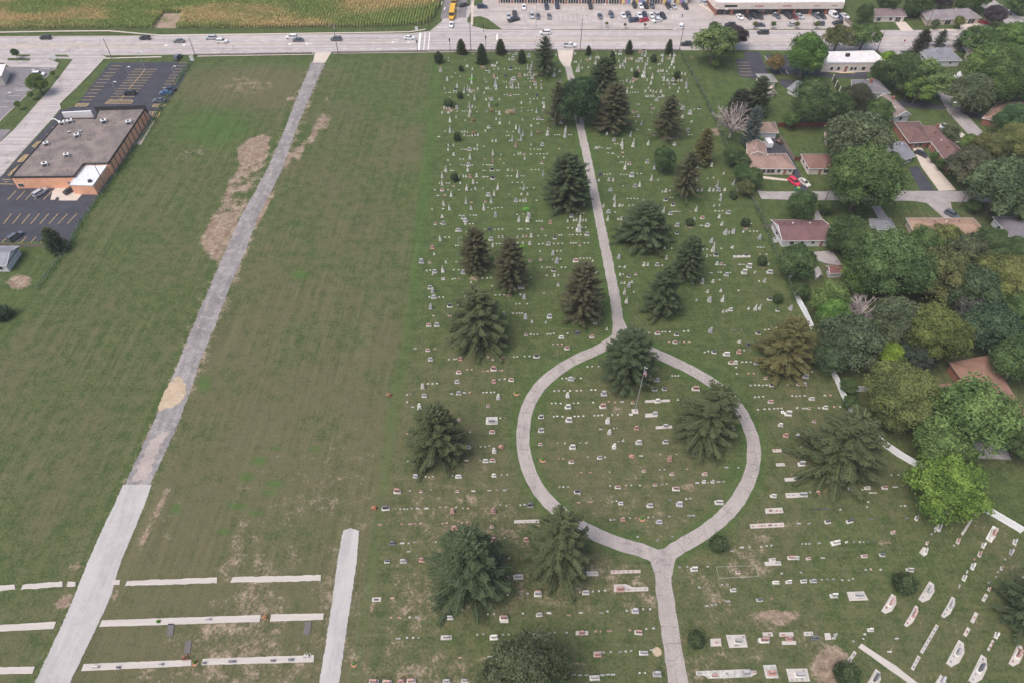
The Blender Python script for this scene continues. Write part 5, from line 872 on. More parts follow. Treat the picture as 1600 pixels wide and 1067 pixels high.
plot(zz(1060, 900, Y, [(935, 558), (1068, 555), (1062, 518), (932, 520)]), sz(1060, 900, Y, [('m', 970, 545, 'rw'), ('h', 1022, 585, 'r')]), 'pale slab above the red headstone, upper of two')
plot(zz(1060, 900, Y, [(960, 635), (1090, 631), (1086, 598), (955, 600)]), sz(1060, 900, Y, [('m', 1010, 618, 'w')]), 'pale slab below the red headstone, lower of two')
plot(zz(1060, 900, Y, [(1162, 553), (1248, 550), (1244, 512), (1158, 514)]), sz(1060, 900, Y, [('m', 1190, 535, ''), ('m', 1225, 533, ''), ('h', 1258, 575, 'd')]), 'white slab with two markers beside a black headstone')
plot(zz(1060, 900, Y, [(1360, 590), (1415, 586), (1402, 525), (1350, 527)]), sz(1060, 900, Y, [('t', 1435, 575, ''), ('t', 1450, 545, '')]), 'tan slab with small white figures above the bare soil')
plot(zz(1060, 900, Y, [(285, 948), (668, 932), (722, 903), (718, 872), (672, 872), (660, 858), (235, 875), (160, 880), (165, 915), (232, 917)]), sz(1060, 900, Y, [('h', 330, 925, 'r'), ('m', 450, 900, ''), ('m', 537, 885, ''), ('h', 620, 905, 'L'), ('m', 198, 898, 'w'), ('m', 700, 888, 'r')]), 'very long white slab with two headstones at the bottom edge', 'marble')
plot(zz(1060, 900, Y, [(810, 945), (930, 942), (900, 818), (782, 822)]), sz(1060, 900, Y, [('h', 862, 900, 'rL')]), 'white slab with a massive red headstone near the bottom edge', 'marble')
plot(zz(1060, 900, Y, [(1025, 975), (1218, 972), (1190, 853), (995, 856)]), sz(1060, 900, Y, [('h', 1120, 920, 'L'), ('m', 1050, 962, ''), ('m', 1095, 960, ''), ('m', 1145, 958, ''), ('m', 1190, 956, ''), ('m', 1035, 872, ''), ('m', 1080, 870, ''), ('m', 1160, 870, '')]), 'tan square slab ringed by small markers left of the bare soil')
plot(zz(1100, 780, Q, [(388, 242), (668, 228), (662, 193), (380, 206)]), sz(1100, 780, Q, [('m', 405, 226, 'r'), ('m', 455, 224, 'r'), ('m', 480, 223, 'r'), ('m', 505, 222, 'r'), ('h', 545, 222, 'r'), ('m', 598, 217, 'r'), ('m', 640, 215, 'r')]), 'long pinkish slab with many red markers right of the loop')
plot(zz(1100, 780, Q, [(512, 118), (662, 112), (650, 68), (508, 76)]), sz(1100, 780, Q, [('h', 550, 100, 'r'), ('m', 605, 97, 'r'), ('m', 635, 96, 'r')]), 'grey slab with a red headstone and two markers right of the loop')
plot(zz(1100, 780, Q, [(510, 553), (645, 548), (635, 515), (500, 520)]), sz(1100, 780, Q, [('m', 530, 533, ''), ('m', 570, 532, 'w'), ('m', 612, 530, 'w')]), 'low slab with three markers before a pale headstone')
plot(zz(1100, 780, Q, [(1212, 845), (1370, 838), (1330, 765), (1188, 770)]), sz(1100, 780, Q, [('h', 1285, 805, 'L'), ('m', 1220, 825, ''), ('m', 1260, 825, ''), ('m', 1300, 824, '')]), 'white slab with a big grey headstone left of the slanted plots')
plot(zz(1100, 600, Q, [(575, 567), (648, 564), (640, 540), (568, 543)]), sz(1100, 600, Q, [('m', 592, 552, 'r'), ('m', 622, 552, 'r')]), 'small slab with red markers just right of the loop')
plot(zz(1100, 600, Q, [(604, 684), (676, 681), (668, 657), (597, 660)]), sz(1100, 600, Q, [('m', 622, 670, ''), ('m', 652, 670, '')]), 'small slab with grey markers just right of the loop')
plot(zz(1100, 600, Q, [(675, 810), (806, 805), (800, 778), (668, 782)]), sz(1100, 600, Q, [('m', 695, 794, ''), ('h', 758, 793, '')]), 'narrow slab with one grey headstone below the small slabs')
plot(zz(1100, 600, Q, [(685, 948), (852, 942), (845, 902), (676, 908)]), sz(1100, 600, Q, [('m', 705, 925, 'w'), ('m', 745, 925, 'w'), ('h', 820, 927, 'L')]), 'wide slab with a grey headstone below the sprawling spruce')
plot(zz(1060, 340, K, [(622, 458), (818, 455), (815, 432), (620, 434)]), sz(1060, 340, K, [('h', 762, 440, 'd'), ('m', 655, 444, 'd'), ('m', 705, 443, 'd')]), 'slab with a black headstone left of a small round conifer')
plot(zz(820, 560, Q, [(1002, 490), (1104, 486), (1100, 455), (1004, 460)]), [], 'slab right of the flagpole foot'); plot(zz(820, 560, Q, [(1092, 588), (1232, 580), (1228, 558), (1090, 565)]), [], 'long low slab left of the leaning spruce')
plot(zz(820, 560, Q, [(1000, 368), (1210, 360), (1208, 342), (1002, 348)]), [], 'long low slab with markers above the flagpole foot')
plot(zz(1350, 740, .15654, [(1270, 688), (1345, 550), (1285, 515), (1210, 648)]), sz(1350, 740, .15654, [('h', 1288, 600, 'rLZ'), ('m', 1250, 645, 'Z')]), 'white slanted slab with a large brown headstone below the white fence', 'marble')
plot(zz(1350, 740, .15654, [(740, 580), (778, 530), (735, 498), (695, 545)]), sz(1350, 740, .15654, [('h', 748, 545, 'Z')]), 'small square slab with grey stone below the vivid tree')
plot(zz(1350, 740, .15654, [(600, 825), (640, 765), (590, 728), (548, 785)]), sz(1350, 740, .15654, [('h', 612, 775, 'wZ')]), 'small square slab with a white headstone above the clipped bush')
plot(zz(1350, 740, .15654, [(848, 415), (885, 370), (835, 330), (802, 380)]), sz(1350, 740, .15654, [('m', 845, 375, 'Z')]), 'slab half hidden by the vivid yellow-green tree')
plot(zz(1350, 740, .15654, [(985, 615), (1120, 405), (1100, 390), (965, 600)]), sz(1350, 740, .15654, [('m', 980+i*14.5, 592-i*22, 'Z') for i in range(9)]), 'long narrow slab of markers running under the vivid tree')
for x1, y1, x2, y2, w_, f, n_, lb in [(428, 302, 516, 158, 1.5, 'r', 2, 'slanted slab with red headstone left of the clipped bush foot'), (738, 205, 832, 55, 1.6, '', 3, 'slanted slab with grey headstone right of the clipped bush'), (612, 415, 706, 250, 1.0, 'r', 4, 'narrow slanted slab with red stones in the second column'), (922, 340, 1012, 178, 1.1, '', 4, 'slanted slab with grey headstone in the third column, uppermost'), (745, 638, 878, 408, .95, 'm', 7, 'longest slanted slab carrying a line of markers'), (668, 778, 726, 668, 1.0, 'm', 3, 'short slanted slab below the line of markers'),
    (972, 742, 1078, 545, 1.7, '', 4, 'slanted white slab with big grey headstone, bottom centre right'), (1160, 885, 1266, 668, 1.7, 'd', 5, 'slanted slab with dark headstone at the bottom edge'), (1490, 740, 1568, 578, 1.4, 'r', 3, 'slanted slab with dark headstone nearest the right bottom corner'), (1166, 385, 1205, 306, 1.1, 'rm', 1, 'short slanted slab with one red stone, upper'), (1106, 496, 1140, 432, 1.1, 'rm', 1, 'short slanted slab with one red stone, lower'), (1258, 208, 1288, 152, 1.0, 'm', 1, 'short slanted slab beside the right-edge spruce'), (1300, 618, 1342, 535, .7, 'rm', 2, 'narrow dark red slanted slab near the right-edge spruce'), (132, 720, 195, 630, 1.0, 'm', 2, 'white slanted slab on the bare soil'), (300, 930, 384, 786, 1.5, 'd', 3, 'slanted slab with dark headstone below the bare soil'), (870, 915, 922, 832, 1.4, '', 2, 'slanted slab cut by the bottom edge')]:
    a = G(1300+x1*Q, 900+y1*Q); b2 = G(1300+x2*Q, 900+y2*Q); d = (b2-a); L_n = d.length; d.normalize(); nn = Vector((d.y, -d.x, 0)); c = (a+b2)/2; big_ = 'm' not in f
    hw = w_*.34; o = empty('family_plot', c); mb = MB(); P = [a-nn*hw, b2-nn*hw, b2+nn*hw*.8]+([a.lerp(b2, .72)+nn*w_*.75, a.lerp(b2, .3)+nn*w_*.75] if big_ else [])+[a+nn*hw*.8]; P = [(p.x-c.x, p.y-c.y) for p in P]; mb.prism(P, -.04, .12); mb.build('slab', M['conc'], o); rz = math.atan2(d.y, d.x)
    if big_:
        pr = make('h', 'r' if 'r' in f else 'd' if 'd' in f else '', 'L', 0); p = a.lerp(b2, .55)+nn*.2-c; e = link('headstone', pr[1][1], o, (p.x, p.y, .06), rz); link('headstone_base', pr[0][1], e)
    for k in range(n_):
        t_ = (k+.6)/(n_+.2); 
        if big_ and abs(t_-.55) < .14: continue
        p = a.lerp(b2, t_)-nn*(.0)-c; link('marker', make('m', 'r' if 'r' in f else 'g', '', 1), o, (p.x, p.y, .09), rz)
    tag(o, lb, 'family plot', 'family plots on pale slabs')
def curb(poly, label):
    P = gp(poly); mb = MB()
    for a, b2 in zip(P, P[1:]+P[:1]): d = b2-a; mb.box(((a.x+b2.x)/2, (a.y+b2.y)/2, -.02), (d.length, .05, .05), math.atan2(d.y, d.x))
    tag(mb.build('plot_curb', M['mark']), label, 'plot curb')
curb([(1123.5, 903), (1185, 900), (1181, 883), (1119, 885)], 'thin pale curb outlining an empty rectangular plot'); curb([(715.5, 379.5), (722, 379.5), (722, 371.5), (715.5, 371.5)], 'thin cream curb corner beside the left paired spruce')
for x, y, lb in [(1222.8, 643.7, 'small white wreath ring beside a pale headstone'), (1026.5, 1018, 'tan round mulch ring with small plants near the lower drive')]:
    p = G(x, y); R_ = .35 if x > 1200 else .85; mb = MB(); n_ = 14
    mb.tube([(p.x+R_*math.cos(a*6.283/n_), p.y+R_*math.sin(a*6.283/n_), .08) for a in range(n_+1)], .12 if x > 1200 else .1, 6, cap=False); 
    if x < 1200: mb.prism([(p.x+R_*math.cos(a*6.283/n_), p.y+R_*math.sin(a*6.283/n_)) for a in range(n_)], 0, .07)
    tag(mb.build('wreath' if x > 1200 else 'planting_ring', M['white'] if x > 1200 else M['sand']), lb, 'wreath' if x > 1200 else 'planting ring')
# stones set on the foundation strips
for i, (x, y, w_, c, lb) in enumerate([(150, 1042.5, 1.5, 'w', 'flat pinkish grey stone on the bottom strip'), (186, 1043, .8, 'd', 'grey upright stone on the bottom strip'), (253, 1038, .8, '', 'light blue-grey stone on the bottom strip'), (363.5, 1034, 1.5, 'd', 'largest dark stone on the right bottom strip'), (427, 1032.5, .9, 'd', 'small black stone on the right bottom strip'), (455, 1031, 1.1, 'd', 'dark bluish stone on the right bottom strip'), (479, 1026, 1.3, 'w', 'white planter stone at the right end of the strip'), (326, 968, 1.2, '', 'slim blue-grey stone on the middle strip'), (320, 1036, .7, 'd', 'small stone at the left end of right strip')]):
    p = G(x, y); o = empty('headstone', p); bm = MB(); bm.box((0, 0, .1), (w_, .5, .16)); bm.build('base', M['granite'], o); dm = MB(); die_mesh(dm, w_*.85, .25, .55, .26, i % 2); dm.build('stone', [M[CH[c][0]], M[CH[c][1]]], o); tag(o, lb, 'headstone', 'stones on the concrete strips')
def flowers(x, y, n_, R_, seed, lb):
    p = G(x, y); r = random.Random(seed); o = empty('flower_arrangement', p)
    for nm, cs in (('foliage', (.05, .10, .03)), ('blossom', (.35, .12, .12) if seed % 2 else (.7, .68, .6))):
        cen = np.array([[r.gauss(0, R_*.5), r.gauss(0, R_*.35), r.uniform(.15, .15+R_)] for _ in range(n_)]); d = unit(np.random.default_rng(seed).normal(size=(n_, 3))); e = unit(np.cross(d, [0, .3, 1])); V, F = quads(cen, d*.16, e*.08)
        q = link(nm, np_mesh(nm, V, F, M['leaf'], np.full(n_, .5)), o); q.color = (*cs, 1)
    tag(o, lb, 'flowers')
flowers(290, 1028, 60, .7, 3, 'red and white flowers at the right end of the bottom strip'); flowers(1197+55, 603+97, 30, .4, 4, 'small flowers before a headstone right of the loop'); flowers(480, 1024, 40, .5, 6, 'white flowers on the white planter stone')
for x, y, lb in [(293, 1011, 'dark gravel-covered grave above the flowers on the bottom strip'), (480, 981, 'dark speckled gravel grave below the short middle strip'), (266, 984, 'gravel grave with green plants below the middle strip')]:
    w_ = [G(x+a, y+b2) for a, b2 in ((-5.5, 10), (4, 10), (7, -10), (-3, -10))]; tag(MB().prism([(v.x, v.y) for v in w_], 0, .12).build('gravel_grave', mat('dark_grave_gravel', (.13, .12, .12), .95, .5, 9)), lb, 'gravel grave')
# ---------------------------------------------------------------- buildings
def wall_open(root, a, b, z0, items, out):
    """windows/doors on the wall from a to b (world xy, seen from outside); items: (kind, t, width, height, sill)"""
    d = b-a; L = d.length; u = d/L; n_ = Vector((u.y, -u.x, 0)); rz = math.atan2(u.y, u.x)
    for kd, t, w_, h_, s_ in items:
        p = a+u*(L*t)+n_*.02; fr = MB(); fr.box((p.x-out.x, p.y-out.y, z0+s_-.08), (w_+.2, .10, h_+.16), rz); f = fr.build('door' if kd == 'd' else 'window', M['frame'], root)
        q = p+n_*.04; g_ = MB(); g_.box((q.x-out.x, q.y-out.y, z0+s_), (w_, .09, h_), rz); g_.build('door_leaf' if kd == 'd' else 'pane', M['redbrick'] if kd == 'd' else M['glass'], f)
        if kd == 'w' and w_ > 1.5: m_ = MB(); m_.box((q.x-out.x+n_.x*.03, q.y-out.y+n_.y*.03, z0+s_), (.07, .09, h_), rz); m_.build('mullion', M['frame'], f)
def house(quad, label, wall='wallwhite', roof=(.2, .15, .13), kind='hip', axis=0, rh=1.9, eave=2.7, oh=.5, chim=None, front=None, left=None, cat='house', name='house', vents=0, roof2=None, seed=0, fascia='frame'):
    A, B2, C2, D_ = [G(x, y, eave) for x, y in quad]        # back-left, back-right, front-right, front-left
    c = (A+B2+C2+D_)/4; c.z = 0; o = empty(name, c); A, B2, C2, D_ = [p-Vector((c.x, c.y, 0)) for p in (A, B2, C2, D_)]
    cen = (A+B2+C2+D_)/4; ins = lambda p: p+(cen-p).normalized()*min(oh*1.41, (cen-p).length*.3)
    w_ = [ins(p) for p in (D_, C2, B2, A)]; MB().prism([(p.x, p.y) for p in w_], 0, eave-.05).build('wall', M[wall], o)
    if axis == 0: e1, e2, s1, s2 = (A+D_)/2, (B2+C2)/2, (A, D_), (B2, C2)
    else: e1, e2, s1, s2 = (A+B2)/2, (D_+C2)/2, (A, B2), (D_, C2)
    span = (s1[0]-s1[1]).length; d = (e2-e1); ln = d.length; inset = 0 if kind == 'gable' else min(span*.48, ln*.45); u = d/ln
    R1 = e1+u*inset+Vector((0, 0, rh)); R2 = e2-u*inset+Vector((0, 0, rh)); rm = roofmat('shingles', roof, roof2); mb = MB()
    V = [A, B2, C2, D_, R1, R2]
    if axis == 0: fs = [(3, 2, 5, 4), (1, 0, 4, 5), (0, 3, 4), (2, 1, 5)]
    else: fs = [(0, 3, 5, 4), (2, 1, 4, 5), (1, 0, 4), (3, 2, 5)]
    if kind == 'gable':
        mb.add(V, fs[:2]); g_ = MB(); 
        for e, s in ((e1, s1), (e2, s2)):
            k = -.3 if e is e2 else .3; pts = [s[0].lerp(s[1], .06)+u*k, s[1].lerp(s[0], .06)+u*k, e+Vector((0, 0, rh*.93))+u*k]; g_.add(pts, [(0, 1, 2) if e is e1 else (0, 2, 1)]); g_.add([p+u*.02*(1 if k > 0 else -1) for p in pts], [(0, 2, 1) if e is e1 else (0, 1, 2)])
        g_.build('gable_wall', M[wall], o)
    else: mb.add(V, fs)
    mb.add([p-Vector((0, 0, .12)) for p in (A, B2, C2, D_)], [(0, 1, 2, 3)])
    rf = mb.build('roof', rm, o)
    fa = MB()
    for p, q in ((A, B2), (B2, C2), (C2, D_), (D_, A)):
        m_ = (p+q)/2; dd = q-p
        if kind == 'gable' and ({tuple(p), tuple(q)} == {tuple(s1[0]), tuple(s1[1])} or {tuple(p), tuple(q)} == {tuple(s2[0]), tuple(s2[1])}):
            e = e1 if {tuple(p), tuple(q)} == {tuple(s1[0]), tuple(s1[1])} else e2
            fa.tube([p, e+Vector((0, 0, rh)), q], .09, 4)
        else: fa.box((m_.x, m_.y, eave-.17), (dd.length+.05, .08, .18), math.atan2(dd.y, dd.x))
    fa.build('fascia', M[fascia], rf)
    if kind == 'hip' or True: MB().tube([R1+Vector((0, 0, .02)), R2+Vector((0, 0, .02))], .10, 4).build('ridge_cap', rm, rf)
    r = random.Random(seed+3)
    if vents:
        vb = MB()
        for i in range(vents):
            t = (i+1)/(vents+1); p = R1.lerp(R2, t)+(e1-s1[0]).normalized()*(0) ; q = p.lerp((s1[0] if axis else s1[0]).lerp(s2[0], t), .3+.1*r.random()); vv = MB(); vv.box((q.x, q.y, q.z-.1), (.32, .32, .4)); vv.build('roof_vent', M['frame'] if i % 2 else M['darkmetal'], rf)
    if chim:
        t, k = chim; p = R1.lerp(R2, t); q = p+(e1-s1[0]).normalized()*k; ch_ = MB(); ch_.box((q.x, q.y, eave), (.9, .7, rh+1.0)); ch_.box((q.x, q.y, eave+rh+1.0), (1.0, .8, .12)); ch_.build('chimney', M['redbrick'], rf)
    fr_ = front if front is not None else [('w', .18, 1.3, 1.1, .95), ('d', .42, .95, 2.05, .05), ('w', .62, 1.9, 1.2, .9), ('w', .85, 1.2, 1.1, .95)]
    wall_open(o, w_[0].copy()*1, w_[1].copy(), 0, fr_, Vector((0, 0, 0)))
    if left is not None: wall_open(o, w_[3].copy(), w_[0].copy(), 0, left, Vector((0, 0, 0)))
    for q in (w_,): pass
    tag(o, label, cat); LM2.append((label, (quad[0][0]+quad[2][0])/2, (quad[0][1]+quad[2][1])/2)); return o
LM2 = []
RB = (.145, .092, .085); MR = (.15, .085, .085); TN = (.31, .215, .16); PK = (.27, .19, .16); GR = (.155, .15, .165); BLG = (.20, .21, .235); BRG = (.22, .18, .165)
W2 = [('w', .3, 1.0, .9, 1.1), ('w', .75, 1.0, .9, 1.1)]
house([(1204, 344), (1286, 344), (1300, 376), (1222, 377)], 'white house with a maroon roof beside the cemetery fence', roof=(.16, .095, .098), kind='gable', axis=0, rh=2.0, vents=5, front=[('w', .2, 1.3, .9, 1.2), ('w', .42, .9, .9, 1.2), ('w', .66, .9, .8, 1.2), ('d', .85, .9, 2, .1)], left=[('w', .5, 1.0, .9, 1.2)])
house([(1416, 341), (1521, 341), (1551, 373), (1433, 373)], 'long low house with a tan roof above the grove', 'beige', TN, rh=1.9, vents=3)
house([(1551, 339), (1625, 338), (1650, 382), (1586, 381)], 'grey-roofed house with pale gable wall at the right edge', roof=GR, rh=2.0, left=W2)
o = house([(1158, 241), (1229, 240), (1244, 264), (1168, 264)], 'pale house with a pinkish tan roof and black driveway', 'cream', PK, rh=2.0, kind='hip', vents=3, front=[('w', .35, 1.2, 1.2, .9), ('w', .5, 2.6, 1.4, .8), ('w', .68, 1.0, 1.2, .9), ('d', .82, .95, 2.05, .05), ('w', .93, .8, .7, 1.3)], left=[('d', .5, .9, 2, .1)])
house([(1166, 224), (1196, 224), (1199, 243), (1168, 243)], 'rear wing with tan roof joined to the pinkish roofed house', 'cream', PK, kind='gable', axis=1, rh=1.6, vents=2, front=[])
house([(1183, 192), (1211, 191), (1217, 208), (1180, 208)], 'white garage with a brown hip roof behind the tan house', 'wallwhite', (.24, .18, .15), rh=2.2, vents=1, front=[], cat='garage', name='garage')
house([(1251, 241), (1305, 241), (1318, 264), (1264, 264)], 'brown-roofed house with white walls and red brick base', 'cream', (.19, .115, .10), rh=2.2, front=[('d', .35, .95, 2, .05), ('w', .62, 3.0, 1.3, .8)], left=W2)
house([(1388, 222), (1413, 222), (1431, 244), (1396, 258)], 'grey hip-roofed house between two driveways', 'wallwhite', BLG, rh=2.2, vents=2)
house([(1397, 191), (1437, 190), (1455, 222), (1421, 224)], 'left wing of the long red-brown roof house', 'redbrick', RB, rh=1.8, front=[('w', .5, 3, 1.4, .6)])
house([(1436, 197), (1463, 196), (1506, 238), (1485, 262)], 'long diagonal house with a red-brown roof beside the side street', 'redbrick', RB, axis=1, rh=2.1, chim=(.08, .5), vents=3, front=[('w', .5, 1.5, 1.2, .9)], left=[('w', .2, 1.6, 1.2, .9), ('d', .4, 1, 2, .1), ('w', .6, 1.6, 1.2, .9), ('w', .85, 1.6, 1.2, .9)])
house([(1364, 159), (1391, 150), (1425, 181), (1399, 184)], 'white gabled house with a grey-brown roof and one dark window', 'wallwhite', BRG, kind='gable', axis=1, rh=2.2, vents=2, chim=(.35, .5), front=[('w', .45, 1.0, 1.6, .9)])
house([(1330, 125), (1370, 124), (1392, 146), (1332, 145)], 'long dark grey-roofed house below the white clinic', 'wallwhite', GR, rh=2.3, chim=(.6, .8), vents=3, front=[])
house([(1230, 138), (1246, 126), (1256, 131), (1249, 147)], 'small blue-grey roofed shed half under a tree', 'wallwhite', BLG, rh=1.6, eave=2.3, front=[], cat='shed', name='shed')
house([(1181, 116), (1206, 116), (1215, 128), (1196, 128)], 'garage with grey-green hip roof beside the black car park', 'cream', (.22, .22, .21), rh=1.6, front=[], left=W2, cat='garage', name='garage')
house([(1199, 139), (1206, 137), (1214, 146), (1200, 147)], 'tiny white shed below the grey-green garage', 'cream', (.5, .42, .38), kind='gable', axis=1, rh=1.5, eave=1.7, front=[], cat='shed', name='shed')
house([(1434, 78), (1484, 76), (1504, 95), (1452, 96)], 'white house with blue-grey hip roof beside the main road', 'wallwhite', BLG, rh=3.0, vents=4, front=[('w', .7, .8, .8, 1.2)], left=[('w', .4, .9, .9, 1.1)])
house([(1509, 79), (1520, 78), (1528, 93), (1522, 96)], 'small cream gabled garage in the upper right trees', 'cream', (.45, .36, .30), kind='gable', axis=1, rh=1.4, front=[], left=[('w', .3, .8, .9, .9), ('w', .75, .8, .9, .9)], cat='garage', name='garage')
house([(1491, 118), (1504, 117), (1507, 127), (1492, 128)], 'small white gabled garage beside the side street', 'wallwhite', (.5, .5, .5), kind='gable', axis=1, rh=1.6, eave=2.2, front=[], cat='garage', name='garage')
house([(1560, 160), (1625, 159), (1640, 206), (1534, 185)], 'house with tan ridge and very dark lower roof at the right', 'redbrick', (.10, .08, .08), rh=2.4, roof2=(.34, .22, .16), front=[])
house([(1366, 14), (1411, 13), (1417, 26), (1366, 26)], 'brown-roofed low house across the main road', 'cream', (.18, .14, .14), rh=1.8, front=[('w', .15, 1.6, 1.5, .6), ('w', .55, 1.2, 1.2, .8), ('w', .8, 2.2, 2, .1)])
house([(1438, 17), (1514, 13), (1534, 28), (1449, 32)], 'long grey-roofed house across the road from the blue roof', 'beige', (.22, .20, .21), rh=2.2, vents=2, front=[('w', .15, 2, 1.6, .5), ('w', .4, 2.5, 1.8, .3), ('w', .62, 1.5, 1.4, .6), ('w', .86, 3, 2.1, .1)])
house([(1374, -3), (1391, -4), (1394, 2), (1373, 3)], 'white garage at the top photo edge', 'cream', (.4, .38, .36), kind='gable', axis=0, rh=1.2, front=[('w', .5, 2.2, 1.8, .1)], cat='garage', name='garage')
house([(1584, 84), (1625, 80), (1630, 101), (1590, 99)], 'grey roof at the right photo edge in the upper trees', 'wallwhite', BLG, rh=2.0, front=[])
house([(1482, 566), (1546, 554), (1612, 660), (1545, 652)], 'large brown-roofed house among the dark trees at right', 'redbrick', (.26, .16, .12), axis=1, rh=1.6, vents=6, kind='hip', front=[], fascia='darkmetal')
house([(1410, 600), (1500, 598), (1520, 645), (1422, 642)], 'lower wing with brown roof mostly hidden by trees', 'redbrick', (.25, .155, .118), rh=1.6, front=[], fascia='darkmetal')
house([(1358, 342), (1391, 342), (1401, 359), (1362, 359)], 'grey roof peeking out left of the long tan roof', 'wallwhite', BLG, rh=1.6, front=[])
house([(1291, 416), (1318, 413), (1321, 427), (1296, 428)], 'maroon-roofed garden shed behind the white house', 'wallwhite', (.18, .09, .09), kind='gable', rh=1.0, eave=2.2, front=[], cat='shed', name='shed')
house([(1273, 421), (1281, 420), (1285, 430), (1276, 434)], 'little white playhouse beside the maroon shed', 'wallwhite', (.45, .42, .4), kind='gable', axis=1, rh=.9, eave=1.7, front=[], cat='shed', name='shed')
house([(1288, 207), (1308, 208), (1309, 221), (1290, 221)], 'small pinkish-roofed shed under the weeping tree', 'beige', (.30, .17, .14), rh=1.2, eave=2.2, front=[], cat='shed', name='shed')
house([(-40, 385), (31, 385), (10, 416), (-50, 416)], 'grey-roofed white house cut by the left edge', 'wallwhite', (.22, .23, .26), kind='gable', axis=0, rh=1.8, front=[('w', .8, 1.2, 1.2, .9)])
house([(-30, 101), (9, 101), (2, 119), (-60, 130)], 'white canopy building at the upper left edge', 'cream', (.62, .62, .63), rh=.3, eave=4.2, front=[('w', .6, 6, 2.2, .4)], cat='building', name='building')
# flat-roofed buildings
def flat(quad, z, label, wallm, roofm, cat='building', par=.35, name='flat_roofed_building', parapet='darkmetal'):
    P = [G(x, y, z) for x, y in quad]; c = sum(P, Vector())/len(P); c.z = 0; o = empty(name, c); L = [(p.x-c.x, p.y-c.y) for p in P]; MB().prism(L, 0, z-.3).build('wall', wallm, o); MB().prism(L, z-.3, z-.02).build('roof', roofm, o)
    mb = MB(); n_ = len(L)
    for i in range(n_):
        a, b2 = Vector(L[i]), Vector(L[(i+1) % n_]); d = b2-a; mb.box(((a.x+b2.x)/2, (a.y+b2.y)/2, z-.33), (d.length+.12, .2, par+.3), math.atan2(d.y, d.x))
    mb.build('parapet', M[parapet], o); tag(o, label, cat); return o, c, L
orange = mat('orange_brick_wall', (.80, .42, .27), .85, .08, 1.2, col2=(.70, .36, .22), s2=.3)
oldroof = paving('stained_flat_roof', (.14, .125, .12), (.26, .215, .195), 0, fscale=1.0, spots=(.10, .09, .088)); whroof = paving('white_membrane_roof', (.56, .58, .62), (.64, .66, .69), 0, fscale=1)
o, c, L = flat([(98, 186), (149, 186), (155, 171), (227, 170), (169, 256), (131, 256.5), (115, 276.5), (17, 277.5)], 4.6, 'brown flat-roofed brick building with rooftop units in the left car park', orange, oldroof)
for a, b_ in (((20, 277), (98, 186)),):
    p, q = G(*a, 4.7), G(*b_, 4.7)
mb = MB(); pq = [G(100, 182, 4.6), G(145, 179.5, 4.6)]; d = pq[1]-pq[0]; mb.box(((pq[0].x+pq[1].x)/2-c.x, (pq[0].y+pq[1].y)/2-c.y, 3.6), (d.length, .5, 2.6), math.atan2(d.y, d.x)); mb.build('white_sign_parapet', M['frame'], o)
mb = MB(); pq = [G(150, 173, 4.6), G(229, 170.5, 4.6)]; d = pq[1]-pq[0]; mb.box(((pq[0].x+pq[1].x)/2-c.x, (pq[0].y+pq[1].y)/2-c.y, 3.0), (d.length, .4, 3.2), math.atan2(d.y, d.x)); mb.build('dark_screen_parapet', M['darkmetal'], o)
a, b2 = [G(x, y, 4.6)-c for x, y in ((169, 256), (227, 170))]; d = (b2-a); rz = math.atan2(d.y, d.x); nn = Vector((d.y, -d.x, 0)).normalized()
for i in range(11): p = a.lerp(b2, (i+.5)/11.2)+nn*.06; mb = MB(); mb.box((p.x, p.y, 0), (.22, .14, 4.4), rz); mb.build('downpipe', M['darkmetal'], o)
for x, y, t in ((107.5, 283, 0), (27, 284, 0)):
    a1 = G(17, 294); b1 = G(115, 294); 
pa = G(17, 277.5, 4.6)-c; pb = G(115, 276.5, 4.6)-c; pa.z = pb.z = 0; wall_open(o, pa, pb, 0, [('d', .90, 2.0, 2.6, .05), ('w', .08, 1.6, 1.2, .8)], Vector((0, 0, 0)))
an, c2, L2_ = flat([(132, 257), (168.5, 256.5), (145, 290), (109, 289)], 3.9, 'orange brick annex with a white flat roof joined to the brown building', orange, whroof, par=.12, parapet='frame')
def unit_box(x, y, z, s, lb, rz=.3, m='frame'):
    p = G(x, y, z); q = empty('rooftop_unit', (p.x, p.y, z-.05), rz); mb = MB(); mb.box((0, 0, .1), (1.5*s, 1.1*s, .95*s)); mb.build('housing', M[m], q); f = MB(); f.box((0, -.56*s, .2), (1.2*s, .05, .6*s)); f.build('grille', M['darkmetal'], q); g_ = MB(); g_.tube([(0, 0, .1+.95*s), (0, 0, .2+.95*s)], .38*s, 12); g_.build('fan', M['darkmetal'], q); k = MB(); k.box((0, 0, 0), (1.7*s, 1.3*s, .1)); k.build('curb', M['darkmetal'], q); tag(q, lb, 'rooftop unit', 'rooftop units on the brown building')
for i, (x, y, s, lb) in enumerate([(98, 194.5, 1.2, 'beside the bent white duct at the left'), (110, 192, 1.2, 'second from the left at the back'), (163, 192, 1.2, 'at the middle back of the roof'), (202, 193.5, 1.2, 'at the right back of the roof'), (121, 214, 1.1, 'in the middle beside a small vent'), (73, 227, 1.1, 'at the left middle edge'), (105, 244.5, 1.1, 'left of centre near the front'), (71, 259, 1.15, 'nearest the front wall'), (109, 208, .6, 'smallest, like a mushroom vent'), (126, 207, .6, 'small one above the middle box'), (141, 284.5, .7, 'dark one on the white annex roof')]):
    unit_box(x, y, 4.6 if i < 10 else 3.9, s, 'white rooftop box '+lb if i < 10 else 'small dark rooftop unit on the white annex roof', .2+.15*(i % 3), 'frame' if i < 10 else 'darkmetal')
p0 = [G(x, y, z) for x, y, z in ((80, 187, 4.8), (85, 186, 5.2), (90, 189, 5.2), (94, 194, 4.8))]; tag(MB().tube(p0, .18, 8).build('duct', M['frame']), 'bent white duct at the left edge of the brown roof', 'duct')
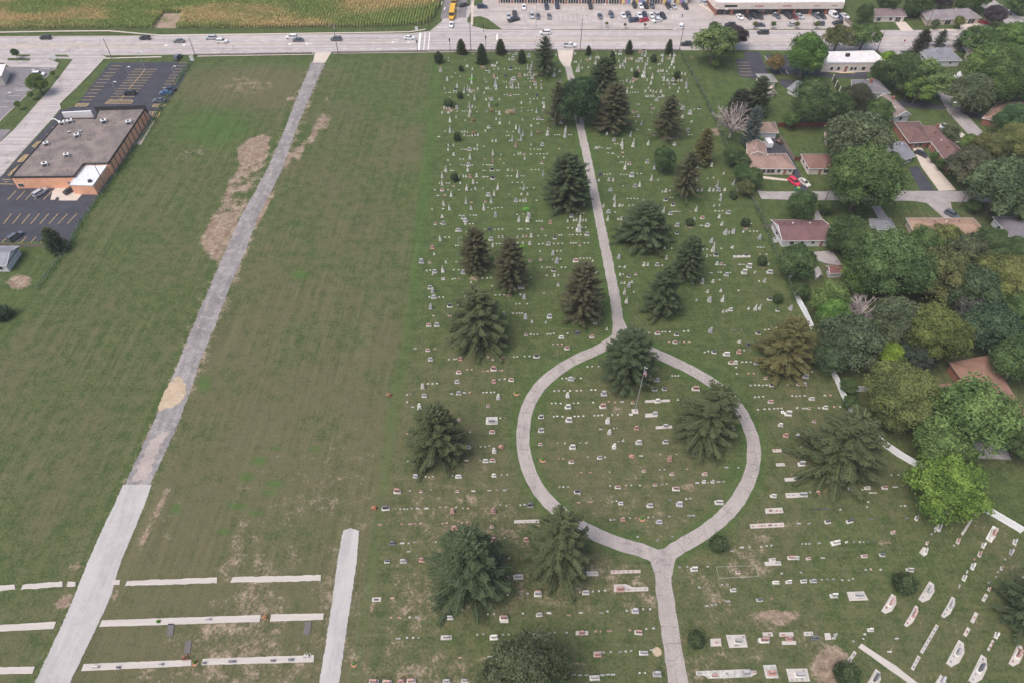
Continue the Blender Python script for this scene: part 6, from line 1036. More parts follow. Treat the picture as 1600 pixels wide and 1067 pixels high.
tag(MB().prism([(v.x, v.y) for v in gp([(82, 300), (90, 291), (112, 291), (128, 305), (120, 314), (92, 314), (93, 309), (88, 309), (86, 313), (79, 313)])], 0, .08).build('pavement', M['pink_walk']), kind='structure')
tag(MB().prism([(v.x, v.y) for v in gp([(211, 226), (238, 188), (243, 189), (220, 227)])], -.02, .08).build('pavement', M['pink_walk']), kind='structure')
# clinic
cl, c, L = flat([(1293, 82), (1365, 80.5), (1385, 98), (1287, 98.5)], 4.0, 'cream clinic with a bright white flat roof behind the main road', M['cream'], paving('white_roof_membrane', (.58, .56, .57), (.66, .64, .65), 0, fscale=.8, spots=(.62, .55, .54)), par=.3, parapet='frame')
a = G(1287, 98.5, 4)-c; b2 = G(1385, 98, 4)-c; a.z = b2.z = 0; wall_open(cl, a, b2, 0, [('w', .16, 1.1, 1.3, .9), ('w', .27, 1.1, 1.3, .9), ('d', .39, 1.2, 2.4, .1), ('w', .48, 1.0, 1.2, .9), ('w', .54, 1.0, 1.2, .9), ('w', .67, 1.4, 1.3, .9), ('w', .80, 1.2, 1.3, .9)], Vector((0, 0, 0)))
unit_box(1324, 88, 4.0, 1.0, 'dark round rooftop unit on the white clinic roof', 0, 'darkmetal')
# right shop row
sh_, c, L = flat([(1107, -12), (1318, -14), (1319.5, 3.5), (1121, 4.5)], 5.6, 'white-fronted row of shops with a white flat roof', M['redbrick'], whroof, par=.3, parapet='frame', name='shop_row')
a = G(1121, 4.5, 5.6)-c; b2 = G(1319.5, 3.5, 5.6)-c; d = b2-a; Lw = d.length; u = d/Lw; rz = math.atan2(u.y, u.x); nn = Vector((u.y, -u.x, 0)); a.z = 0
mid = (a+b2)/2; mb = MB(); mb.box((mid.x+nn.x*.35, mid.y+nn.y*.35, 2.9), (Lw, .8, 2.9), rz); mb.build('fascia', M['cream'], sh_)
la = G(1107, -12, 5.6)-c; dl = (a-Vector((la.x, la.y, 0))); mb = MB(); mb.box(((a.x+la.x)/2-.3, (a.y+la.y)/2, 2.9), (dl.length, .7, 2.9), math.atan2(dl.y, dl.x)); mb.build('side_fascia', M['cream'], sh_)
for i in range(8):
    t = (i+.52)/8; p = a+u*(Lw*t)+nn*.05; f = MB(); f.box((p.x, p.y, .1), (Lw/8*.78, .12, 2.7), rz); fo = f.build('shopfront', M['darkmetal'], sh_); g_ = MB()
    for k in range(5): q = p+u*((k-2)*Lw/8*.15)+nn*.08; g_.box((q.x, q.y, .25), (Lw/8*.12, .06, 2.3), rz)
    g_.build('glazing', M['glass'], fo); p2 = a+u*(Lw*(i+.02)/8)+nn*.25; pi_ = MB(); pi_.box((p2.x, p2.y, 0), (.8, .5, 2.9), rz); pi_.build('brick_pier', M['redbrick'], sh_)
for t, w_, mm in ((.11, 5.6, 'darkmetal'), (.335, 4.2, 'tail'), (.555, 4.2, 'tail'), (.79, 3.2, 'redbrick'), (.93, 3.2, 'wood')):
    p = a+u*(Lw*t)+nn*.78; mb = MB(); n_ = int(w_/.36)
    if t < .2: mb.box((p.x, p.y, 3.9), (w_, .08, .95), rz)
    else:
        for k in range(n_):
            q = p+u*((k-n_/2)*.36); mb.box((q.x, q.y, 4.05), (.22, .06, .42 if k % 3 else .55), rz)
    mb.build('sign', M[mm], sh_)
p = a+u*(Lw*.36)+nn*.9; mb = MB(); mb.box((p.x, p.y, 2.2), (3.4, 1.2, .5), rz, topy=.2); mb.build('awning', M['darkmetal'], sh_)
# left shop row: only the foot of its facade is in the picture
sl_, c, L = flat([(779, -26), (1079, -23), (1079, -12.5), (779, -14.5)], 6.0, 'red brick shop row along the top photo edge', M['redbrick'], whroof, par=.3, name='shop_row')
a = G(779, 3.5)-c; b2 = G(1079, 5.2)-c; a = Vector((L[3][0], L[3][1], 0)); b2 = Vector((L[2][0], L[2][1], 0)); d = b2-a; Lw = d.length; u = d/Lw; rz = math.atan2(u.y, u.x); nn = Vector((u.y, -u.x, 0))
for i in range(14):
    t = (i+.5)/14; p = a+u*(Lw*t)+nn*.05; f = MB(); f.box((p.x, p.y, .35), (Lw/14*.82, .12, 2.9), rz); fo = f.build('shopfront', M['frame'], sh_ if False else sl_); g_ = MB()
    for k in range(4): q = p+u*((k-1.5)*Lw/14*.19)+nn*.08; g_.box((q.x, q.y, .5), (Lw/14*.16, .06, 2.6), rz)
    g_.build('glazing', M['glass'], fo)
    if i in (9, 10, 12, 13):
        for k, cc in enumerate([(.7, .55, .1), (.5, .2, .5), (.15, .3, .6), (.7, .65, .6)]): q = p+u*((k-1.5)*Lw/14*.19)+nn*.13; po = MB(); po.box((q.x, q.y, .6), (Lw/14*.13, .03, 2.1), rz); po.build('poster', mat('window_poster', cc, .6, .2, 3), fo)
# ---------------------------------------------------------------- vehicles
def loft(mb, secs, m=0):                     # secs: (x, z0, z1, halfwidth0, halfwidth1)
    vs = []
    for x, z0, z1, h0, h1 in secs: vs += [(x, -h0, z0), (x, -h1, z1), (x, h1, z1), (x, h0, z0)]
    fs = []
    for i in range(len(secs)-1):
        k = i*4
        for j in range(4): fs.append((k+j, k+4+j, k+4+(j+1) % 4, k+(j+1) % 4))
    n_ = (len(secs)-1)*4; fs += [(0, 1, 2, 3), (n_+3, n_+2, n_+1, n_)]; mb.add(vs, [f[::-1] for f in fs], m)
def car_proto(kind):
    o = empty(kind); b_ = MB(); g_ = MB(); L_, W_ = {'sedan': (4.7, .9), 'suv': (4.75, .95), 'pickup': (5.7, 1.0), 'van': (5.6, 1.0), 'minivan': (5.0, .98), 'school_bus': (11.0, 1.25)}[kind]; h = L_/2
    if kind == 'sedan': low = [(-h, .4, .85, .7, .62), (-h+.12, .28, .98, .84, .78), (-h+.9, .25, 1.0, W_, .84), (0, .25, .95, W_, .86), (h-1.2, .25, .92, W_, .84), (h-.15, .28, .74, .84, .74), (h, .38, .64, .66, .6)]; cab = [(-h+.55, 1.0, .62), (-h+1.3, 1.43, .56), (h-2.2, 1.46, .57), (h-1.25, .93, .7)]
    elif kind in ('suv', 'minivan'): low = [(-h, .4, 1.0, .75, .7), (-h+.08, .3, 1.1, .9, .84), (0, .3, 1.08, W_, .9), (h-1.15, .3, 1.05, W_, .88), (h-.15, .32, .86, .88, .78), (h, .42, .74, .7, .64)]; cab = [(-h+.08, 1.1, .72), (-h+.35, 1.68, .66), (h-2.1, 1.72, .66), (h-1.15, 1.06, .76)]
    elif kind == 'pickup': low = [(-h, .5, 1.02, .9, .88), (-h+.05, .45, 1.12, W_, .95), (0, .4, 1.12, W_, .95), (h-1.3, .4, 1.1, W_, .92), (h-.1, .4, .98, .92, .84), (h, .5, .86, .8, .74)]; cab = [(-.35, 1.12, .78), (-.1, 1.76, .7), (h-2.2, 1.8, .7), (h-1.35, 1.1, .8)]
    elif kind == 'van': low = [(-h, .4, 1.2, .95, .95), (0, .35, 1.2, W_, .98), (h-.9, .35, 1.15, W_, .92), (h-.1, .38, .95, .9, .8), (h, .45, .8, .8, .7)]; cab = [(-h, 1.2, .95), (-h+.1, 2.25, .88), (h-1.7, 2.25, .88), (h-.75, 1.14, .85)]
    else: low = [(-h, .5, 1.6, 1.2, 1.2), (h-1.6, .5, 1.6, 1.22, 1.2), (h-1.5, .5, 1.45, 1.1, 1.05), (h-.1, .5, 1.3, 1.05, .95), (h, .6, 1.2, .95, .9)]; cab = [(-h, 1.6, 1.2), (-h+.05, 3.0, 1.1), (h-1.9, 3.0, 1.1), (h-1.55, 1.6, 1.15)]
    loft(b_, low); b_.build('body', M['paint'], o)
    x0, z0, w0 = cab[0]; x1, z1, w1 = cab[1]; x2, z2, w2 = cab[2]; x3, z3, w3 = cab[3]
    g_.add([(x0, -w0, z0-.02), (x1, -w1, z1-.05), (x2, -w2, z2-.05), (x3, -w3, z3-.02), (x0, w0, z0-.02), (x1, w1, z1-.05), (x2, w2, z2-.05), (x3, w3, z3-.02)], [(0, 3, 2, 1), (4, 5, 6, 7), (0, 1, 5, 4), (1, 2, 6, 5), (2, 3, 7, 6)]); g_.build('window', M['glass'], o)
    rf = MB(); rf.prism([(x1-.08, -w1-.02), (x2+.1, -w2-.02), (x2+.1, w2+.02), (x1-.08, w1+.02)], z1-.07, z1+.02)
    pl = rf
    for s in (-1, 1):
        pl.tube([(x0, s*w0, z0), (x1, s*w1, z1)], .045, 4); pl.tube([(x3, s*w3, z3), (x2, s*w2, z2)], .04, 4); xm = (x1+x2)/2; pl.tube([(xm, s*(w1+.16), z0), (xm, s*w1, z1)], .04, 4)
    rf.build('roof_panel', M['paint'], o)
    if kind == 'pickup': bd = MB(); bd.box((-h+1.25, 0, 1.09), (2.1, 1.5, .045)); bd.build('cargo_bed', M['darkmetal'], o)
    if kind in ('van', 'school_bus'):
        side = MB(); n_ = 3 if kind == 'van' else 10
        sp_ = MB(); zt = z1-.02
        for s in (-1, 1): sp_.add([(x0+.05, s*(w0+.015), z0), (x2-.5 if kind == 'van' else x2-.4, s*(w0+.015), z0), (x2-.5 if kind == 'van' else x2-.4, s*(w1+.03), zt), (x1, s*(w1+.03), zt)], [(0, 1, 2, 3) if s < 0 else (3, 2, 1, 0)])
        if kind == 'van': sp_.build('side_panel', M['paint'], o)
    R_ = .33 if kind != 'school_bus' else .48
    for sx_ in (-1, 1):
        for s in (-1, 1):
            wx = sx_*(h-.85 if kind != 'school_bus' else h-2.0); wh = MB(); wh.tube([(wx, s*(W_-.2), R_), (wx, s*(W_+.02), R_)], R_, 14); q = wh.build('wheel', M['tyre'], o); ri = MB(); ri.tube([(wx, s*(W_+.0), R_), (wx, s*(W_+.035), R_)], R_*.58, 10); ri.build('rim', M['rim'], q)
    for s in (-1, 1):
        hl = MB(); hl.box((h-.09, s*W_*.68, .62 if kind != 'school_bus' else .95), (.14, .32, .14)); hl.build('headlight', M['head'], o); tl = MB(); tl.box((-h+.03, s*W_*.75, .75), (.1, .22, .18)); tl.build('tail_light', M['tail'], o); mi = MB(); mi.box((h-1.55 if kind != 'school_bus' else h-1.2, s*(W_+.08), .98 if kind != 'school_bus' else 1.6), (.12, .18, .12)); mi.build('wing_mirror', M['paint'], o)
    return reg(o)
PR = {}
CC = {'white': (.72, .73, .75), 'silver': (.42, .44, .48), 'grey': (.17, .18, .20), 'dark': (.035, .04, .048), 'navy': (.035, .05, .09), 'blue': (.05, .13, .25), 'red': (.42, .03, .05), 'pale': (.6, .57, .53), 'maroon': (.14, .03, .04), 'yellow': (.65, .38, .03), 'pinkred': (.62, .04, .10), 'slate': (.10, .12, .15)}
def tree_color(o, c):
    o.color = c
    for ch in o.children: tree_color(ch, c)
used_proto = set()
def car(kind, col, x, y, ang, label, group=None, sc=1.0):
    if kind not in PR: PR[kind] = car_proto(kind)
    src = PR[kind]; c = (*CC[col], 1)
    if kind in used_proto: o = copy_tree(src, None, c)
    else: o = src; used_proto.add(kind); tree_color(o, c)
    o.location = G(x, y)+Vector((0, 0, .05)); o.rotation_euler = (0, 0, rad(ang)); o.scale = (sc,)*3; tag(o, label, {'sedan': 'car', 'suv': 'car', 'pickup': 'pickup truck', 'van': 'van', 'minivan': 'minivan', 'school_bus': 'school bus'}[kind], group)
GT = 'vehicles on the main road'; GP = 'cars parked before the brick shops'; GW = 'cars parked before the white shops'; GA = 'cars in the left car parks'
for a in [('suv', 'dark', 72, 61.5, 180, 'black car farthest left on the main road'), ('suv', 'dark', 227, 62, 180, 'black car on the road above the island of the left car park'), ('sedan', 'grey', 280, 66.5, 180, 'grey sedan just right of the second black car'), ('suv', 'silver', 330.5, 61.5, 180, 'silver car left one of a touching pair'), ('suv', 'white', 347.5, 67, 0, 'white car right one of a touching pair'), ('suv', 'white', 456, 60.5, 180, 'white car above a dark sedan near the gravel road'), ('sedan', 'slate', 466, 65, 180, 'dark sedan below a white car near the gravel road'), ('suv', 'slate', 525.5, 63.5, 180, 'dark vehicle behind the utility pole'), ('sedan', 'white', 640, 61.5, 0, 'white sedan left of the crossing stripes'),
    ('sedan', 'white', 705.5, 41, -90, 'white car below the school buses'), ('sedan', 'dark', 724, 10.5, 200, 'black car beside the school buses'), ('suv', 'white', 851.5, 53.5, 180, 'white van-like car above the roadside spruce'), ('pickup', 'white', 890, 73.5, 0, 'white pickup truck at the cemetery gate'), ('suv', 'dark', 1072, 71.5, 180, 'black car at the corner of the cemetery fence'), ('minivan', 'dark', 1191.5, 53.5, 180, 'black minivan above the black car park'), ('suv', 'silver', 1333, 70.5, 180, 'silver car half hidden below the roadside trees'), ('suv', 'white', 1560, 52, 180, 'white car half hidden by upper right trees')]: car(*a, GT)
car('school_bus', 'yellow', 707, 24.5, -92, 'yellow school bus nearest the crossing', 'school buses on the side street'); car('school_bus', 'yellow', 710, 6, -92, 'yellow school bus cut by the top edge', 'school buses on the side street')
for i, (k, c_, x, y, an) in enumerate([('suv', 'navy', 753.5, 13, 5), ('sedan', 'white', 818.5, 13.5, -88), ('suv', 'navy', 854, 13, -88), ('suv', 'navy', 870.5, 12, -88), ('suv', 'dark', 922.5, 12.5, -88), ('suv', 'dark', 991, 11, -85), ('sedan', 'white', 1001, 12, -82), ('suv', 'dark', 1009, 12, -80), ('suv', 'slate', 1018.5, 11.5, -85), ('suv', 'dark', 1044, 12.5, -80), ('sedan', 'silver', 1052.5, 12.5, -78), ('suv', 'dark', 1070, 13, -75), ('sedan', 'silver', 1100, 7, -60)]):
    car(k, c_, x, y, an, '%s %s in the back row before the brick shops, number %d from the left' % (c_.replace('navy', 'dark blue').replace('slate', 'dark grey'), 'sedan' if k == 'sedan' else 'car', i+1), GP)
for i, (k, c_, x, y, an) in enumerate([('sedan', 'silver', 794.5, 28, -88), ('pickup', 'dark', 804, 25, -88), ('pickup', 'dark', 802.5, 33.5, 30+180), ('suv', 'silver', 831, 27, -80), ('sedan', 'slate', 840.5, 28, -88), ('sedan', 'grey', 858, 28, -88), ('sedan', 'slate', 937.5, 28, -85), ('suv', 'slate', 955, 26, -83), ('sedan', 'white', 973, 26.5, -78), ('suv', 'slate', 982, 26.5, -78), ('sedan', 'white', 998.5, 26.5, -75), ('suv', 'navy', 1007.5, 27, -80), ('sedan', 'white', 1017.5, 26.5, -80), ('suv', 'silver', 1026, 27, -80), ('suv', 'dark', 1035.5, 28, -75), ('suv', 'navy', 990, 34.5, 190), ('sedan', 'red', 1005.5, 34, 200), ('sedan', 'white', 1026.5, 34.5, 205), ('suv', 'white', 1064, 43, 75)]):
    car(k, c_, x, y, an, '%s %s in the middle of the shop car park, number %d from the left' % (c_.replace('navy', 'dark blue').replace('slate', 'dark grey'), {'sedan': 'sedan', 'suv': 'car', 'pickup': 'pickup'}[k], i+1), GP)
for i, (k, c_, x, y, an) in enumerate([('sedan', 'white', 1155.5, 29, -72), ('sedan', 'dark', 1168.5, 28.5, -68), ('suv', 'dark', 1178, 28, -68), ('sedan', 'dark', 1187, 28.5, -75), ('sedan', 'slate', 1213, 27.5, -65), ('suv', 'dark', 1231, 27.5, -70), ('sedan', 'maroon', 1240.5, 28.5, -65), ('sedan', 'silver', 1249, 28, -60), ('sedan', 'slate', 1274.5, 27.5, -65), ('sedan', 'dark', 1284, 28, -65), ('van', 'white', 1300.5, 26, -65), ('sedan', 'navy', 1310.5, 28.5, -70), ('sedan', 'white', 1319, 27.5, -60)]):
    car(k, c_, x, y, an, '%s %s in the front row before the white shops, number %d from the left' % (c_.replace('navy', 'dark blue').replace('slate', 'dark grey'), {'sedan': 'sedan', 'suv': 'car', 'van': 'van'}[k], i+1), GW)
for a in [('suv', 'dark', 1140, 41.5, 180, 'dark car partly behind the purple tree'), ('sedan', 'slate', 1187, 41.5, 0, 'dark grey sedan behind a small tree in the outer row'), ('sedan', 'silver', 1238, 40.5, 10, 'silver sedan behind the small tree in the outer row'), ('suv', 'slate', 1279, 40, 180, 'dark grey car in the outer row behind the fourth small tree'), ('suv', 'dark', 1308, 38.5, 190, 'black car last in the outer row beside the shops')]: car(*a, GW)
for a in [('suv', 'slate', 1+278, 92, 80, 'grey car entering the dark car park from the road'), ('minivan', 'dark', 203, 148, 180, 'dark maroon minivan in the middle of the dark car park'), ('sedan', 'navy', 266, 142, 178, 'dark blue sedan uppermost of three by the fence'), ('sedan', 'blue', 260, 147.5, 178, 'bright blue car in the middle of three by the fence'), ('sedan', 'slate', 250, 159.5, 178, 'dark sedan lowest of three by the fence'), ('suv', 'white', 62, 118.5, 0, 'white car alone in the upper left car park'), ('minivan', 'silver', 64.5, 303.5, 60, 'silver minivan before the orange brick wall'), ('sedan', 'dark', 111, 300, 55, 'dark car tucked beside the orange annex'), ('minivan', 'slate', 26, 372, 62, 'dark grey minivan by the left house fence'),
    ('suv', 'pinkred', 1240, 287, -62, 'bright red car on the black driveway of the tan house'), ('sedan', 'pale', 1256, 288, -62, 'cream old sedan beside the bright red car'), ('sedan', 'dark', 1439, 243, -50, 'black car on the pale driveway'), ('suv', 'white', 1474, 201, 170, 'white car beside the long red roof'), ('sedan', 'silver', 1481, 209, 150, 'silver car under the small open tree'), ('suv', 'slate', 1486, 338, -55, 'dark car with pale roof below the utility pole'), ('sedan', 'red', 1538, 37.5, -25, 'red car on the far driveway beside the purple tree'), ('sedan', 'white', 1597, 13, 10, 'white car at the top right corner'), ('suv', 'slate', 1458, 152, 0, 'dark car under the leaning light tree')]: car(*a, GA if a[2] < 400 else None)
# ---------------------------------------------------------------- poles, fences, flag
def pole(x, y, ty, label, arm=0, name='utility_pole', r_=.16, wood=True, lampy=0, tip=None, boxes=0):
    p = G(x, y); h = 4.0
    while proj(p.x, p.y, h)[1] > ty and h < 22: h += .25
    o = empty(name, p); MB().tube([(0, 0, 0), (0, 0, h)], [r_, r_*.65], 8).build('pole', M['polewood' if wood else 'steel'], o)
    if arm:
        MB().box((0, 0, h-.7), (arm, .14, .16)).build('crossarm', M['polewood'], o)
        for k in (-.45, 0, .45): MB().tube([(k*arm, 0, h-.55), (k*arm, 0, h-.3)], .06, 6).build('insulator', M['frame'], o)
    if boxes: MB().tube([(.35, 0, h-2.2), (.35, 0, h-1.2)], .26, 8).build('transformer', M['steel'], o)
    if lampy:
        s = lampy; MB().tube([(0, 0, h-.2), (s*.7, 0, h+.3), (s*1.4, 0, h+.3)], .06, 6).build('lamp_arm', M['steel'], o); MB().box((s*1.5, 0, h+.2), (.9, .38, .16)).build('lamp_head', M['frame'], o)
    tag(o, label, 'utility pole' if 'utility' in name else 'lamp post' if 'lamp' in name else 'traffic light', None); return p+Vector((0, 0, h-.5))
t1 = pole(175.5, 92.5, 61, 'utility pole leaning over the left street corner'); t2 = pole(305, 87, 60, 'utility pole beside the car park entrance'); t3 = pole(529, 86, 37, 'tall utility pole right of the gravel road', 2.0, boxes=1); t4 = pole(736, 81, 22, 'tall utility pole behind the roadside conifers', 0); t5 = pole(906.5, 79, 30, 'utility pole right of the cemetery gate'); t6 = pole(1061.5, 79, 45, 'utility pole at the corner of the cemetery', 0)
t7 = pole(1370, 80, 47.5, 'leaning dark utility pole beside the clinic', 0); t8 = pole(1479, 195, 162, 'pole with a street lamp beside the diagonal street', 0, lampy=-.8, wood=True); t9 = pole(1497.5, 325, 285, 'utility pole on the horizontal side street', 1.6, boxes=1); t10 = pole(1290, 312, 282, 'lamp pole left of the very large tree', 0, lampy=-.9, wood=True); t11 = pole(169.5, 300, 256, 'utility pole standing before the orange annex', 2.4, wood=True); t12 = pole(1560, 40, 17, 'pole with lamp beside the purple round tree', 0, lampy=.6); t13 = pole(1447, 44, 13, 'pole before the grey-roofed far house', 1.4)
for x, y, ty, lb in [(226.5, 108, 83, 'double-headed lamp post, upper in the dark car park'), (207.5, 131, 106, 'lamp post, middle in the dark car park'), (187, 156.5, 130, 'lamp post, lowest in the dark car park'), (278, 131, 105, 'white lamp post by the chain link fence'), (837.5, 44, 8, 'lamp post left in the shop car park'), (938.8, 44.5, 8, 'lamp post centre in the shop car park'), (1040.5, 44, 16, 'lamp post right in the shop car park'), (1111, 43, 15, 'dark lamp post at the corner of the white shops'), (1127, 42, 17, 'second dark lamp post before the white shops'), (1203, 41, 22, 'lamp post before the middle white shops'), (1269, 41, 22, 'lamp post before the right white shops'), (55, 125, 114, 'small lamp post in the old car park'), (22, 167, 147, 'lamp post at the edge of the old car park'), (1167, 81, 70, 'short lamp post at the black car park entrance')]:
    pole(x, y, ty, lb, name='lamp_post', r_=.09, wood=False, lampy=.5 if x > 300 else .9)
for x, y, ty, lb in [(653, 81.5, 64, 'traffic light left of the crossing stripes'), (703.5, 81, 61, 'traffic light between crossing and roadside conifers'), (759.5, 81, 57, 'traffic light beside the tallest young conifer'), (659, 47, 33, 'traffic light at the corn field corner'), (671, 43, 26, 'slim traffic light beside the side street'), (755.5, 50, 40, 'traffic light at the shop corner')]:
    p = G(x, y); h = 3.0
    while proj(p.x, p.y, h)[1] > ty and h < 9: h += .2
    o = empty('traffic_light', p); MB().tube([(0, 0, 0), (0, 0, h)], [.1, .07], 8).build('pole', M['darkmetal'], o); hd = MB(); hd.box((0, -.1, h-1.1), (.5, .35, 1.2)).build('signal_head', M['darkmetal'], o)
    for k in range(3): MB().tube([(0, -.28, h-.9+k*.36), (0, -.31, h-.9+k*.36)], .12, 10).build('lens', M['glass'], o)
    tag(o, lb, 'traffic light')
def wire(a, b2, sag, label, r_=.025, name='power_line'):
    pts = [a.lerp(b2, t/12)-Vector((0, 0, sag*4*(t/12)*(1-t/12))) for t in range(13)]; tag(MB().tube(pts, r_, 4).build(name, M['wood']), label, 'cable')
wire(t9, t10+Vector((0, 0, .5)), 1.5, 'cable from the street pole to the lamp pole'); wire(t8, t9, 1.5, 'cable along the diagonal street'); wire(t7, t13, 1.2, 'cable crossing the main road near the clinic'); wire(t10, G(1234, 262, 4), 1.8, 'drooping cable from lamp pole to the tan house'); wire(t13, t12, .8, 'cable in front of the long grey roof'); wire(t8, G(1545, 182, 4), .6, 'cable from the street lamp pole to the dark roof')
def fence(line, name, h, mat_, label, post=3.0, solid=True, pw=.12, pm=None, cat='fence', pcap=False, th=.06):
    P = gp(line); c = P[0].copy(); o = empty(name, c); pan = MB(); k = 0; cap_ = MB()
    for a, b2 in zip(P[:-1], P[1:]):
        d = b2-a; L_ = d.length; m_ = (a+b2)/2-c; rz = math.atan2(d.y, d.x); pan.box((m_.x, m_.y, .05), (L_, th, h-.1), rz)
        if pcap: cap_.box((m_.x, m_.y, h-.05), (L_, .12, .12), rz); cap_.box((m_.x, m_.y, .12), (L_, .11, .14), rz)
        n_ = max(1, round(L_/post))
        for i in range(n_+1):
            if i == 0 and k: continue
            p = a+d*(i/n_)-c; MB().box((p.x, p.y, 0), (pw, pw, h+.15), rz).build('post', pm or mat_, o); k += 1
    pan.build('panel', mat_, o)
    if pcap: cap_.build('rail', mat_, o)
    tag(o, label, cat)
mesh_m, n, b = newmat('chain_link_mesh'); tr = N(n, 'BsdfTransparent'); ms = N(n, 'MixShader'); ms.inputs[0].default_value = .20; b.inputs['Base Color'].default_value = (.25, .26, .27, 1); n.links.new(tr.outputs[0], ms.inputs[1]); n.links.new(b.outputs[0], ms.inputs[2]); n.links.new(ms.outputs[0], n.nodes['Material Output'].inputs[0])
fence(SIDE, 'chain_link_fence', 1.5, mesh_m, 'overgrown chain link fence along the right side of the graves', 4, pm=M['steel'], pw=.08, th=.02)
fence(LEFTF[:8], 'chain_link_fence', 1.6, mesh_m, 'chain link fence between left car park and field', 4, pm=M['steel'], pw=.08, th=.02)
iron, n, b = newmat('iron_railing'); tr = N(n, 'BsdfTransparent'); ms = N(n, 'MixShader'); ms.inputs[0].default_value = .35; b.inputs['Base Color'].default_value = (.03, .03, .03, 1); n.links.new(tr.outputs[0], ms.inputs[1]); n.links.new(b.outputs[0], ms.inputs[2]); n.links.new(ms.outputs[0], n.nodes['Material Output'].inputs[0])
for ln, lb in [([(304, 88.5), (488, 85.5)], 'low dark railing left of the gravel road'), ([(520, 84.5), (690, 81.8), (870, 80.8)], 'low dark railing from gravel road to cemetery gate'), ([(897, 80.6), (1063, 80.8)], 'low dark railing from cemetery gate to corner pole')]: fence(ln, 'iron_railing', 1.1, iron, lb, 3.4, pm=M['darkmetal'], pw=.09, th=.02, cat='railing')
V_ = [([(1239, 456), (1246, 474), (1256, 492), (1267, 516)], 'white vinyl fence, topmost stretch beside the graves'), ([(1240, 455), (1249, 455)], 'short white fence return at the top end'), ([(1297, 580), (1306, 598), (1313, 616), (1326, 640), (1329, 652)], 'white vinyl fence stretch partly overgrown'), ([(1331, 612), (1358, 611)], 'short white fence running right between trees'), ([(1341, 671), (1358, 680), (1379, 697), (1402, 713), (1438, 734)], 'long white vinyl fence right of the sprawling spruce'), ([(1538, 799), (1560, 812), (1594, 832)], 'white vinyl fence at the right edge below the vivid tree'), ([(1594, 832), (1612, 820)], 'fence return at the right photo edge')]
for ln, lb in V_: fence(ln, 'vinyl_fence', 2.2, M['white'], lb, 2.4, pcap=True, pw=.17)
fence([(1214, 199), (1240, 199), (1292, 198.5)], 'board_fence', 1.9, M['redfence'], 'red-brown board fence between two backyards', 2.5)
fence([(1217, 216), (1224, 226), (1231, 238), (1240, 252)], 'board_fence', 1.6, M['wood'], 'grey board fence beside the black driveway', 2.4)
fence([(1240, 252), (1251, 251.5)], 'board_fence', 1.7, M['redfence'], 'short red-brown gate beside the brown-roofed house', 2.4); fence([(1191, 358), (1205, 356.5)], 'board_fence', 1.5, M['wood'], 'short grey board fence left of the white house', 2.4)
fence([(0, 385), (30, 386), (76, 387)], 'board_fence', 1.3, M['wood'], 'low grey fence between left house and car park', 2.6); fence([(1319, 33), (1331, 43)], 'board_fence', 1.8, M['wood'], 'brown fence right of the shop car park', 2.5); fence([(1391, 190), (1415, 226)], 'board_fence', 1.6, M['wood'], 'dark fence left of the long red-brown house', 2.5)
fence([(1300, 127), (1310, 146), (1331, 146)], 'pergola_rail', 2.6, iron, 'white framed porch left of the dark grey-roofed house', 4, pm=M['frame'], pw=.3, cat='porch')
# flagpole
p = G(992, 643); h = 6.0
while proj(p.x, p.y, h)[1] > 573.5: h += .1
o = empty('flagpole', p); MB().box((0, 0, 0), (1.6, 1.4, .25)).box((-1.1, -.9, 0), (.9, .6, .14)).build('base', M['conc'], o); MB().tube([(0, 0, .2), (0, 0, h)], [.11, .06], 10).build('pole', M['steel'], o); MB().tube([(0, 0, h), (0, 0, h+.1), (0, 0, h+.2)], [.05, .12, .03], 8).build('finial', M['frame'], o); MB().tube([(0, 0, h-.35), (.7, 0, h-.3)], .05, 6).build('yardarm', M['frame'], o)
fl = empty('flag', (p.x, p.y, h)); fl.location = (p.x, p.y, h-2.6); mb = MB(); nx_, nz_ = 12, 13
def fp(i, j, off=0): t = i/nx_; return (.1+t*.62, .16*math.sin(t*9+j*.25)+off, 1.75-j*1.75/13*(1)-t*.95+.1*math.sin(t*5))
vs = [fp(i, j) for j in range(nz_+1) for i in range(nx_+1)]; fs = []; mi_ = []
for j in range(nz_):
    for i in range(nx_): fs.append((j*(nx_+1)+i, j*(nx_+1)+i+1, (j+1)*(nx_+1)+i+1, (j+1)*(nx_+1)+i)); mi_.append(2 if (i < 5 and j < 7) else (0 if j % 2 == 0 else 1))
mb.v = vs; mb.f = fs; mb.m = mi_; mb.n = len(vs); fc = mb.build('cloth', [mat('flag_red', (.45, .03, .04), .7, .05), mat('flag_white', (.7, .7, .7), .7, .03), mat('flag_blue', (.03, .05, .2), .7, .05)], fl)
st = MB()
for j in range(1, 7):
    for i in range(1, 5):
        q = fp(i, j); st.box((q[0], q[1]-.03, q[2]-.02), (.045, .02, .045))
st.build('stars', M['frame'], fl); tag(o, 'tall pale flagpole on a concrete base inside the loop', 'flagpole'); tag(fl, 'limp striped flag hanging near the top of the pole', 'flag')
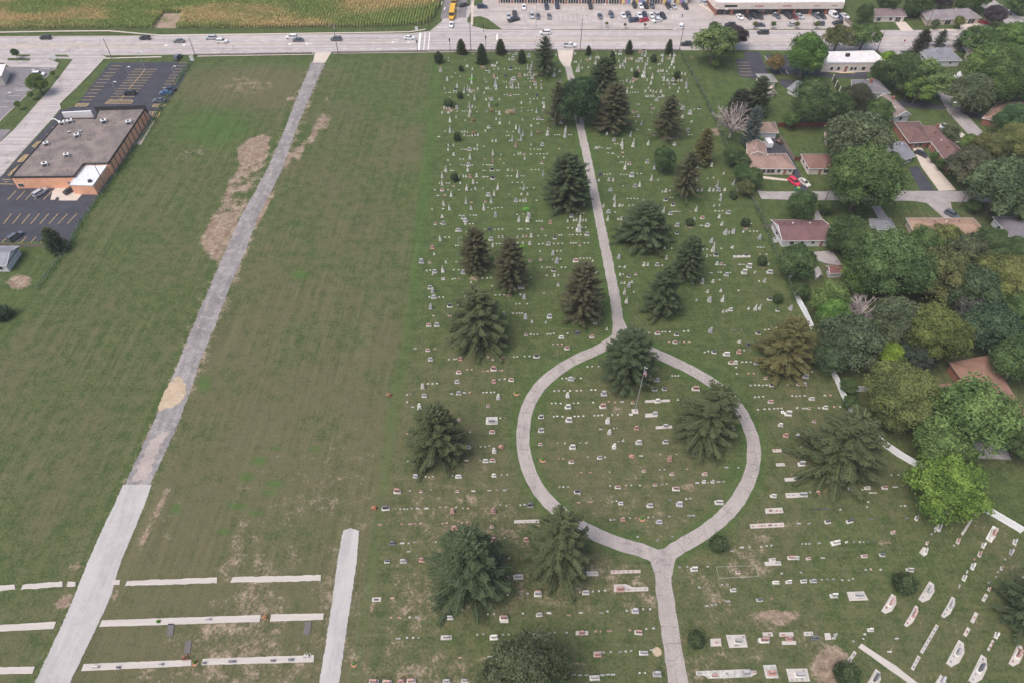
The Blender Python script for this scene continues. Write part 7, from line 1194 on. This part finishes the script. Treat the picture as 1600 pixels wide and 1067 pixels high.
# yard and street clutter
def simple(name, x, y, dims, m, label, cat, rz=0.0, z=0.0):
    pp = G(x, y); mb = MB(); mb.box((0, 0, z), dims, top=.96); o = empty(name, pp, rz); mb.build('body', m, o); return o
o = simple('cargo_trailer', 1199.5, 228.5, (1.9, 3.6, 1.8), M['frame'], '', '', .15, .45); 
for s in (-1, 1): MB().tube([(s*.9, 0, .33), (s*1.08, 0, .33)], .33, 12).build('wheel', M['tyre'], o)
MB().box((.0, -.2, 2.26), (.4, .4, .12)).build('roof_vent', M['frame'], o); MB().tube([(0, -1.8, .5), (0, -2.9, .45)], .06, 6).build('hitch', M['darkmetal'], o); tag(o, 'white box trailer on the black driveway behind the tan house', 'trailer')
o = empty('tractor', G(1217, 225), 2.2); MB().box((0, 0, .5), (2.0, .7, .6)).build('body', M['redbrick'], o); MB().box((-.5, 0, 1.1), (.6, .6, .5)).build('seat', M['darkmetal'], o); MB().tube([(.9, 0, 1.0), (1.0, 0, 1.7)], .04, 6).build('exhaust', M['darkmetal'], o)
for wx, R_ in ((-.7, .55), (.8, .35)):
    for s in (-1, 1): MB().tube([(wx, s*.4, R_), (wx, s*.65, R_)], R_, 14).build('wheel', M['tyre'], o)
tag(o, 'small red-brown tractor beside the grey board fence', 'tractor')
for x, y, cc, lb in [(1243.5, 298.5, (.05, .25, .18), 'green wheeled bin before the red car'), (1246.5, 297.5, (.3, .5, .1), 'lime wheeled bin before the red car'), (1184, 217.5, (.05, .2, .35), 'blue bin beside the white garage'), (1188, 219, (.25, .4, .12), 'green bin beside the white garage')]:
    o = empty('wheeled_bin', G(x, y), .3); b_ = MB().box((0, 0, .08), (.6, .65, .95), top=1.15).build('body', M['matte'], o); b_.color = (*cc, 1); l_ = MB().box((0, 0, 1.03), (.74, .8, .09)).build('lid', M['matte'], o); l_.color = (*cc, 1); tag(o, lb, 'bin')
for x, y, lb in [(86, 97, 'leaning shop sign board on the left grass island'), (302, 99, 'white sign board at the car park entrance'), (219, 90, 'small white sign by the upper lamp post'), (159, 86, 'small street sign at the left street corner'), (366, 79, 'small sign on the near kerb'), (1411, 71, 'red stop sign beside the ragged conifer'), (826-2, 43+.5, 'tiny sign on the shop grass strip')]:
    o = empty('sign', G(x, y), .2); big_ = x < 310 and y > 95; MB().tube([(0, 0, 0), (0, 0, 2.2)], .06, 6).build('post', M['steel'], o); MB().box((0, -.05, 1.0 if big_ else 1.7), (1.5 if big_ else .7, .12, 2.2 if big_ else .7)).build('board', M['frame'] if x != 1411 else M['tail'], o); tag(o, lb, 'sign')
o = simple('utility_cabinet', 651, 47, (1.4, .7, 1.3), M['steel'], '', ''); MB().box((0, -.38, .2), (1.1, .04, .9)).build('door', M['frame'], o); tag(o, 'grey roadside cabinet beside the corn field', 'cabinet')
o = simple('air_conditioner', 1210, 377, (1.1, 1.0, .9), M['frame'], '', '', .3, .1); MB().tube([(0, 0, 1.0), (0, 0, 1.05)], .4, 12).build('fan_grille', M['darkmetal'], o); MB().box((0, 0, 0), (1.7, 1.6, .1)).build('pad', M['conc'], o); tag(o, 'air conditioner on a pad left of the white house', 'air conditioner')
o = empty('clothes_pole', G(1232, 440)); MB().tube([(0, 0, 0), (0, 0, 2.2)], .06, 6).build('post', M['frame'], o); MB().tube([(-.7, 0, 2.2), (.7, 0, 2.2)], .06, 6).build('crossbar', M['frame'], o); tag(o, 'white clothes-line post below the spreading tree', 'clothes post')
o = empty('trampoline', G(1362, 503)); MB().tube([(1.8*math.cos(k*.4488), 1.8*math.sin(k*.4488), .8) for k in range(15)], .12, 6, cap=False).build('frame', M['frame'], o); MB().prism([(1.65*math.cos(k*.4488), 1.65*math.sin(k*.4488)) for k in range(14)], .74, .78).build('mat', M['darkmetal'], o)
for k in range(4): MB().tube([(1.8*math.cos(k*1.57), 1.8*math.sin(k*1.57), 0), (1.8*math.cos(k*1.57), 1.8*math.sin(k*1.57), .8)], .05, 6).build('leg', M['steel'], o)
tag(o, 'round trampoline behind the bare grey-brown tree', 'trampoline')
# figures in the shop car park: a lone walker (tiny in the photo)
def person(x, y, col_, lb):
    o = empty('person', G(x, y)); sk = bpy.data.meshes.new('body'); V = [(0, 0, .95), (0, 0, 1.2), (0, 0, 1.42), (0, 0, 1.53), (0, 0, 1.62), (0, .02, 1.74), (-.1, 0, .92), (-.12, .08, .5), (-.12, 0, .08), (-.12, -.12, .04), (.1, 0, .92), (.12, -.1, .5), (.12, .05, .08), (.12, -.08, .04), (-.2, 0, 1.42), (-.26, .05, 1.14), (-.25, -.05, .9), (.2, 0, 1.42), (.26, -.05, 1.14), (.25, .08, .9)]
    E = [(0, 1), (1, 2), (2, 3), (3, 4), (4, 5), (0, 6), (6, 7), (7, 8), (8, 9), (0, 10), (10, 11), (11, 12), (12, 13), (2, 14), (14, 15), (15, 16), (2, 17), (17, 18), (18, 19)]
    R_ = [.15, .14, .16, .06, .1, .09, .1, .07, .045, .04, .1, .07, .045, .04, .07, .05, .035, .07, .05, .035]; sk.from_pydata(V, E, []); b_ = link('body', sk, o); md = b_.modifiers.new('skin', 'SKIN'); b_.modifiers.new('sub', 'SUBSURF').levels = 1
    for i, r_ in enumerate(R_): sk.skin_vertices[0].data[i].radius = (r_, r_) if sk.skin_vertices else None
    sk.materials.append(mat('dark_clothes', col_, .9, .2, 3)); tag(o, lb, 'person')
try: person(1065.5, 28, (.03, .03, .035), 'person in dark clothes walking across the shop car park')
except Exception as e: print('person failed', e)
# ---------------------------------------------------------------- haze
mb = MB(); mb.box((0, 0, -1), (3200, 3200, 154))
hm, n, b = newmat('haze_air'); n.nodes.remove(b); pv = N(n, 'VolumePrincipled'); pv.inputs['Color'].default_value = (.86, .88, .95, 1); pv.inputs['Density'].default_value = .00013; pv.inputs['Anisotropy'].default_value = 0
n.links.new(pv.outputs[0], n.nodes['Material Output'].inputs['Volume'])
tag(mb.build('haze', hm), 'thin pale haze in the air over the whole town', 'haze', kind='stuff')
